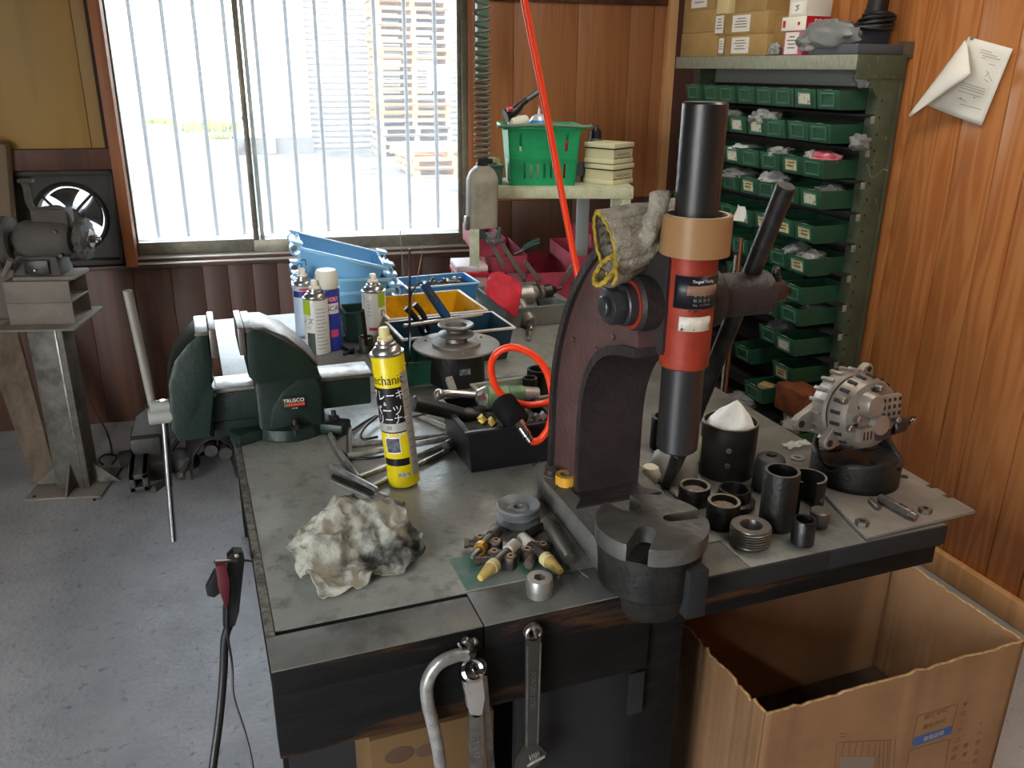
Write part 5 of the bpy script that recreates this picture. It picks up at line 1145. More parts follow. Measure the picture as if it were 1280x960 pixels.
for A, B in zip(rows, rows[1:]):
    for i in range(n_): m._f([A[i], A[(i+1) % n_], B[(i+1) % n_], B[i]])
m._f(rows[0]); m._f(rows[-1]); done(m, 'socket_body', mat('socket_grey', '9b9a96', .35, .7), t)
# three small valves
AMB = mat('amber_plastic', 'c9b067', .35, trans=.2); CLEARP = mat('milky_plastic', 'd8d4c8', .3, trans=.25); VB = mat('valve_iron', '5b534d', .4, .6, '49423d', 30)
def valve(label, pa_, pb_, flange, arm, tipmat, ringmat, endmat=None):
    zc = BZ+.019; a_, b_ = on(*pa_, zc), on(*pb_, zc); d = (b_-a_).normalized(); L = (b_-a_).length; n_ = V((-d.y, d.x, 0))
    t = thing('valve', label, 'valve', tuple((a_+b_)/2-V((0, 0, .019))))
    m = M(); m.cyl(a_+d*L*.22, a_+d*L*.62, .0085, n=18); done(m, 'body', VB, t, world=True)
    f = on(*flange, zc)
    m = M(); X_ = Matrix.Translation(f-V((0, 0, .0185))) @ Matrix.Rotation(math.atan2(n_.y, n_.x), 4, 'Z'); m.X = X_
    m.prism([(-.026, -.008), (-.02, -.0115), (.02, -.0115), (.026, -.008), (.026, .008), (.02, .0115), (-.02, .0115), (-.026, .008)], 0, .024, .002); fl_ = done(m, 'flange', VB, t, world=True)
    for s_ in (-1, 1):
        m = M(); m.X = X_; m.pipe((s_*.0165, 0, .0235), (s_*.0165, 0, .0262), .0068, .0038, 16); done(m, 'eye', mat('eye_brass', 'b8977a', .35, .7), fl_, world=True)
        m = M(); m.X = X_; m.cyl((s_*.0165, 0, .0238), (s_*.0165, 0, .0246), .0039, n=12); done(m, 'bore', MATTE, fl_, world=True)
    m = M(); m.cyl(a_, a_+d*L*.24, .0115, .012, 18, .001); done(m, 'rear_collar', endmat or CLEARP, t, world=True)
    m = M(); m.cyl(a_+d*L*.6, a_+d*L*.72, .0125, n=18, bev=.001); done(m, 'collar', ringmat, t, world=True)
    m = M(); m.cyl(a_+d*L*.72, b_, .0115 if tipmat is AMB else .006, .0065 if tipmat is AMB else .0045, 18, .0015); done(m, 'tip', tipmat, t, world=True)
    p, q = on(*arm[0], zc-.004), on(*arm[1], zc-.004)
    m = M(); m.cyl(p, q, .0065, .0075, 14, .001); m.cyl(q, q+(q-p).normalized()*.008, .009, n=6); done(m, 'side_port', VB, t, world=True)
valve('valve with brass collar and bare tip, leftmost of three', (622, 663), (590, 697), (610, 676), ((606, 679), (586, 679)), STEEL, BRASS, VB)
valve('valve with amber cone tip and clear collar, middle of three', (645, 680), (600, 723), (628, 695), ((622, 699), (600, 701)), AMB, CREAM)
valve('valve with clear collar and amber tip beside the dowel', (652, 672), (701, 715), (669, 686), ((670, 690), (662, 703)), AMB, CREAM)
# on the press base
pz = BZ+.0505
p = on(690, 594, pz); m = M(); m.lathe([(0, 0), (.017, 0), (.017, .003), (.0, .003)], 24); m.lathe([(0, .003), (.0095, .003), (.0095, .012), (0, .012)], 6); o = done(m, 'bolt_and_washer', STEEL, label='bolt head on a washer lying on the press base', cat='bolt', smooth=25); o.location = p+V((0, 0, .0004)); ROOT[o.name] = Matrix.Translation(o.location)
p = on(710, 607, pz); t = thing('masking_tape', 'small roll of orange yellow tape on the press base', 'tape', (p.x, p.y+.01, pz+.0004)); m = M(); m.lathe([(.013, 0), (.021, 0), (.021, .02), (.013, .02)], 32, ring=True); done(m, 'tape', mat('yellow_tape', 'd09a2c', .5), t)
m = M(); m.lathe([(.0115, .0), (.0131, 0), (.0131, .0202), (.0115, .0202)], 28, ring=True); done(m, 'core', mat('tape_core2', '9a8a6a', .7), t)
for k, (a_, b_, lb) in enumerate((((666, 583), (680, 571), 'thin wire clipping at the back corner of the press base'), ((692, 612), (703, 601), 'wire clipping in front of the yellow tape'), ((696, 586), (713, 581), 'wire clipping behind the yellow tape'), ((712, 610), (706, 600), 'short wire clipping touching the yellow tape'))):
    rod('wire_clipping', lb, 'wire', [on(*a_, pz+.002), on(*b_, pz+.002)], .0012, DARK, 5, False)
for k, (a_, b_, lb) in enumerate((((715, 706), (735, 722), 'thin wire on the bench beside the press drum'), ((712, 702), (722, 710), 'second short wire beside the dowel end'))):
    rod('wire_clipping', lb, 'wire', [on(*a_, BZ+.002), on(*b_, BZ+.002)], .001, BRIGHT, 5, False)
# ------------------------------------------------------------------ heap of rods between vise and tub
ROD = mat('rod_steel', 'a9a8a5', .3, .55, '85837f', 40)
def lay(z_, *pp): return [on(a_, b_, BZ+z_) for a_, b_ in pp]
rod('bent_rod', 'bent dark grey rod nearest the vise bolt', 'rod', lay(.006, (413, 543), (425, 565), (448, 597)), .006, ROD)
rod('steel_rod', 'short rod standing crosswise by the vise foot', 'rod', lay(.005, (437, 533), (438, 568)), .005, ROD, sm=False)
rod('steel_rod', 'upper long rod passing behind the yellow can', 'rod', lay(.006, (440, 556), (562, 543)), .006, ROD, sm=False)
rod('steel_rod', 'second long rod passing behind the yellow can', 'rod', lay(.012, (435, 570), (500, 559), (567, 546)), .007, ROD, sm=False)
rod('steel_rod', 'rod slanting up to the tub, third behind the can', 'rod', lay(.006, (449, 596), (566, 552)), .006, ROD, sm=False)
rod('steel_rod', 'rod leading from the rag side to the tub corner', 'rod', lay(.005, (461, 610), (560, 563)), .0055, ROD, sm=False)
rod('steel_rod', 'rod lying by the handle behind the yellow can', 'rod', lay(.006, (514, 515), (565, 538)), .007, BRIGHT, sm=False)
rod('thick_rod', 'thick bright rod, upper of the two pointing at the rag', 'rod', lay(.012, (414, 582), (472, 613)), .0065, ROD, 12, False)
t = thing('long_drill', 'long two step steel bar pointing at the rag', 'bar', tuple(on(460, 612, BZ))); a_, b_, c_ = on(416, 595, BZ+.006), on(470, 617, BZ+.006), on(504, 631, BZ+.006)
m = M(); m.cyl(a_, b_, .005, n=12, bev=.001); done(m, 'shank', DARK, t, world=True); m = M(); m.cyl(b_, c_, .0066, n=14, bev=.001); done(m, 'thick_end', ROD, t, world=True)
rod('steel_rod', 'thin bright rod under the two step bar', 'rod', lay(.003, (414, 601), (462, 622)), .003, BRIGHT, 8, False)
for k, (a_, b_, lb) in enumerate((((556, 545), (571, 543), 'round collar on the long rod near the tub'), ((557, 558), (566, 552), 'second collar on the rods near the tub'))):
    p, q = on(*a_, BZ+.012), on(*b_, BZ+.012); m = M(); m.cyl(p, q, .011, n=16, bev=.001); done(m, 'collar', ROD, loc=tuple(p), label=lb, cat='collar')
rod('black_cable', 'thin black cable looping through the heap of rods', 'cable', lay(.004, (470, 520), (455, 528), (440, 538), (425, 545), (420, 552), (425, 562), (437, 571), (460, 573), (480, 570)) , .0032, RUBBER, 8)
rod('black_cable', 'black cable curving behind the can to the tub', 'cable', lay(.014, (472, 546), (455, 549), (451, 543), (458, 532), (472, 520)), .0032, RUBBER, 8)
rod('black_cable', 'black cable loop at the tub side of the rods', 'cable', lay(.015, (512, 522), (540, 516), (562, 521), (570, 535), (560, 544), (530, 549)), .003, RUBBER, 8)
# ------------------------------------------------------------------ greasy rag
RAG = mat('greasy_rag', 'a8a89c', .9, 0, '6d6e67', 16, .42, .6, .2, 250, col3='22221f', scale3=12, lo3=.5, hi3=.64)
rc_ = on(447, 698, BZ)
def ridg(p, sc, seed=0): return 1-abs(noise.noise(p*sc+V((seed, seed*.7, 0))))*2
# crumpled cloth heap: 25 rows of 25 settled cloth points, x y z in millimetres
RAGPTS = [
    [-80, -117, 3, -86, -110, 6, -88, -102, 1, -89, -95, 7, -88, -95, 16, -92, -89, 17, -94, -81, 23, -95, -73, 29, -102, -66, 25, -106, -60, 17, -108, -53, 12, -107, -46, 4, -111, -35, 3, -114, -25, 7, -116, -18, 12, -113, -9, 12, -112, 0, 16, -115, 5, 19, -116, 13, 24, -117, 22, 18, -121, 31, 19, -125, 40, 25, -118, 48, 21, -119, 48, 32, -118, 57, 40],
    [-73, -113, 9, -75, -107, 2, -78, -101, 6, -77, -94, 5, -78, -90, 13, -81, -82, 18, -87, -76, 16, -88, -68, 21, -90, -61, 22, -95, -57, 16, -97, -50, 11, -101, -43, 12, -104, -34, 12, -104, -25, 11, -106, -18, 17, -107, -10, 23, -105, -1, 21, -103, 8, 20, -106, 18, 20, -110, 25, 26, -110, 33, 26, -114, 40, 30, -113, 45, 30, -108, 51, 28, -106, 57, 33],
    [-62, -114, 1, -63, -104, 3, -65, -100, 10, -66, -93, 9, -70, -86, 11, -73, -78, 12, -75, -71, 14, -80, -63, 13, -80, -56, 16, -84, -52, 12, -87, -45, 13, -91, -38, 14, -95, -32, 19, -94, -24, 16, -94, -14, 17, -96, -7, 24, -99, 2, 26, -100, 10, 29, -98, 20, 29, -102, 25, 33, -105, 33, 36, -104, 42, 36, -105, 48, 39, -100, 54, 34, -97, 60, 27],
    [-48, -113, 4, -52, -107, 10, -53, -99, 13, -56, -90, 12, -61, -82, 10, -63, -74, 12, -66, -67, 11, -69, -60, 12, -71, -52, 8, -75, -44, 8, -81, -38, 7, -82, -33, 15, -85, -30, 23, -87, -22, 27, -86, -12, 25, -87, -5, 27, -89, 3, 30, -91, 12, 34, -92, 20, 38, -93, 27, 41, -97, 33, 45, -94, 40, 39, -94, 49, 40, -94, 58, 41, -92, 66, 36],
    [-36, -111, 10, -41, -105, 13, -44, -98, 7, -47, -88, 5, -51, -78, 5, -52, -70, 10, -57, -63, 7, -60, -56, 9, -63, -48, 9, -67, -40, 9, -72, -31, 8, -74, -26, 13, -76, -22, 20, -77, -19, 29, -80, -12, 34, -83, -7, 37, -85, 1, 40, -83, 10, 41, -84, 17, 44, -85, 25, 49, -86, 34, 50, -84, 43, 43, -85, 50, 41, -85, 59, 39, -85, 66, 43],
    [-27, -108, 9, -31, -99, 12, -34, -92, 9, -37, -86, 5, -39, -77, 5, -42, -67, 5, -48, -60, 3, -54, -51, 2, -57, -43, 6, -58, -36, 10, -62, -28, 11, -64, -21, 13, -66, -17, 21, -67, -13, 30, -71, -12, 39, -76, -10, 46, -79, -2, 50, -75, 8, 48, -73, 17, 48, -74, 26, 49, -75, 35, 49, -74, 42, 42, -76, 52, 42, -77, 61, 45, -77, 70, 44],
    [-22, -106, 2, -24, -96, 5, -24, -88, 10, -27, -81, 11, -31, -74, 12, -33, -64, 7, -40, -55, 7, -45, -47, 4, -48, -39, 4, -49, -33, 8, -51, -24, 12, -54, -23, 20, -55, -17, 26, -58, -17, 35, -62, -15, 44, -66, -8, 48, -68, 0, 54, -69, 9, 58, -66, 18, 56, -63, 27, 52, -65, 36, 49, -64, 45, 45, -65, 54, 43, -67, 63, 46, -69, 69, 52],
    [-10, -103, 2, -15, -95, 4, -19, -86, 5, -21, -77, 9, -23, -69, 15, -27, -60, 15, -32, -51, 11, -38, -44, 6, -38, -37, 6, -40, -34, 14, -41, -26, 19, -43, -19, 23, -45, -18, 32, -48, -15, 39, -51, -11, 46, -55, -4, 48, -56, 4, 54, -58, 11, 59, -59, 21, 64, -60, 31, 61, -60, 39, 57, -59, 47, 54, -60, 55, 54, -57, 62, 52, -60, 64, 59],
    [1, -97, 3, -6, -88, 4, -12, -80, 4, -16, -72, 3, -19, -63, 6, -18, -55, 11, -23, -49, 6, -28, -41, 5, -30, -35, 5, -30, -30, 14, -32, -25, 23, -34, -18, 28, -36, -14, 34, -37, -14, 43, -41, -7, 47, -44, 1, 48, -47, 8, 52, -49, 17, 54, -48, 24, 61, -50, 33, 64, -51, 41, 64, -52, 48, 61, -54, 56, 65, -50, 64, 61, -48, 68, 54],
    [5, -94, 14, -1, -85, 12, -7, -76, 12, -7, -68, 9, -8, -60, 4, -11, -51, 3, -14, -42, 5, -18, -36, 9, -20, -29, 7, -24, -22, 11, -26, -17, 19, -26, -15, 29, -27, -12, 36, -28, -7, 43, -30, -3, 49, -33, 5, 50, -37, 10, 56, -37, 18, 52, -38, 27, 56, -40, 36, 59, -41, 44, 64, -43, 52, 60, -45, 60, 63, -44, 68, 67, -43, 75, 63],
    [13, -86, 20, 7, -79, 16, 2, -71, 13, 0, -65, 12, 0, -57, 10, -3, -48, 10, -6, -40, 12, -8, -32, 12, -11, -25, 13, -14, -20, 16, -16, -13, 20, -17, -10, 27, -20, -5, 33, -21, 1, 40, -21, 4, 49, -23, 11, 51, -26, 15, 58, -28, 22, 59, -31, 27, 61, -33, 35, 66, -34, 45, 67, -34, 53, 65, -37, 59, 70, -35, 68, 69, -34, 77, 65],
    [10, -87, 7, 10, -77, 9, 12, -68, 10, 8, -62, 6, 7, -55, 10, 5, -47, 11, 4, -38, 10, 1, -30, 10, -1, -23, 12, -2, -17, 18, -5, -9, 22, -9, -2, 26, -10, 0, 36, -13, 7, 39, -12, 13, 46, -13, 16, 53, -16, 22, 58, -19, 26, 65, -21, 33, 63, -23, 39, 69, -26, 47, 74, -27, 55, 72, -27, 62, 71, -29, 69, 77, -29, 79, 75],
    [21, -81, 11, 17, -75, 7, 19, -67, 4, 18, -57, 3, 16, -49, 5, 16, -42, 9, 13, -35, 4, 10, -26, 3, 8, -17, 6, 6, -10, 14, 5, -4, 20, 3, 1, 27, 0, 3, 37, -2, 6, 42, -1, 15, 46, -2, 20, 54, -6, 26, 60, -9, 32, 67, -12, 39, 67, -15, 46, 66, -16, 52, 75, -19, 61, 79, -18, 68, 73, -21, 75, 73, -20, 80, 79],
    [27, -79, 2, 28, -74, 10, 28, -66, 10, 28, -57, 7, 27, -48, 5, 27, -40, 4, 24, -31, 2, 20, -23, 6, 17, -17, 12, 16, -10, 16, 16, -4, 22, 14, -2, 31, 10, -1, 41, 7, 4, 48, 9, 13, 52, 8, 21, 57, 5, 27, 64, 1, 35, 66, -1, 44, 69, -4, 52, 66, -6, 58, 73, -8, 65, 78, -11, 74, 78, -13, 82, 73, -19, 89, 71],
    [36, -80, 2, 38, -73, 5, 39, -66, 10, 39, -57, 8, 38, -49, 5, 37, -39, 6, 33, -32, 9, 28, -27, 15, 26, -19, 19, 26, -12, 23, 27, -5, 25, 24, -2, 34, 20, 1, 43, 17, 10, 44, 17, 15, 52, 17, 21, 60, 14, 30, 61, 11, 39, 62, 8, 47, 64, 7, 55, 68, 4, 64, 71, 0, 69, 70, -2, 77, 73, -5, 86, 74, -8, 95, 72],
    [45, -84, 5, 48, -75, 2, 49, -66, 3, 48, -56, 7, 46, -48, 11, 39, -44, 16, 38, -37, 18, 35, -31, 23, 35, -22, 25, 35, -14, 24, 35, -8, 31, 33, -1, 39, 32, 6, 45, 28, 15, 43, 26, 23, 49, 26, 28, 57, 22, 35, 59, 18, 42, 62, 16, 50, 63, 15, 58, 64, 11, 67, 65, 8, 74, 64, 5, 81, 65, 5, 89, 68, 1, 97, 70],
    [56, -88, 4, 58, -78, 6, 57, -69, 9, 53, -62, 14, 49, -54, 20, 45, -48, 25, 46, -39, 23, 47, -30, 22, 46, -21, 23, 45, -13, 25, 44, -5, 30, 43, 3, 36, 43, 10, 43, 39, 17, 46, 37, 24, 50, 36, 33, 56, 32, 39, 61, 27, 46, 66, 24, 52, 70, 22, 60, 68, 20, 69, 65, 17, 76, 59, 13, 85, 57, 13, 93, 61, 14, 101, 68],
    [69, -84, 1, 66, -78, 8, 64, -71, 15, 59, -65, 21, 56, -58, 26, 55, -48, 28, 58, -40, 23, 59, -29, 22, 55, -23, 26, 51, -16, 32, 50, -7, 36, 49, 2, 40, 52, 11, 45, 49, 16, 52, 45, 22, 57, 42, 29, 64, 39, 38, 68, 36, 48, 70, 33, 56, 70, 31, 64, 73, 30, 72, 68, 26, 81, 65, 23, 89, 60, 23, 95, 56, 24, 104, 61],
    [70, -80, 14, 74, -73, 8, 70, -64, 11, 65, -57, 16, 67, -55, 26, 67, -49, 33, 67, -39, 31, 65, -28, 32, 64, -21, 33, 60, -14, 37, 58, -4, 36, 57, 3, 40, 58, 9, 49, 59, 16, 57, 56, 25, 58, 53, 34, 63, 49, 41, 68, 46, 49, 68, 43, 58, 69, 40, 67, 68, 40, 76, 69, 36, 83, 64, 33, 91, 62, 33, 97, 56, 31, 104, 52],
    [82, -79, 15, 81, -69, 17, 79, -59, 17, 75, -50, 18, 73, -44, 23, 78, -43, 31, 76, -36, 33, 73, -27, 33, 72, -18, 38, 67, -11, 44, 65, -2, 45, 64, 8, 42, 64, 16, 45, 65, 21, 53, 67, 29, 59, 64, 38, 63, 60, 46, 67, 55, 54, 67, 51, 61, 66, 48, 69, 64, 49, 78, 61, 46, 86, 57, 42, 92, 55, 42, 102, 57, 36, 107, 55],
    [86, -72, 11, 89, -66, 18, 87, -55, 21, 85, -45, 21, 81, -38, 18, 84, -34, 24, 87, -29, 32, 83, -21, 31, 79, -12, 33, 75, -5, 37, 76, 1, 45, 75, 10, 45, 73, 17, 48, 72, 25, 50, 70, 35, 52, 70, 44, 57, 67, 52, 60, 65, 60, 64, 61, 67, 63, 58, 74, 66, 56, 82, 62, 54, 89, 55, 49, 97, 51, 45, 104, 48, 46, 111, 51],
    [98, -68, 13, 95, -61, 10, 92, -51, 12, 94, -43, 15, 92, -36, 12, 93, -30, 19, 96, -25, 26, 93, -16, 28, 90, -7, 32, 84, 1, 32, 85, 6, 40, 85, 12, 47, 83, 21, 49, 81, 29, 54, 79, 38, 55, 76, 47, 56, 73, 56, 54, 71, 64, 56, 67, 71, 58, 64, 79, 57, 65, 87, 61, 60, 94, 59, 57, 103, 56, 53, 110, 49, 49, 116, 42],
    [104, -61, 17, 103, -57, 10, 101, -50, 9, 102, -42, 8, 103, -32, 8, 104, -27, 15, 102, -19, 18, 102, -11, 23, 100, -3, 27, 95, 6, 28, 95, 12, 36, 95, 18, 43, 92, 25, 46, 90, 33, 50, 89, 42, 55, 86, 51, 59, 82, 61, 60, 78, 69, 57, 76, 76, 53, 73, 82, 52, 71, 89, 51, 65, 94, 48, 64, 103, 47, 60, 107, 41, 63, 117, 42],
    [109, -64, 17, 112, -56, 12, 110, -49, 13, 107, -42, 15, 112, -33, 13, 115, -24, 15, 113, -17, 19, 112, -7, 19, 110, 1, 22, 105, 11, 23, 104, 17, 31, 103, 24, 38, 101, 30, 46, 98, 38, 46, 94, 47, 47, 90, 56, 51, 88, 65, 55, 87, 74, 57, 86, 82, 54, 80, 88, 56, 77, 92, 49, 74, 95, 42, 72, 101, 40, 69, 107, 33, 73, 115, 35],
    [111, -56, 27, 118, -54, 21, 116, -50, 21, 113, -42, 27, 113, -31, 26, 121, -24, 25, 125, -14, 25, 118, -6, 27, 120, 4, 22, 116, 14, 25, 111, 24, 24, 108, 32, 31, 104, 39, 39, 108, 43, 48, 103, 52, 45, 97, 61, 44, 91, 68, 45, 87, 79, 47, 93, 86, 51, 88, 94, 51, 82, 101, 51, 85, 99, 41, 80, 108, 41, 78, 112, 32, 74, 114, 23],
]
m = M(); g_r = [[m._v([(rc_.x+r_[3*j]*.00095, rc_.y+r_[3*j+1]*.00098, BZ+.0025+r_[3*j+2]*.00105)])[0] for j in range(25)] for r_ in RAGPTS]
for i in range(24):
    for j in range(24): m._f([g_r[i][j], g_r[i+1][j], g_r[i+1][j+1], g_r[i][j+1]])
o = done(m, 'rag', RAG, loc=(rc_.x, rc_.y, BZ), label='grey oil stained rag crumpled on the near left of the bench', cat='rag', smooth=180)
md = o.modifiers.new('u', 'SUBSURF'); md.levels = 3; bake(o)
for v in o.data.vertices:
    g = v.co.copy(); v.co.z += (.008*ridg(g, 19, 3)**2+.0035*ridg(g, 44, 6)-.003)*min(1, v.co.z/.02)
md = o.modifiers.new('s', 'SOLIDIFY'); md.thickness = .0018; md.offset = 0; bake(o)
def cloth_flap(name, label, grid, mt, parent=None, thick=.003, sub=3, amp=.004, sc=25):
    """a cloth patch through a small grid of points"""
    m = M(); g = [[m._v([p])[0] for p in row] for row in grid]
    for i in range(len(g)-1):
        for j in range(len(g[0])-1): m._f([g[i][j], g[i+1][j], g[i+1][j+1], g[i][j+1]])
    o = done(m, name, mt, parent, world=True, smooth=80) if parent else done(m, name, mt, loc=tuple(grid[0][0]), label=label[0], cat=label[1], smooth=80)
    md = o.modifiers.new('s', 'SUBSURF'); md.levels = sub; bake(o)
    off_ = o.location if not parent else V((0, 0, 0))
    for v in o.data.vertices:
        k = noise.noise_vector((v.co+off_)*sc)*amp; g = v.co+off_; v.co += V((k.x, k.y, k.z+amp*1.6*(ridg(g, 22, 5)**2-.4)+amp*.6*ridg(g, 48, 2)))
    md = o.modifiers.new('t', 'SOLIDIFY'); md.thickness = thick; md.offset = 0; bake(o); return o
def bz_(px, py, z_): return on(px, py, BZ+z_)
def rc2(px, py, dy): return ony(px, py, CLY-.045+dy)
cloth_flap('red_cloth', ('red cloth draped over the left end of the grey tray', 'cloth'), [[rc2(612, 340, .05), rc2(626, 341, .05), rc2(639, 346, .02), rc2(652, 354, .02)], [rc2(610, 349, .01), rc2(625, 352, -.04), rc2(640, 358, .0), rc2(652, 362, -.03)], [rc2(607, 359, -.05), rc2(622, 365, -.02), rc2(638, 371, -.08), rc2(650, 376, -.04)], [rc2(605, 367, -.06), rc2(619, 377, -.075), rc2(634, 389, -.085), rc2(646, 401, -.075)]], CL, amp=.003)
# ------------------------------------------------------------------ tools hanging on the bench front
fy = by0-.012
def fr(px, py, dy=0): return ony(px, py, fy+dy)
t = thing('bent_tube_clamp', 'bent steel tube bracket with wing nut hanging from the bench front', 'bracket', tuple(fr(545, 830)))
m = M(); m.tube([fr(585, 817), fr(568, 820), fr(548, 830), fr(535, 850), (fr(534, 875)), fr(541, 905), fr(549, 945), fr(552, 985)], .0105, 14); done(m, 'tube', ROD, t, world=True)
m = M(); m.cyl(fr(588, 822), fr(588, 800), .0065, n=12); m.cyl(fr(588, 819), fr(588, 812), .011, n=6); done(m, 'bolt', DARK, t, world=True)
for s_ in (-1, 1):
    m = M(); m.cyl(fr(588, 808), fr(588+s_*8, 799), .004, .0065, 12, .002); done(m, 'wing', STEEL, t, world=True)
rod('nail', 'bright nail holding the bent tube bracket', 'nail', [fr(573, 805, -.02), fr(580, 815, .02)], .002, BRIGHT, 8, False)
XZ = Matrix(((1, 0, 0, 0), (0, 0, -1, 0), (0, 1, 0, 0), (0, 0, 0, 1)))
def spanner(name, label, hx, hy, rr, slabs, dy):
    t = thing(name, label, 'spanner', tuple(fr(hx, hy, dy)))
    c_ = fr(hx, hy, dy); ro = rr*mpp(c_); nrm = V((.15, -1, .9)).normalized()
    m = M(); m.pipe(c_-nrm*.009, c_+nrm*.009, ro, ro*.6, 28, .004); done(m, 'ring', CHROME, t, world=True)
    m = M()
    A_, L_ = axm(c_-nrm*.008, c_+nrm*.008)
    for nm, poly, d0, d1, mt in slabs:
        m = M(); m.X = XZ; m.prism([(fr(a_, b_, dy).x, fr(a_, b_, dy).z) for a_, b_ in poly], -fy-dy-d1, -fy-dy-d0, .003); done(m, nm, mt, t, world=True)
    return t
t = spanner('ring_spanner', 'bright offset ring spanner hanging second from the left', 590, 838, 15.5, [('offset_neck', [(578, 846), (603, 846), (606, 870), (603, 890), (598, 897), (590, 897), (586, 888)], -.004, .016, BRIGHT), ('handle', [(586, 890), (603, 890), (604, 930), (606, 1000), (588, 1000), (586, 930)], -.004, .006, STEEL)], -.014)
p = ROOT[t.name].translation
text('15 x 17', .014, CHROME, 'stamped_lettering', t, Matrix.Translation(fr(595, 935, -.0215)-p) @ Matrix.Rotation(R(90), 4, 'X') @ Matrix.Rotation(R(-88), 4, 'Z'))
spanner('ring_spanner', 'darker spanner hanging behind the bright ring spanner', 597, 834, 11, [('handle', [(602, 845), (609, 845), (613, 900), (622, 1000), (611, 1000), (606, 900)], -.003, .003, STEEL)], .006)
t = thing('adjustable_wrench', 'dark adjustable wrench hanging from a nail on the bench front', 'wrench', tuple(fr(666, 800)))
wz0, wz1 = fr(666, 790).z, fr(664, 930).z; wx = fr(666, 800).x; wx1 = fr(664, 925).x; hw = 10.5*mpp(fr(666, 800)); WRM = mat('wrench_dark', '55544f', .35, .8)
X_ = Matrix(((1, 0, 0, 0), (0, 0, 1, 0), (0, 1, 0, 0), (0, 0, 0, 1)))
m = M(); m.X = Matrix(((1, 0, 0, 0), (0, 0, -1, 0), (0, 1, 0, 0), (0, 0, 0, 1)))
m.prism([(wx-hw*.95, wz0-.005), (wx+hw*.95, wz0-.005), (wx1+hw*.8, wz1), (wx1-hw*.8, wz1)], -fy-.004, -fy+.006, .002)
done(m, 'handle', WRM, t, world=True)
m = M(); m.pipe((wx, fy+.005, wz0), (wx, fy-.006, wz0), hw*1.12, hw*.62, 24, .002); done(m, 'hang_eye', STEEL, t, world=True)
for s_ in (-1, 1): m = M(); m.tube([(wx+s_*hw*.85, fy-.005, wz0-.02), (wx1+s_*hw*.7, fy-.005, wz1)], .002, 6, sm=False); done(m, 'handle_rib', STEEL, t, world=True)
m = M(); m.X = Matrix(((1, 0, 0, 0), (0, 0, -1, 0), (0, 1, 0, 0), (0, 0, 0, 1))); m.prism([(wx1-hw*.8, wz1+.002), (wx1+hw*.8, wz1+.002), (wx1+hw*2, wz1-.022), (wx1+hw*1.7, wz1-.03), (wx1+hw*.6, wz1-.04), (wx1-hw*.4, wz1-.055), (wx1-hw*1.4, wz1-.075), (wx1-hw*2.3, wz1-.07), (wx1-hw*1.9, wz1-.03)], -fy-.006, -fy+.008, .002); done(m, 'fixed_jaw', WRM, t, world=True)
m = M(); kx = fr(668, 938); m.ax(V((wx1-.006, fy-.006, wz1-.022)), V((wx1+.014, fy-.006, wz1-.017))); m.lathe([(0, 0)]+[q_ for i in range(5) for q_ in ((.006, .004*i), (.008, .004*i+.002))]+[(0, .0205)], 16); done(m, 'knurl', STEEL, t, world=True)
m = M(); m.cyl((wx1-.01, fy-.0075, wz1-.037), (wx1+.022, fy-.0075, wz1-.026), .003, n=8); done(m, 'slide_edge', BRIGHT, t, world=True)
text('FORGED STEEL', .012, STEEL, 'stamped_lettering', t, Matrix.Translation(V((wx-.001, fy-.0063, (wz0+wz1)/2))-ROOT[t.name].translation) @ Matrix.Rotation(R(90), 4, 'X') @ Matrix.Rotation(R(-90), 4, 'Z'))
rod('nail', 'bright nail through the eye of the adjustable wrench', 'nail', [fr(667, 786, -.025), fr(671, 798, -.001), fr(671, 797, .02)], .0025, BRIGHT, 8, False)
# clamp on the left edge with its cables
cy_ = 1.36
def cl(px, py, dy=0): return ony(px, py, cy_+dy)
t = thing('cable_clamp', 'black and dark red battery clamp hung on the left bench edge', 'clamp', tuple(cl(290, 700)))
DRED = mat('clamp_red', '4f1a22', .45)
def slab(nm, poly, d0, d1, mt, bev=.002):
    m = M(); m.X = Matrix(((1, 0, 0, 0), (0, 0, -1, 0), (0, 1, 0, 0), (0, 0, 0, 1))); m.prism([(cl(a_, b_).x, cl(a_, b_).z) for a_, b_ in poly], -cy_-d1, -cy_-d0, bev); return done(m, nm, mt, t, world=True)
slab('black_jaw', [(284, 698), (292, 690), (303, 691), (306, 700), (302, 735), (299, 765), (294, 783), (279, 784), (279, 765), (286, 735)], .0, .02, RUBBER)
slab('red_jaw', [(269, 702), (282, 700), (287, 722), (286, 748), (283, 756), (279, 748), (272, 728)], -.016, -.002, DRED)
slab('lever', [(268, 714), (275, 716), (276, 740), (268, 746), (259, 744), (257, 735)], -.004, .012, RUBBER)
m = M(); m.cyl(cl(268, 702, -.01), cl(305, 700, .008), .0035, n=10); done(m, 'pin', STEEL, t, world=True)
m = M(); m.cyl(cl(303, 700, .008), cl(316, 701, .008), .0022, n=8); done(m, 'nail', DARK, t, world=True)
m = M(); m.cyl(cl(295, 693, -.002), cl(297, 697, -.006), .004, n=10); done(m, 'rivet', STEEL, t, world=True)
m = M(); m.tube([cl(287, 780, .008), cl(281, 800, .008), cl(279, 845, .0), cl(274, 900, -.02), cl(266, 960, -.05), cl(262, 1010, -.08)], .0075, 12); done(m, 'thick_cable', RUBBER, t, world=True)
m = M(); m.tube([cl(284, 755, -.004), cl(284, 790, -.004), cl(290, 830, -.0), cl(292, 870, -.02), cl(306, 915, -.05), cl(316, 958, -.08), cl(320, 1010, -.1)], .0022, 8); done(m, 'thin_cable', RUBBER, t, world=True)
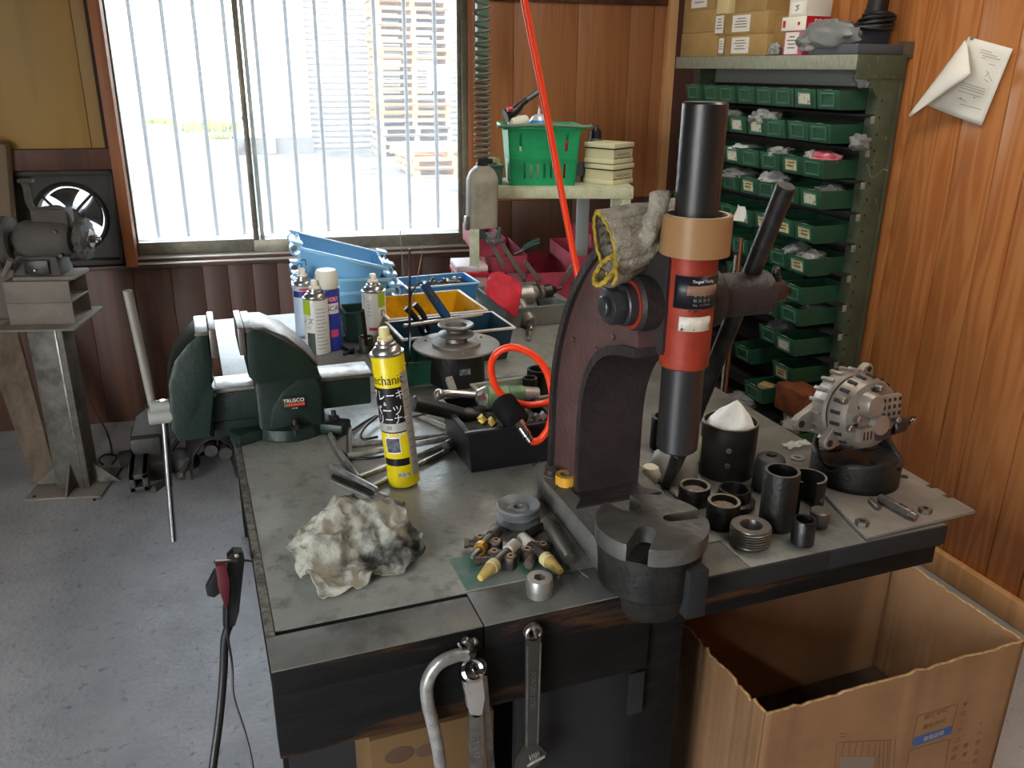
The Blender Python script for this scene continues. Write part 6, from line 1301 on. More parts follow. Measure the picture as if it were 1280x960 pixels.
# ------------------------------------------------------------------ big cardboard box by the right wall
bz1 = .55; q0, q1 = on(958, 894, bz1), on(1280, 801, bz1)
BX0, BX1, BY0, BY1 = q0.x, on(1284, 802, bz1).x, q0.y, 1.30
bt = thing('cardboard_box', 'large open torn cardboard box on the floor under the right end', 'box', ((BX0+BX1)/2, (BY0+BY1)/2, 0))
CARDI = CARD
EDGE = mat('torn_card_edge', 'b89a70', .9, 0, '94744c', 80)
def cwall(nm, a_, b_, z0, z1, th, jag):
    a_, b_ = V(a_), V(b_); d = b_-a_; nn = V((-d.y, d.x)).normalized()*th; n_ = 40; m = M()
    tp_ = [z1+jag*(noise.noise(V((i*1.3, a_.x*9+a_.y*5, 1)))-.2) for i in range(n_+1)]
    g = [[m._v([(a_.x+d.x*i/n_+k*nn.x, a_.y+d.y*i/n_+k*nn.y, z)])[0] for i in range(n_+1)] for k, zz_ in ((0, 0), (0, 1), (1, 1), (1, 0)) for z in [0]] if False else None
    for i in range(n_):
        x0, x1 = a_+d*i/n_, a_+d*(i+1)/n_; y0_, y1_ = x0+nn, x1+nn
        v = m._v([(x0.x, x0.y, z0), (x1.x, x1.y, z0), (x1.x, x1.y, tp_[i+1]), (x0.x, x0.y, tp_[i]), (y0_.x, y0_.y, z0), (y1_.x, y1_.y, z0), (y1_.x, y1_.y, tp_[i+1]), (y0_.x, y0_.y, tp_[i])])
        m.mi = 0; m._f([v[0], v[1], v[2], v[3]]); m._f([v[5], v[4], v[7], v[6]]); m.mi = 1; m._f([v[3], v[2], v[6], v[7]])
        if i == 0: m.mi = 0; m._f([v[0], v[3], v[7], v[4]])
        if i == n_-1: m.mi = 0; m._f([v[1], v[5], v[6], v[2]])
    bmesh.ops.remove_doubles(m.bm, verts=m.bm.verts, dist=1e-5); return done(m, nm, [CARDI, EDGE], bt, world=True, smooth=0)
cwall('front_panel', (BX0, BY0), (BX1, BY0), .004, bz1, .006, .006); cwall('back_panel', (BX0, BY1-.006), (BX1, BY1-.006), .004, bz1, .006, .004)
cwall('side_panel', (BX0+.006, BY0+.006), (BX0+.006, BY1-.006), .004, bz1, .006, .01); cwall('side_panel', (BX1, BY0+.006), (BX1, BY1-.006), .004, bz1+.0, .006, .008)
m = M(); m.box2((BX0, BY0, .001), (BX1, BY1, .004)); done(m, 'bottom_panel', CARD, bt, world=True)
m = M(); zc_ = ony(1020, 855, 1.28).z; m.box2((BX0+.01, BY0+.01, .01), (BX1-.01, BY1-.012, max(.1, zc_)), .004); done(m, 'dark_filling', mat('filling_brown', '2e2019', .9, 0, '3a2a20', 12), loc=((BX0+BX1)/2, (BY0+BY1)/2, .01), label='dark block filling the lower part of the big box', cat='waste')  # dark brown block up to the dark edge on the back panel
p = ony(1120, 846, BY0+.08); m = M(); m.surf(lambda u, v: ((u-.5)*.05, .02*sin(u*3)+v*.04, .03*sin(u*3.1)*v), 8, 4); o = done(m, 'paper_scrap', PAPER, label='small white scrap showing over the big box rim', cat='scrap'); o.location = (p.x, p.y, max(.1, zc_)+.001); ROOT[o.name] = Matrix.Translation(o.location)
# printing on the front of the box
PR = mat('print_dark', '5f4326', .9); PBL = mat('print_blue', '2f4a78', .8)
def bxp(px, py): return ony(px, py, BY0-.0008)
bo_ = ROOT[bt.name].translation
def line(nm, a_, b_, wd, mt=PR):
    a_, b_ = V(a_), V(b_); d = (b_-a_); n_ = V((-d.z, 0, d.x)).normalized()*wd/2; m = M()
    v = m._v([a_-n_, b_-n_, b_+n_, a_+n_]); m._f(v); return m
def print_lines(nm, segs, wd, mt=PR):
    m = M()
    for a_, b_ in segs:
        a_, b_ = bxp(*a_), bxp(*b_); d = b_-a_; n_ = V((-d.z, 0, d.x)).normalized()*wd/2; v = m._v([a_-n_, b_-n_, b_+n_, a_+n_]); m._f(v)
    return done(m, nm, mt, bt, world=True, kind='stuff')
print_lines('printed_frame', [((1147, 895), (1197, 880)), ((1197, 880), (1190, 910)), ((1190, 910), (1140, 930)), ((1140, 930), (1147, 895)), ((1137, 938), (1187, 924)), ((1187, 924), (1180, 965)), ((1137, 938), (1130, 975))], .0016)
print_lines('printed_crate', [((1046, 928), (1116, 925)), ((1050, 917), (1058, 917)), ((1050, 921), (1058, 921)), ((1046, 928), (1042, 970)), ((1120, 918), (1116, 970)), ((1113, 926), (1110, 970))]+[((1055+8*i, 928), (1052+8*i, 945)) for i in range(6)]+[((1100+5*i, 927), (1098+5*i, 965)) for i in range(3)], .0013)
m = M(); a_, b_, c_, d_ = [bxp(*q) for q in ((1143, 922), (1191, 907), (1189, 917), (1141, 934))]; m._f(m._v([a_, b_, c_, d_])); done(m, 'printed_blue_bar', PBL, bt, world=True)
m = M(); a_, b_, c_, d_ = [bxp(*q) for q in ((1050, 946), (1094, 946), (1090, 985), (1048, 985))]; m._f(m._v([a_, b_, c_, d_])); done(m, 'printed_panel', mat('print_faded', '6f5f52', .9), bt, world=True)
def btext(s, sz, px, py, mt, ang=8): return text(s, sz, mt, 'printed_lettering', bt, Matrix.Translation(bxp(px, py)-bo_) @ Matrix.Rotation(R(90), 4, 'X') @ Matrix.Rotation(R(ang), 4, 'Z'), depth=.0004)
btext('組立 8MC', .014, 1170, 892, PR, 2); btext('梱包 8NC', .014, 1168, 905, PR, 2); btext('取扱説明', .013, 1167, 920, mat('print_pale', 'a8977f', .8), 2)
for i, ch in enumerate('▼ロ/アコ部組'): btext(ch, .015, 1206-2.4*i, 881+11*i, PR, 0)
for i, ch in enumerate('トム部品箱入'): btext(ch, .015, 1226-2*i, 904+12*i, PR, 0)
for i, ch in enumerate('■■一'): btext(ch, .015, 1207-1.5*i, 932+11*i, PR, 0)
# ------------------------------------------------------------------ steel shelf with parts bins
SG = mat('shelf_green', '56604c', .5, .25, '474f40', 14, .4, .7, .1, 80, col3='8a8a78', scale3=40, lo3=.63, hi3=.7)
SGL = mat('shelf_pale', '9a9c8c', .5, .2, '7f8474', 30, .4, .7, .1, 60, stretch=(1, 3, 1))
SY0, SY1, SX0, SX1 = 2.33, 3.44, 2.045, 2.24
STOP = onx(1070, 68, SX0).z
sf = thing('steel_shelf', 'green steel shelf full of parts bins against the right wall', 'shelf', ((SX0+SX1)/2, (SY0+SY1)/2, 0))
def sp_(nm, a_, b_, mt=SG, bev=.0015, **k): m = M(); m.box2(a_, b_, bev); return done(m, nm, mt, sf, world=True, **k)
sp_('top_shelf', (SX0, SY0, STOP-.006), (SX1+.01, SY1, STOP))
sp_('top_lip', (SX0-.004, SY0, STOP-.046), (SX0, SY1, STOP), SGL, label='scuffed pale front lip of the top shelf')
sp_('side_lip', (SX0, SY0-.004, STOP-.075), (SX1, SY0, STOP))
sp_('back_rail', (SX1-.012, SY0+.03, STOP-.1), (SX1-.002, SY1-.03, STOP-.04), GREYP)
for y_ in (SY0, SY1-.03):
    m = M(); m.box2((2.15, y_, 0), (2.155, y_+.05, STOP-.01), .001); m.box2((2.155, y_, 0), (2.225, y_+.005, STOP-.01), .001); done(m, 'post', SG, sf, world=True)
    sp_('post', (2.228, y_, 0), (2.245, y_+.04, STOP-.01))
for k in range(11):
    z_ = STOP-.2-k*.107
    m = M(); m.box2((2.135, SY0+.001, z_-.012), (2.152, SY0+.006, z_+.012), .001); done(m, 'clip', SGL, sf, world=True)
for k in range(22):
    z_ = STOP-.14-k*.0535; m = M(); m.cyl((2.166, SY0-.0006, z_), (2.166, SY0+.001, z_), .0042, n=10); done(m, 'slot_hole', MATTE, sf, world=True)
m = M(); m.X = Matrix(((1, 0, 0, 0), (0, 0, -1, 0), (0, 1, 0, 0), (0, 0, 0, 1))); m.prism([(2.1, STOP-.075), (2.15, STOP-.075), (2.15, STOP-.14)], -SY0-.003, -SY0+.0, .0005); done(m, 'gusset', SG, sf, world=True)
for k in range(12):
    z_ = STOP-.21-k*.107
    if z_ > .1: sp_('rail', (2.1, SY0+.006, z_+.02), (2.215, SY1-.006, z_+.026), MATTE)
sp_('back_sheet', (2.236, SY0+.05, .1), (2.24, SY1-.04, STOP-.1), mat('shelf_dark', '2e2a2a', .8))
BINP = mat('bin_green', '2a5640', .38, 0, '234a37', 12); BINF = mat('bin_front_green', '3c6a50', .4)
BW, BL, BH = .113, .195, .062
def make_bin():
    t = thing('parts_bin', 'x', 'bin'); m = M(); a_ = BW/2      # front (open-lipped) faces -x
    def rg(f, z_, ins, x0): return [(x0+ins if False else x0, -a_*f+ins, z_), (BL-ins, -a_*f+ins, z_), (BL-ins, a_*f-ins, z_), (x0, a_*f-ins, z_)]
    o = [m._v(rg(.94, 0, 0, .012)), m._v(rg(1, BH, 0, 0)), m._v(rg(1, BH, .004, .004)), m._v(rg(.94, .004, .004, .015))]
    for A, B in zip(o, o[1:]):
        for k in range(4): m._f([A[k], A[(k+1) % 4], B[(k+1) % 4], B[k]])
    m._f(o[0][::-1]); m._f(o[3]); done(m, 'bin_body', BINP, t, smooth=25)
    m = M(); sl = math.atan2(.012, BH)
    m.X = Matrix.Translation((.0055, 0, BH*.5)) @ Matrix.Rotation(-sl, 4, 'Y')
    for q in (((-.002, 0, .02), (.005, .07, .005)), ((-.002, 0, -.02), (.005, .07, .005)), ((-.002, -.033, 0), (.005, .005, .044)), ((-.002, .033, 0), (.005, .005, .044))): m.box(*q, .001)
    done(m, 'label_holder', BINF, t)
    m = M(); m.box((.002, 0, BH+.0005), (.004, .03, .0015)); done(m, 'lip_mark', SGL, t)
    return t
pb = make_bin(); first = True
LABM = mat('bin_label', 'b8a67c', .8, 0, 'd0c4a0', 60, .45, .55, col3='4a4030', scale3=160, lo3=.6, hi3=.66)
LABW = mat('bin_label_white', 'c9c6b8', .8, 0, '8f8878', 70, .5, .6)
rows = ['top', 'second', 'third', 'fourth', 'fifth', 'sixth', 'seventh', 'eighth', 'ninth', 'tenth']
cols = ['nearest the post', 'second from the post', 'third from the post', 'fourth from the post', 'fifth from the post', 'sixth from the post', 'seventh from the post', 'farthest from the post']
fronts = [(1053, 113), (1040, 156), (1032, 201), (1028, 240), (1020, 284), (1013, 325), (1005, 361), (999, 389), (993, 427), (990, 463)]
BAGC = mat('clear_bag', 'b9bcbb', .18, 0, '8f9492', 20, alpha=.55); BAGG = mat('grey_bag', '7c7f80', .35, alpha=.85); BAGR = mat('red_bag', 'b5485a', .4, 0, 'd98a92', 14)
labels = {(0, 1): LABW, (2, 1): LABM, (2, 4): LABW, (4, 0): LABM, (4, 1): LABM, (4, 2): LABM, (4, 3): LABW, (5, 0): LABM, (3, 0): LABW, (3, 3): LABM, (1, 3): LABW, (1, 4): LABW, (8, 0): LABW, (9, 0): LABM}
BINS = {}
for i, f_ in enumerate(fronts):
    q = ony(f_[0], f_[1], 2.372)
    nb_ = 8 if i < 6 else (4 if i < 8 else 3)
    for j in range(nb_):
        if i >= 6 and (i, j) in ((6, 1), (8, 2), (9, 1)): continue
        yy = 2.375+BW/2+.006+j*.1195
        xx = q.x+random.uniform(-.004, .008)+(.02 if (i == 8 and j == 1) else 0)
        lb = f'green parts bin {cols[j]} in the {rows[i]} row of the steel shelf'
        if first: b = pb; first = False; b.location = (xx, yy, q.z-BH); ROOT[b.name] = Matrix.Translation(b.location)
        else: b = dup(pb, (xx, yy, q.z-BH))
        b['label'] = lb; b['group'] = 'green parts bins on the steel shelf'; BINS[i, j] = b
        if (i, j) in labels:
            hold = [c for c in b.children if c.name.startswith('label_holder')][0]
            m = M(); sl = math.atan2(.012, BH); m.X = Matrix.Translation((.004, 0, BH*.5)) @ Matrix.Rotation(-sl, 4, 'Y'); m.box((-.001, 0, 0), (.003, .06, .036)); done(m, 'card_label', labels[i, j], hold)
            m = M(); m.X = Matrix.Translation((.004, 0, BH*.5)) @ Matrix.Rotation(-sl, 4, 'Y')
            if labels[i, j] is LABM:
                for k in range(2): m.box((-.0028, random.uniform(-.006, .006), .008-.012*k), (.0006, .034, .0035))
                done(m, 'label_print', INK, hold, kind='stuff')
            else: m.bm.free()
# bags and odd parts in the bins
def bag(name, label, c, sx_, sy_, sz_, mt, seed, cat='bag', amp=.5):
    m = M(); 
    def f(u, v):
        a_, t_ = 2*pi*u, pi*v; d = V((sin(t_)*cos(a_), sin(t_)*sin(a_), cos(t_))); k = 1+amp*noise.noise(d*2.1+V((seed, 0, 0)))+amp*.4*noise.noise(d*6+V((0, seed, 0)))
        return (d.x*sx_*k, d.y*sy_*k, max(d.z*sz_*k, -sz_*.75))
    m.surf(f, 26, 14, cu=True); o = done(m, name, mt, label=label, cat=cat, smooth=60); o.location = c; ROOT[o.name] = Matrix.Translation(V(c)); return o
def inbin(i, j, dz=.05, dx=.08, dy=0): p = ROOT[BINS[i, j].name].translation; return (p.x+dx, p.y+dy, p.z+dz)
bag('plastic_bag', 'clear bag hanging at the post over the top row of bins', onx(1083, 98, 2.12), .04, .03, .04, BAGC, 1)
bag('plastic_bag', 'clear crumpled bag in the second row of bins', inbin(1, 3, .06, .05), .06, .06, .028, BAGC, 2)
bag('plastic_bag', 'dull bag at the left in the second row of bins', inbin(1, 5, .06, .06), .06, .06, .02, BAGG, 2.5)
bag('plastic_bag', 'pink red bag lying in the third row bin nearest the post', inbin(2, 0, .062, .06, .01), .05, .06, .022, BAGR, 3)
bag('plastic_bag', 'clear bag beside the pink red bag in the third row', inbin(2, 0, .06, .04, .045), .03, .03, .025, BAGC, 4)
bag('plastic_bag', 'grey bag folded over the shelf post beside the third row', onx(1075, 180, 2.1), .04, .025, .028, BAGG, 5)
bag('plastic_bag', 'pale bag in the third row of bins, third from the post', inbin(2, 2, .06, .05), .05, .045, .022, BAGC, 6)
bag('plastic_bag', 'white wrapped parts in the third row farther along', inbin(2, 4, .056, .06), .06, .05, .016, mat('bag_white', 'c4c8c8', .4), 7)
bag('plastic_bag', 'crumpled clear bag left of the lever in the fourth row', inbin(3, 2, .07, .04), .05, .05, .03, BAGC, 8)
bag('plastic_bag', 'flat grey bag in the fourth row of bins', inbin(3, 4, .06, .05), .07, .07, .022, BAGG, 9)
bag('plastic_bag', 'clear bag of parts in the fourth row bin nearest the post', inbin(3, 0, .055, .08), .06, .04, .022, BAGC, 10)
bag('plastic_bag', 'grey wrapped parts in the sixth row of bins', inbin(5, 1, .06, .06, -.03), .05, .05, .028, BAGG, 11)
bag('plastic_bag', 'silver wrapped roll in the sixth row bin nearest the post', inbin(5, 0, .055, .07), .05, .045, .024, BAGC, 12)
bag('plastic_bag', 'pale bag in the eighth row of bins', inbin(7, 1, .06, .09), .05, .05, .025, BAGG, 13)
bag('plastic_bag', 'dull bag in the eighth row bin nearest the post', inbin(7, 0, .045, .12), .05, .045, .02, BAGG, 14)
bag('plastic_bag', 'grey bag in the ninth row of bins behind the lever', inbin(8, 1, .06, .06), .05, .05, .02, BAGG, 15)
p = inbin(4, 3, .045, .0); m = M(); m.surf(lambda u, v: (-.012+.01*sin(u*5+v*3), (u-.5)*.06, (v-.5)*.06), 8, 6); o = done(m, 'torn_label', PAPER, label='white torn paper stuck on a fifth row bin', cat='paper'); o.location = p; ROOT[o.name] = Matrix.Translation(V(p))
# lowest trays on the shelf foot
q = onx(952, 487, 1.93)
lo = dup(pb, (q.x-.0, q.y+BW/2, q.z-BH), label='low green bin with a torn carton under the tenth row'); 
m = M(); m.box((0, 0, 0), (.05, .06, .05), .004); o = done(m, 'carton_piece', mat('carton_tan', '9c865c', .8), label='tan carton piece in the low green bin', cat='box'); o.location = (q.x+.07, q.y+BW/2, q.z-BH+.031); o.rotation_euler = (0, 0, .4); ROOT[o.name] = Matrix.Translation(o.location)
q = onx(985, 540, 1.92); lo2 = dup(pb, (q.x, q.y+.02, q.z-BH), label='lowest green bin under the shelf behind the alternator')
bag('cloth_bundle', 'pale grey cloth bundle in the lowest green bin', (q.x+.07, q.y+.03, q.z+.01), .05, .06, .035, mat('pale_cloth', '8f8c82', .9), 16, 'cloth')
bag('plastic_bag', 'clear bag lying at the shelf foot behind the cylinder', tuple(onx(928, 500, 1.93)), .05, .06, .025, BAGG, 17)
q = onx(1000, 500, 2.0); m = M(); m.box((0, 0, 0), (.1, .16, .1), .006); o = done(m, 'rusty_block', mat('rust', '7a4022', .8, 0, '5a2e1a', 20), label='rust brown block under the tenth row of bins', cat='block'); o.location = q; ROOT[o.name] = Matrix.Translation(q)
p0 = onx(907, 490, 1.9); m = M(); m.cyl((p0.x, p0.y, 0), (p0.x, p0.y, 1.02), .007, n=10); done(m, 'copper_tube', mat('copper', '9a5c40', .4, .8), loc=(p0.x, p0.y, 0), label='upright copper coloured rod before the bins', cat='rod')
p0 = onx(902, 490, 1.9); m = M(); m.cyl((p0.x, p0.y, 0), (p0.x, p0.y, .95), .006, n=10); done(m, 'grey_tube', BRIGHT, loc=(p0.x, p0.y, 0), label='upright bright rod beside the copper coloured rod', cat='rod')
m = M(); m.tube([onx(1084, 205, 2.15), onx(1090, 222, 2.145), onx(1104, 212, 2.14), onx(1110, 214, 2.14)], .002, 6); done(m, 'wire_lead', mat('wire_green', '5f7a62', .5), loc=tuple(onx(1084, 205, 2.15)), label='short thin wire with a terminal hanging on the shelf post', cat='wire')
# ------------------------------------------------------------------ boxes on the top shelf
KRAFT = mat('kraft_card', 'a88a58', .8, 0, '9c7e4e', 8); KR2 = mat('kraft_card_dark', '94744a', .8); WL = mat('white_label', 'dcd8d2', .7)
FX = SX0+.012
def kbox(label, px0, px1, py0, py1, depth, mt=KRAFT, xo=0, rz=0, lab=None, labcol=WL, name='carton', z=None, red=False):
    """a box whose left (room side) face spans these pixels on the plane x = FX+xo"""
    a_, b_ = onx(px0, py1, FX+xo), onx(px1, py1, FX+xo); z0 = a_.z if z is None else z; z1 = onx((px0+px1)/2, py0, FX+xo).z
    y0_, y1_ = min(a_.y, b_.y), max(a_.y, b_.y); h_ = z1-z0
    t = thing(name, label, 'box', (FX+xo, (y0_+y1_)/2, z0), rz)
    m = M(); m.box((depth/2, 0, h_/2), (depth, y1_-y0_, h_), .0025); done(m, 'box_body', mt, t)
    m = M(); m.box((depth/2, 0, h_+.0003), (depth, .02, .0005)); done(m, 'tape_strip', mat('box_tape', 'b49a68', .4), t)
    w_ = y1_-y0_
    if lab:
        m = M(); m.box((-.0008, lab[0]*w_, h_*lab[1]), (.001, w_*lab[2], h_*lab[3])); lb_ = done(m, 'label', labcol, t)
        m = M()
        for k in range(4): m.box((-.0016, lab[0]*w_, h_*lab[1]+h_*lab[3]*(.3-.17*k)), (.0006, w_*lab[2]*random.uniform(.4, .75), h_*lab[3]*.06))
        done(m, 'label_print', mat('print_pale_grey', '77736c', .7), lb_, kind='stuff')
    return t, w_, h_
Z1 = STOP+.0006
t, w_, h_ = kbox('kraft carton at the far left bottom of the top shelf', 850, 895, 41, 72, .14, z=Z1); za = Z1+h_+.0006
kbox('kraft carton second up at the far left of the top shelf', 853, 893, 13, 41, .14, z=za)
t, w_, h2 = kbox('kraft carton with barcode label, uppermost at the far left', 855, 893, -20, 13, .14, z=za+h_*.92, lab=(.0, .45, .5, .7))
t, w_, h_ = kbox('labelled kraft carton at the middle bottom of the top shelf', 905, 957, 43, 70, .14, z=Z1, xo=-.004, lab=(.12, .5, .42, .75)); zb = Z1+h_+.0006
t, w_, h_ = kbox('labelled kraft carton stacked above the middle bottom one', 905, 958, 15, 43, .14, z=zb, xo=-.004, lab=(.1, .5, .42, .75)); zc = zb+h_+.0006
kbox('narrow carton with red topped label behind the middle cartons', 893, 904, 17, 43, .1, KR2, z=zb, lab=(0, .5, .9, .8)); 
kbox('narrow carton with white label at the bottom between the cartons', 897, 904, 44, 70, .1, KR2, z=Z1, lab=(0, .5, .8, .7))
kbox('cream carton standing on the narrow carton at the top', 895, 910, -18, 16, .1, mat('cream_carton', 'cfc08c', .7), z=zb+h_+.0008)
kbox('wide kraft carton on top of the middle cartons', 918, 958, -25, 15, .14, z=zc, lab=(.1, .8, .5, .3))
kbox('brown carton at the right end behind the pink box', 960, 985, 20, 70, .13, KR2, z=Z1, xo=.03)
PINK = mat('pink_card', 'd05a86', .5); REDC = mat('red_card', 'c01f2e', .4)
t, w_, h_ = kbox('pink box with white label standing on the top shelf', 978, 1002, 39, 69, .085, PINK, z=Z1, xo=-.002, lab=(.08, .5, .68, .9), name='pink_box'); zd = Z1+h_+.0006
t, w_, h_ = kbox('white and red box lying on the pink box', 976, 1006, 21, 41, .1, WHITEP, z=zd, xo=-.006, name='red_box')
m = M(); m.box((.051, -w_/2-.0006, h_/2), (.1, .001, h_), .0); done(m, 'red_end', REDC, t)
m = M(); m.cyl((-.0008, -.03, h_*.5), (-.0016, -.03, h_*.5), .006, n=16); done(m, 'red_mark', REDC, t)
m = M(); m.box((-.001, w_*.38, h_*.5), (.001, .014, h_*.5)); done(m, 'red_mark', REDC, t)
text('PRI', .034, WHITEINK, 'lettering', t, Matrix.Translation((.055, -w_/2-.0014, h_*.52)) @ Matrix.Rotation(R(90), 4, 'X'))
t, w_, h_ = kbox('white carton standing on the red box', 985, 1006, -1, 24, .11, mat('white_carton', 'd4d0c6', .7), z=zd+h_+.0006, xo=.0, name='white_box')
m = M(); m.box((-.0006, 0, h_*.5), (.001, w_*.7, h_*.7)); done(m, 'label', PAPER, t)
m = M(); m.tube([(-.0012, -.01, h_*.62), (-.0012, .006, h_*.6), (-.0012, -.006, h_*.45), (-.0012, .008, h_*.35)], .0016, 5); done(m, 'handwriting', INK, t)
# grey plastic bag, charger and cable on the near end of the shelf
bag('plastic_bag', 'long grey plastic bag lying over the charger on the shelf top', onx(1035, 46, SX0+.03)+V((0, 0, .0)), .04, .15, .05, BAGG, 21, amp=.4)
bag('plastic_bag', 'crumpled translucent bag beside the pink box', onx(1015, 55, SX0+.02), .03, .05, .03, mat('grey_bag2', '9a9a98', .25, alpha=.75), 22)
bag('plastic_bag', 'small clear bag between cartons and pink box', onx(968, 62, SX0+.02)+V((0, 0, .0)), .02, .03, .022, BAGC, 23)
yc = (SY0+.0)
ch = thing('charger_unit', 'grey electrical unit under a coiled cable at the shelf corner', 'charger', (SX0+.11, SY0+.12, Z1))
CH = mat('charger_grey', '4d5056', .45)
m = M(); m.box((0, .02, .016), (.2, .24, .032), .004); done(m, 'base', CH, ch)
m = M(); m.box((0, .04, .055), (.16, .16, .046), .008, ); done(m, 'housing', mat('charger_blue', '3a4252', .45), ch)
m = M(); m.box((-.0815, .02, .06), (.002, .05, .016)); done(m, 'yellow_sign', mat('sign_yellow', 'c2a53a', .6), ch)
for k in range(5): m = M(); m.box((-.0815, .07+k*.012, .055), (.002, .004, .03)); done(m, 'louvre', MATTE, ch)
m = M(); m.box((.115, -.1, .016), (.06, .05, .05), .004); done(m, 'end_block', mat('brown_block', '5a4a3e', .6), ch)
cc = V((SX0+.12, SY0+.09, Z1))
lp = thing('cable_coil', 'coil of thick black cable with a round socket on top', 'cable', (cc.x, cc.y, Z1+.085))
for k in range(6):
    m = M(); r_ = .062-.004*k+random.uniform(-.004, .004); z_ = .0+.0085*k
    m.tube([(r_*cos(a_*pi/6)+.004*k, r_*1.1*sin(a_*pi/6), z_+.008*sin(a_*pi/6*1+k)) for a_ in range(12)], .0058, 8, 4, closed=True); done(m, 'cable_turn', RUBBER, lp)
m = M(); m.cyl((0, 0, -.005), (.008, -.004, .1), .036, .032, 24, .003); done(m, 'socket_body', RUBBER, lp)
m = M(); m.pipe((.008, -.004, .1), (.012, -.006, .155), .038, .031, 28); done(m, 'socket_rim', mat('socket_rim', '2c2d30', .35), lp)
# ------------------------------------------------------------------ curled notice pinned on the right wall
WX = 2.258
def wp_(px, py, off=0): return onx(px, py, WX-off)
pn = thing('notice_paper', 'white printed notice curling off the right wall', 'paper', tuple(wp_(1217, 48)))
m = M()
A_, B_, C_, D_ = wp_(1211, 46, .004), wp_(1266, 61, .012), wp_(1227, 157, .006), wp_(1136, 143, .07)   # D is the lifted corner
tip = wp_(1137, 146, .06); mid = wp_(1213, 93, .085)
n_ = 10
def sheet(u, v):
    p = A_.lerp(B_, u).lerp(wp_(1158, 131, .012).lerp(C_, u), v); p.x -= .01*sin(pi*u)*v; return p
m.surf(sheet, 10, 12); o = done(m, 'sheet', PAPER, pn, world=True, smooth=60); md = o.modifiers.new('s', 'SOLIDIFY'); md.thickness = .0006; bake(o)
m = M()
def curl(u, v):   # the free left part folded back over the sheet
    e0 = A_.lerp(wp_(1158, 131, .014), v) ; e1 = wp_(1209, 55, .03).lerp(mid, min(1, v/.45)) if v < .45 else mid.lerp(tip, (v-.45)/.55)
    L_ = wp_(1206, 50, .02).lerp(wp_(1136, 143, .05), v)
    p = L_.lerp(e1, u); p.x -= .018*sin(pi*u)*sin(pi*min(1, v*1.1)); return p
m.surf(curl, 8, 14); o = done(m, 'curled_corner', PAPER, pn, world=True, smooth=60); md = o.modifiers.new('s', 'SOLIDIFY'); md.thickness = .0006; bake(o)
PRG = mat('print_grey2', '8f8f8c', .8)
m = M()
for k, (a_, b_) in enumerate((((1226, 62), (1240, 66)), ((1225, 65), (1246, 71)), ((1228, 69), (1250, 75)), ((1227, 72), (1232, 73)), ((1236, 80), (1244, 82)), ((1233, 88), (1240, 102)), ((1231, 96), (1237, 90)), ((1236, 103), (1230, 99)), ((1202, 103), (1232, 112)), ((1201, 106), (1231, 115)), ((1200, 109), (1230, 118)), ((1198, 113), (1226, 122)), ((1196, 122), (1208, 127)), ((1200, 130), (1226, 137)))):
    p, q = wp_(*a_, .0185), wp_(*b_, .0185); d = (q-p).normalized(); nn = V((0, -d.z, d.y))*.0008; v = m._v([p-nn, q-nn, q+nn, p+nn]); m._f(v)
done(m, 'print_lines', PRG, pn, world=True, kind='stuff')
for (a_, b_) in ((1201, 123), (1218, 122)):
    p = wp_(a_, b_, .0185); m = M(); m.cyl(p, p+V((-.0006, 0, 0)), .0028, n=10); done(m, 'print_dot', MATS['print_grey'], pn, world=True)
m = M(); p = wp_(1217, 48, .0); m.cyl(p, p+V((-.012, 0, 0)), .005, .0045, 12, .001); done(m, 'pin', GREYP, pn, world=True)
# ------------------------------------------------------------------ work glove over the press head
GLV = mat('glove_knit', 'a39d90', .95, 0, '857f73', 40, .4, .6, .5, 180, col3='6a655c', scale3=18, lo3=.55, hi3=.65); GTR = mat('glove_trim', 'b59a35', .9, 0, '8f7a2a', 60)
gY = 1.19
def g_(px, py, dy=0): return ony(px, py, gY+dy)
m = M()
secs = [((756, 306), 40, .032, -.02), ((775, 301), 38, .034, -.015), ((797, 296), 36, .034, -.01), ((815, 291), 34, .03, -.005), ((832, 287), 26, .026, .0), ((846, 284), 16, .02, .01)]
rings = []
for (c_, hpx, dep, dy) in secs:
    c = g_(*c_, dy); k = hpx*mpp(c); rings.append((c, k, dep))
def gf(u, v):
    x = v*(len(rings)-1); i = min(int(x), len(rings)-2); f = x-i
    c = rings[i][0].lerp(rings[i+1][0], f); k = rings[i][1]*(1-f)+rings[i+1][1]*f; dp = rings[i][2]*(1-f)+rings[i+1][2]*f; a_ = 2*pi*u
    rib = 1+.05*sin(a_*17)+.10*noise.noise(V((v*2.5, cos(a_)*1.6, sin(a_)*1.6)))
    return c + V((-.012*sin(a_)*(1-v), -dp*cos(a_)*rib, k*sin(a_)*rib))
m.surf(gf, 136, 30, cu=True)
bmesh.ops.holes_fill(m.bm, edges=[e for e in m.bm.edges if e.is_boundary and all((v.co-rings[-1][0]).length < .06 for v in e.verts)])
gl = thing('work_glove', 'grey knitted work glove with yellow cuff trim draped over the press', 'glove', tuple(g_(800, 300)))
gb_ = done(m, 'glove_body', GLV, gl, world=True, smooth=80); md = gb_.modifiers.new('s', 'SOLIDIFY'); md.thickness = .003; md.offset = 1; bake(gb_)
def finger(nm, pts, r0, r1, seed=0):
    m = M(); m.tube(pts, r0, 40, 8, rf=lambda u: (r0+(r1-r0)*u)*(1 if u < .9 else max(.25, math.sqrt(max(0, 1-((u-.9)/.1)**2)))))
    for v in m.bm.verts: k = noise.noise_vector(v.co*45+V((seed, 0, 0)))*.004; v.co += V(k)
    return done(m, nm, GLV, gl, world=True, smooth=80)
finger('glove_thumb', [g_(796, 302, -.028), g_(808, 290, -.04), g_(818, 272, -.04), g_(824, 255, -.035), g_(825, 238, -.03)], .018, .0155)
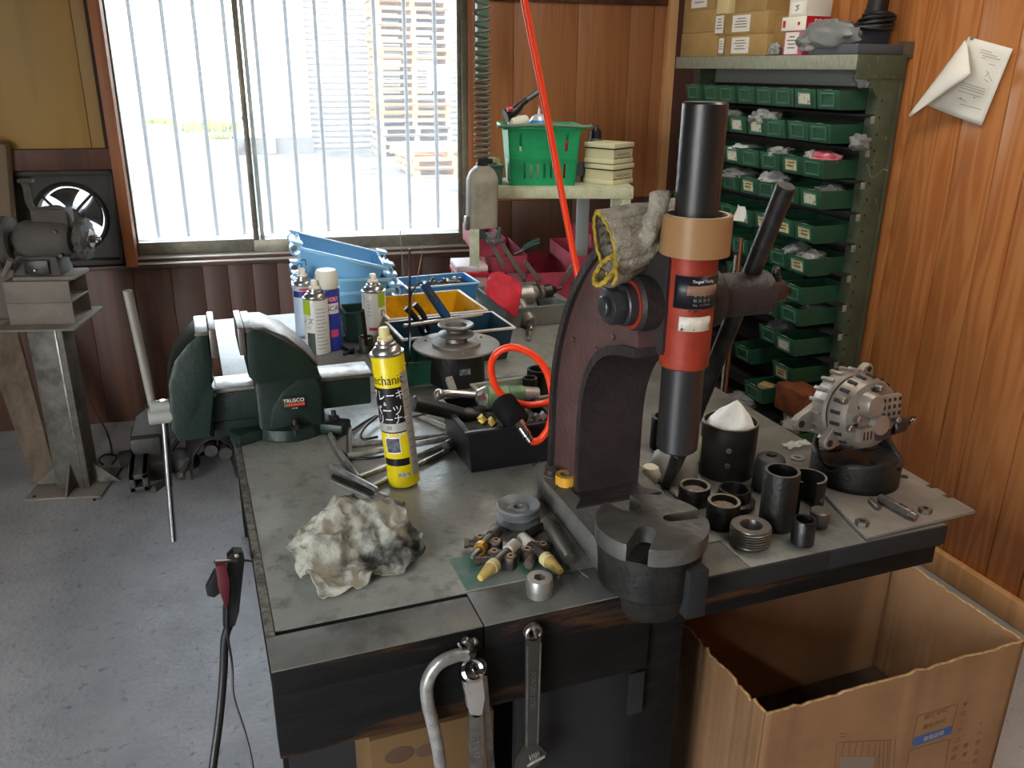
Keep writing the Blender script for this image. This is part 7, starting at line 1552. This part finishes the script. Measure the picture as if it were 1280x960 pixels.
finger('glove_finger', [g_(815, 275, .0), g_(832, 262, .02), g_(848, 258, .035), g_(858, 259, .045)], .017, .013, 2)
finger('glove_finger', [g_(815, 300, -.01), g_(828, 305, .0), g_(842, 302, .02), g_(852, 300, .03)], .018, .013, 3)
finger('glove_finger', [g_(800, 318, .0), g_(815, 318, .02), g_(830, 312, .03)], .016, .013, 4)
finger('glove_finger', [g_(826, 282, -.01), g_(838, 280, .005), g_(850, 280, .02)], .018, .014, 5)
m = M(); n_ = 40
m.tube([V(gf(i/n_, .0)) for i in range(n_)], .0028, 8, 2, closed=True); done(m, 'cuff_trim', GTR, gl, world=True)
# hanging lower cuff of the second glove
m = M(); cs = [(g_(757, 338, -.03), .034, .022), (g_(772, 345, -.022), .03, .02), (g_(790, 338, -.01), .027, .018), (g_(812, 325, .01), .02, .015)]
def gf2(u, v):
    x = v*(len(cs)-1); i = min(int(x), len(cs)-2); f = x-i; c = cs[i][0].lerp(cs[i+1][0], f); k = cs[i][1]*(1-f)+cs[i+1][1]*f; dp = cs[i][2]*(1-f)+cs[i+1][2]*f; a_ = 2*pi*u
    rib = 1+.05*sin(a_*15)+.12*noise.noise(V((v*3, cos(a_)*2, sin(a_)*2+5))); return c+V((k*.45*cos(a_), -dp*sin(a_)*rib, k*.6*cos(a_)*rib))
m.surf(gf2, 90, 16, cu=True); gl2 = thing('work_glove', 'second knitted glove tucked under the first one on the press', 'glove', tuple(g_(775, 340)))
o = done(m, 'glove_body', GLV, gl2, world=True, smooth=80); md = o.modifiers.new('s', 'SOLIDIFY'); md.thickness = .003; bake(o)
m = M(); m.tube([V(gf2(i/n_, 0)) for i in range(n_)], .0042, 8, 2, closed=True); done(m, 'cuff_trim', GTR, gl2, world=True)
m = M(); m.tube([g_(768, 335, -.06), g_(771, 345, -.062), g_(766, 357, -.06)], .003, 8); done(m, 'loose_thread', GTR, gl2, world=True)

# ------------------------------------------------------------------ bench grinder on its pedestal
gp_ = on(97, 618, 0); gY_ = gp_.y+.09
GP = mat('pedestal_steel', '55524d', .55, .4, '6a665e', 18, .4, .65, .2, 60, col3='3e3a36', scale3=7, lo3=.5, hi3=.65)
GS = mat('dusty_grey', '7a7268', .7, .1, '6b645b', 10, .4, .65, .1, 100)
gr = thing('grinder_stand', 'steel pedestal with base plate and gussets carrying the bench grinder', 'stand', (gp_.x, gY_, 0))
def gg(px, py, dy=0): return ony(px, py, gY_+dy)
def gpart(m, nm, mt=GP, **k): return done(m, nm, mt, gr, world=True, **k)
b0_, b1_ = on(38, 632, .0), on(128, 628, 0)
m = M(); m.box2((b0_.x, b0_.y, 0), (b1_.x+.03, b0_.y+.26, .012), .004); gpart(m, 'base_plate', GS)
xl_, xr_ = gg(72, 600, -.06).x, gg(117, 600, -.06).x; ztp = gg(70, 404, -.06).z
m = M(); m.box2((xl_, gY_-.055, .012), (xr_, gY_+.055, ztp), .004); gpart(m, 'column')
m = M(); m.box2((xr_-.03, gY_-.058, .012), (xr_-.022, gY_-.054, ztp), .001); gpart(m, 'column_seam', STEEL)
m = M(); m.X = Matrix(((0, 0, 1, 0), (1, 0, 0, 0), (0, 1, 0, 0), (0, 0, 0, 1))); m.prism([(gY_-.055, .012), (gY_-.14, .012), (gY_-.055, .12)], (xl_+xr_)/2-.004, (xl_+xr_)/2+.004); gpart(m, 'gusset')
for s_, x_ in ((1, xr_), (-1, xl_)):
    m = M(); m.X = Matrix(((1, 0, 0, 0), (0, 0, -1, 0), (0, 1, 0, 0), (0, 0, 0, 1))); m.prism([(x_, .012), (x_+s_*.1, .012), (x_, .1)], -gY_-.004, -gY_+.004); gpart(m, 'gusset')
for (a_, b_) in ((50, 625), (134, 620)):
    p = on(a_, b_, .012); m = M(); m.cyl(p, p+V((0, 0, .006)), .007, n=6); gpart(m, 'anchor_bolt', DARK)
tA, tB = gg(0, 406, -.16), gg(110, 406, -.16)
m = M(); m.box2((tA.x, gY_-.16, ztp), (tB.x, gY_+.16, ztp+.008), .002); gpart(m, 'top_plate', GS)
bL, bR = gg(17, 398, -.09).x, gg(104, 398, -.09).x; zb0, zb1 = ztp+.008, gg(60, 351, -.09).z
zc_ = (zb0+zb1)/2
for nm, z0, z1 in (('channel_web', zb0, zb0+.006), ('channel_web', zc_-.003, zc_+.003), ('channel_web', zb1-.006, zb1)):
    m = M(); m.box2((bL, gY_-.085, z0), (bR, gY_+.09, z1), .001); gpart(m, nm, GS)
for y0_ in (gY_-.09, gY_+.085):
    m = M(); m.box2((bL, y0_, zb0), (bR, y0_+.005, zc_-.0005), .001); gpart(m, 'channel_side', GS)
    m = M(); m.box2((bL, y0_, zc_+.0005), (bR, y0_+.005, zb1), .001); gpart(m, 'channel_side', GS)
m = M(); m.box2((bL+.004, gY_-.08, zb0+.006), (bL+.008, gY_+.085, zb1-.006)); gpart(m, 'channel_end', GS)
bg_ = thing('bench_grinder', 'dusty double ended bench grinder with wire wheel on the pedestal', 'grinder', ((bL+bR)/2, gY_, zb1))
def gpt(m, nm, mt=GS, **k): return done(m, nm, mt, bg_, world=True, **k)
GD = mat('grinder_dust', '57534f', .8, .1, '4b4744', 12, .4, .65, .1, 90)
m = M(); m.box2((bL+.03, gY_-.075, zb1), (bR+.02, gY_+.075, zb1+.014), .003); gpt(m, 'foot_plate')
m = M(); m.X = Matrix.Translation(((bL+bR)/2, gY_, zb1+.014)); m.box((0, 0, .035), (.17, .13, .07), .008, (.85, .8)); gpt(m, 'motor_base', GD)
mz = gg(60, 300, -.03).z; mx0, mx1 = gg(16, 300, -.05).x, gg(95, 300, -.05).x; mr = (gg(55, 277, 0).z-mz)
mr = max(.07, mr*1.05)
L_ = mx1-mx0
m = M(); m.ax((mx0, gY_, mz), (mx1, gY_, mz)); m.lathe([(0, 0), (mr*.5, 0), (mr*.8, L_*.05), (mr*.98, L_*.18), (mr, L_*.4), (mr, L_*.7), (mr*.95, L_*.74), (mr*.93, L_*.86), (mr*.72, L_*.95), (mr*.35, L_*.97), (mr*.35, L_*1.06), (0, L_*1.06)], 36); gpt(m, 'motor_body', GD)
for (a_, b_) in ((76, 289), (83, 318)):
    p = gg(a_, b_, -mr*.9); m = M(); m.cyl(p+V((0, .03, 0)), p, .009, .008, 12); gpt(m, 'motor_screw', DARK)
m = M(); m.box2((gg(37, 340, -.075).x, gY_-.074, gg(37, 344, -.075).z), (gg(70, 340, -.075).x, gY_-.064, gg(37, 326, -.075).z), .003); gpt(m, 'switch_plate', DARK)
m = M(); p = gg(52, 337, -.075); m.cyl(p, p+V((0, -.012, 0)), .004, n=10, bev=.001); gpt(m, 'switch', BRIGHT)
wz_ = gg(108, 302, 0); WW = mat('wire_wheel', '6d6a66', .7, .4, '4b4947', 90, .4, .6, .9, 160); wr_ = gg(108, 277, 0).z-gg(108, 302, 0).z
m = M(); m.ax((mx1+.012, gY_, mz), (mx1+.055, gY_, mz)); m.lathe([(0, 0), (.03, 0), (wr_, .006), (wr_*1.03, .02), (wr_, .034), (.03, .042), (0, .042)], 60)
for v in m.bm.verts:
    d = V((0, v.co.y-gY_, v.co.z-mz)); 
    if d.length > .05: v.co += d.normalized()*random.uniform(-.005, .005)+V((random.uniform(-.003, .003), 0, 0))
gpt(m, 'wire_wheel', WW)
m = M(); m.cyl((mx1+.05, gY_, mz), (mx1+.058, gY_, mz), .034, n=24, bev=.002); m.cyl((mx1+.058, gY_, mz), (mx1+.075, gY_, mz), .016, n=6); m.cyl((mx1+.07, gY_, mz), (mx1+.09, gY_, mz), .007, n=10); gpt(m, 'wheel_nut', STEEL)
m = M(); m.cyl((mx0-.06, gY_, mz), (mx0-.012, gY_, mz), wr_*1.15, n=36, bev=.008); gpt(m, 'wheel_guard', GD)
m = M(); m.cyl((mx0-.012, gY_, mz), (mx0+.02, gY_, mz), .03, n=18); gpt(m, 'hub', GD)
m = M(); m.tube([gg(1, 330, -.1), gg(12, 345, -.1), gg(24, 325, -.12)], .011, 8, sm=False); gpt(m, 'tool_rest', GS)
m = M(); m.tube([gg(22, 226, .06), gg(28, 236, .05), gg(33, 252, .03), gg(44, 262, .0), gg(60, 259, -.01), (gg(78, 258, -.01)), gg(88, 268, 0), gg(93, 290, .02)], .012, 10, flat=.6); m.box(tuple(gg(26, 226, .06)), (.05, .03, .014), .003); gpt(m, 'lamp_arm', GD)
m = M(); m.box2((gg(42, 277, 0).x, gY_-.02, gg(42, 280, 0).z), (gg(90, 277, 0).x, gY_+.05, gg(42, 261, 0).z), .006); gpt(m, 'eye_shield', GD)
def turn(o, piv, a):
    l = Matrix.Rotation(a, 3, 'Z') @ (o.location-piv); o.location = piv+l; o.rotation_euler.z += a
pv = V((gp_.x, gY_, 0))
for o in (gr, bg_): turn(o, pv, R(-14))
# ------------------------------------------------------------------ wall exhaust fan
FN = mat('fan_housing', '3d3a36', .6, .2, '332f2c', 10)
fc_u, fc_z = wl(89, 272, .06); fr_ = abs(wl(131, 272, .06)[0]-fc_u)
fan = thing('exhaust_fan', 'dirty square exhaust fan set in the wall left of the window', 'fan', WM @ V((fc_u, 0, fc_z)), -WA)
m = M(); hw_ = max(FX1-fc_u, .1)-.004; n_ = 48
x0_, x1_, z0_, z1_ = FX0-fc_u+.006, FX1-fc_u-.004, FZ0-fc_z+.004, FZ1-fc_z-.004
ci = m._v([(fr_*cos(2*pi*i/n_), .06, fr_*sin(2*pi*i/n_)) for i in range(n_)])
def sq(i):
    a_ = 2*pi*i/n_; c, s = cos(a_), sin(a_); t_ = min([k for k in ((x1_ if c > 0 else x0_)/c if abs(c) > 1e-6 else 9, (z1_ if s > 0 else z0_)/s if abs(s) > 1e-6 else 9)]); return (c*t_, .06, s*t_)
so = m._v([sq(i) for i in range(n_)])
ci2 = m._v([(fr_*.97*cos(2*pi*i/n_), .12, fr_*.97*sin(2*pi*i/n_)) for i in range(n_)])
for i in range(n_):
    j = (i+1) % n_; m._f([so[i], so[j], ci[j], ci[i]]); m._f([ci[i], ci[j], ci2[j], ci2[i]])
for c_ in ((x0_, z0_), (x1_, z0_), (x1_, z1_), (x0_, z1_)):
    pass
done(m, 'fan_panel', FN, fan)
m = M()
for a_, b_ in (((x0_, -.012, z0_), (x1_, .07, z0_+.02)), ((x0_, -.012, z1_-.02), (x1_, .07, z1_)), ((x0_, -.012, z0_), (x0_+.02, .07, z1_)), ((x1_-.02, -.012, z0_), (x1_, .07, z1_))): m.box2(a_, b_, .003)
m.box2((x0_+.02, .058, z1_-.06), (x1_-.02, .064, z1_-.02)); m.box2((x0_+.01, .058, z0_+.02), (x0_+.05, .064, z1_-.02)); done(m, 'fan_frame', FN, fan)
m = M(); m.X = Matrix.Rotation(R(90), 4, 'X'); m.lathe([(fr_, -.055), (fr_+.012, -.045), (fr_+.02, -.056)], 48); done(m, 'ring_lip', FN, fan)
for k in range(4):
    a_ = R(100+90*k); m = M()
    def bl_(u, v): r_ = .035+(fr_*.92-.035)*u; w_ = (.35+.35*u)*(1 if v else 1); th = a_+(v-.5)*1.15*(.55+.45*u); return (r_*cos(th), .1+(v-.5)*.035, r_*sin(th))
    m.surf(bl_, 8, 6); o = done(m, 'blade', FN, fan); md = o.modifiers.new('s', 'SOLIDIFY'); md.thickness = .003; bake(o)
m = M(); m.X = Matrix.Rotation(R(90), 4, 'X'); m.cyl((0, 0, -.13), (0, 0, -.02), .05, n=24, bev=.006); done(m, 'motor', FN, fan)
for k in range(4):
    a_ = R(45+90*k); m = M(); m.tube([(.04*cos(a_), .04, .04*sin(a_)), (fr_*.6*cos(a_), .02, fr_*.6*sin(a_)), (fr_*1.1*cos(a_), .05, fr_*1.1*sin(a_))], .006, 8); done(m, 'bracket_arm', FN, fan)
# the fan ring stays open to the outside behind the blades
# ------------------------------------------------------------------ things round the pedestal
lbq = on(20, 602, 0)
bd = thing('leaning_board', 'weathered board leaning against the wall left of the pedestal', 'board', (lbq.x, lbq.y, 0))
c_ = [on(40, 603, 0), on(70, 596, 0)]; yb = c_[0].y
pts = [ony(42, 603, yb), ony(70, 596, yb), ony(17, 400, yb+.28), ony(-30, 400, yb+.28)]
m = M(); v0 = m._v(pts); v1 = m._v([p+V((.004, .02, .004)) for p in pts]); m._f(v0); m._f(v1[::-1])
for i in range(4): m._f([v0[i], v0[(i+1) % 4], v1[(i+1) % 4], v1[i]])
done(m, 'board', mat('weathered_board', '6e604f', .8, 0, '57493b', 8, .4, .65, .1, 60, stretch=(3, 3, .6)), bd, world=True)
m = M(); q = wl(6, 240, -.06); p = WM @ V((q[0]-.05, -.05, q[1])); m.box((0, 0, 0), (.16, .08, .42), .03); o = done(m, 'padded_cover', mat('dull_canvas', '7a6c58', .9), label='dull tan cover hanging left of the exhaust fan', cat='cover'); o.location = p; o.rotation_euler = (0, R(6), -WA); ROOT[o.name] = Matrix.Translation(p)
m = M(); pts = [gg(112, 502, .3), gg(122, 520, .3), gg(134, 541, .3), gg(140, 566, .28), (gg(136, 585, .2)), on(128, 580, .005), on(124, 574, .005), on(132, 568, .005), on(146, 570, .005), on(140, 580, .005)]; m.tube(pts, .004, 7); done(m, 'loose_cable', mat('cable_brown', '3a322c', .6), loc=tuple(pts[0]), label='thin cable curling down the wall beside the pedestal', cat='cable')
# old vise lying on the floor
ov = thing('old_vise', 'old dark vise lying on the floor left of the workbench', 'vise', tuple(on(185, 612, 0)))
OV = mat('old_iron', '4a4946', .6, .3, '3b3a38', 14, .4, .65, .25, 60); oy = on(178, 620, 0).y
def op(px, py, dy=0): return ony(px, py, oy+dy)
def opart(m, nm, mt=OV): return done(m, nm, mt, ov, world=True)
a_, b_ = op(160, 620, 0), op(188, 585, 0); zt_ = op(172, 586, 0).z
m = M(); xw0, xw1 = op(161, 600).x, op(185, 600).x; zz0, zz1 = .02, op(170, 594).z
for q0_, q1_ in (((xw0, oy, zz0), (xw1, oy+.26, zz0+.02)), ((xw0, oy, zz1-.02), (xw1, oy+.26, zz1)), ((xw0, oy, zz0), (xw0+.02, oy+.26, zz1)), ((xw1-.02, oy, zz0), (xw1, oy+.26, zz1))): m.box2(q0_, q1_, .002)
opart(m, 'square_slide')
m = M(); m.box2((xw0+.02, oy+.2, zz0+.02), (xw1-.02, oy+.21, zz1-.02)); opart(m, 'slide_bore', MATTE)
m = M(); m.box2((xw0-.01, oy+.12, .0), (op(213, 600).x, oy+.42, op(170, 582, .12).z), .01); m.box2((op(166, 580, .2).x, oy+.2, op(170, 582, .12).z-.01), (op(202, 560, .2).x, oy+.38, op(190, 547, .2).z), .012); opart(m, 'vise_body')
m = M(); m.X = Matrix(((1, 0, 0, 0), (0, 0, -1, 0), (0, 1, 0, 0), (0, 0, 0, 1))); pq = [op(a, b, .25) for a, b in ((163, 550), (170, 520), (185, 508), (198, 508), (222, 525), (228, 545), (200, 548))]; m.prism([(p.x, p.z) for p in pq], -oy-.3, -oy-.24, .004); opart(m, 'jaw_horn')
m = M(); m.cyl(op(150, 575, .2), op(166, 572, .2), .035, n=20, bev=.004); opart(m, 'screw_boss', MATTE)
m = M(); m.cyl(op(190, 612, .02), op(208, 604, .1), .018, n=14, bev=.003); opart(m, 'foot_lug')
m = M(); m.cyl(op(212, 565, .1), op(224, 548, .2), .01, n=12); m.sph(op(225, 547, .2), .014, 12); opart(m, 'screw_handle', DARK)
# black curved guard and bar beside it
cg = thing('sheet_guard', 'black bent sheet guard standing on the floor under the vise', 'guard', tuple(on(275, 605, 0)))
BSH = mat('black_sheet', '2c2c2d', .55, .3, '232324', 12); gy2 = on(262, 603, 0).y
def cgp(px, py, dy=0): return ony(px, py, gy2+dy)
prof = [cgp(*q) for q in ((240, 600), (241, 570), (250, 556), (262, 549), (275, 549), (288, 556), (294, 566), (298, 606))]
m = M(); m.surf(lambda u, v: tuple(prof[min(int(round(u*7)), 7)]+V((-.02*v, .3*v, .035*v if 0 < round(u*7) < 7 else 0))), 7, 1); o = done(m, 'sheet', BSH, cg, world=True, smooth=50); md = o.modifiers.new('b', 'SUBSURF'); md.levels = 2; md.subdivision_type = 'SIMPLE'; md = o.modifiers.new('s', 'SOLIDIFY'); md.thickness = .004; bake(o)
m = M(); pq = [cgp(*q, .28) for q in ((243, 600), (243, 575), (262, 556), (285, 560), (293, 575), (296, 606))]; v = m._v(pq); m._f(v); o = done(m, 'back_plate', MATTE, cg, world=True); md = o.modifiers.new('s', 'SOLIDIFY'); md.thickness = .004; bake(o)
for (a_, b_) in ((263, 556), (281, 559)):
    m = M(); p = cgp(a_, b_, .04); m.cyl(p+V((0, -.02, -.02)), p+V((0, .1, -.02)), .026, n=18); done(m, 'rolled_tab', OV, cg, world=True)
hb_ = thing('hammer', 'dark steel bar with a round head lying behind the chrome handle', 'hammer', tuple(cgp(236, 580, .05)))
m = M(); m.cyl(cgp(226, 594, -.02), cgp(236, 576, .05), .014, .011, 14); m.cyl(cgp(236, 576, .05), cgp(253, 540, .3), .013, n=14); done(m, 'bar', OV, hb_, world=True)
m = M(); m.cyl(cgp(224, 598, -.03), cgp(227, 592, -.02), .022, .02, 16, .003); done(m, 'bar_head', STEEL, hb_, world=True)
m = M(); m.sph(cgp(226, 578, .2), .07, 18, (1.1, 1, .9)); done(m, 'old_ball', OV, loc=tuple(cgp(226, 590, .2)), label='rounded dark iron casting lying between the old vise and guard', cat='casting')
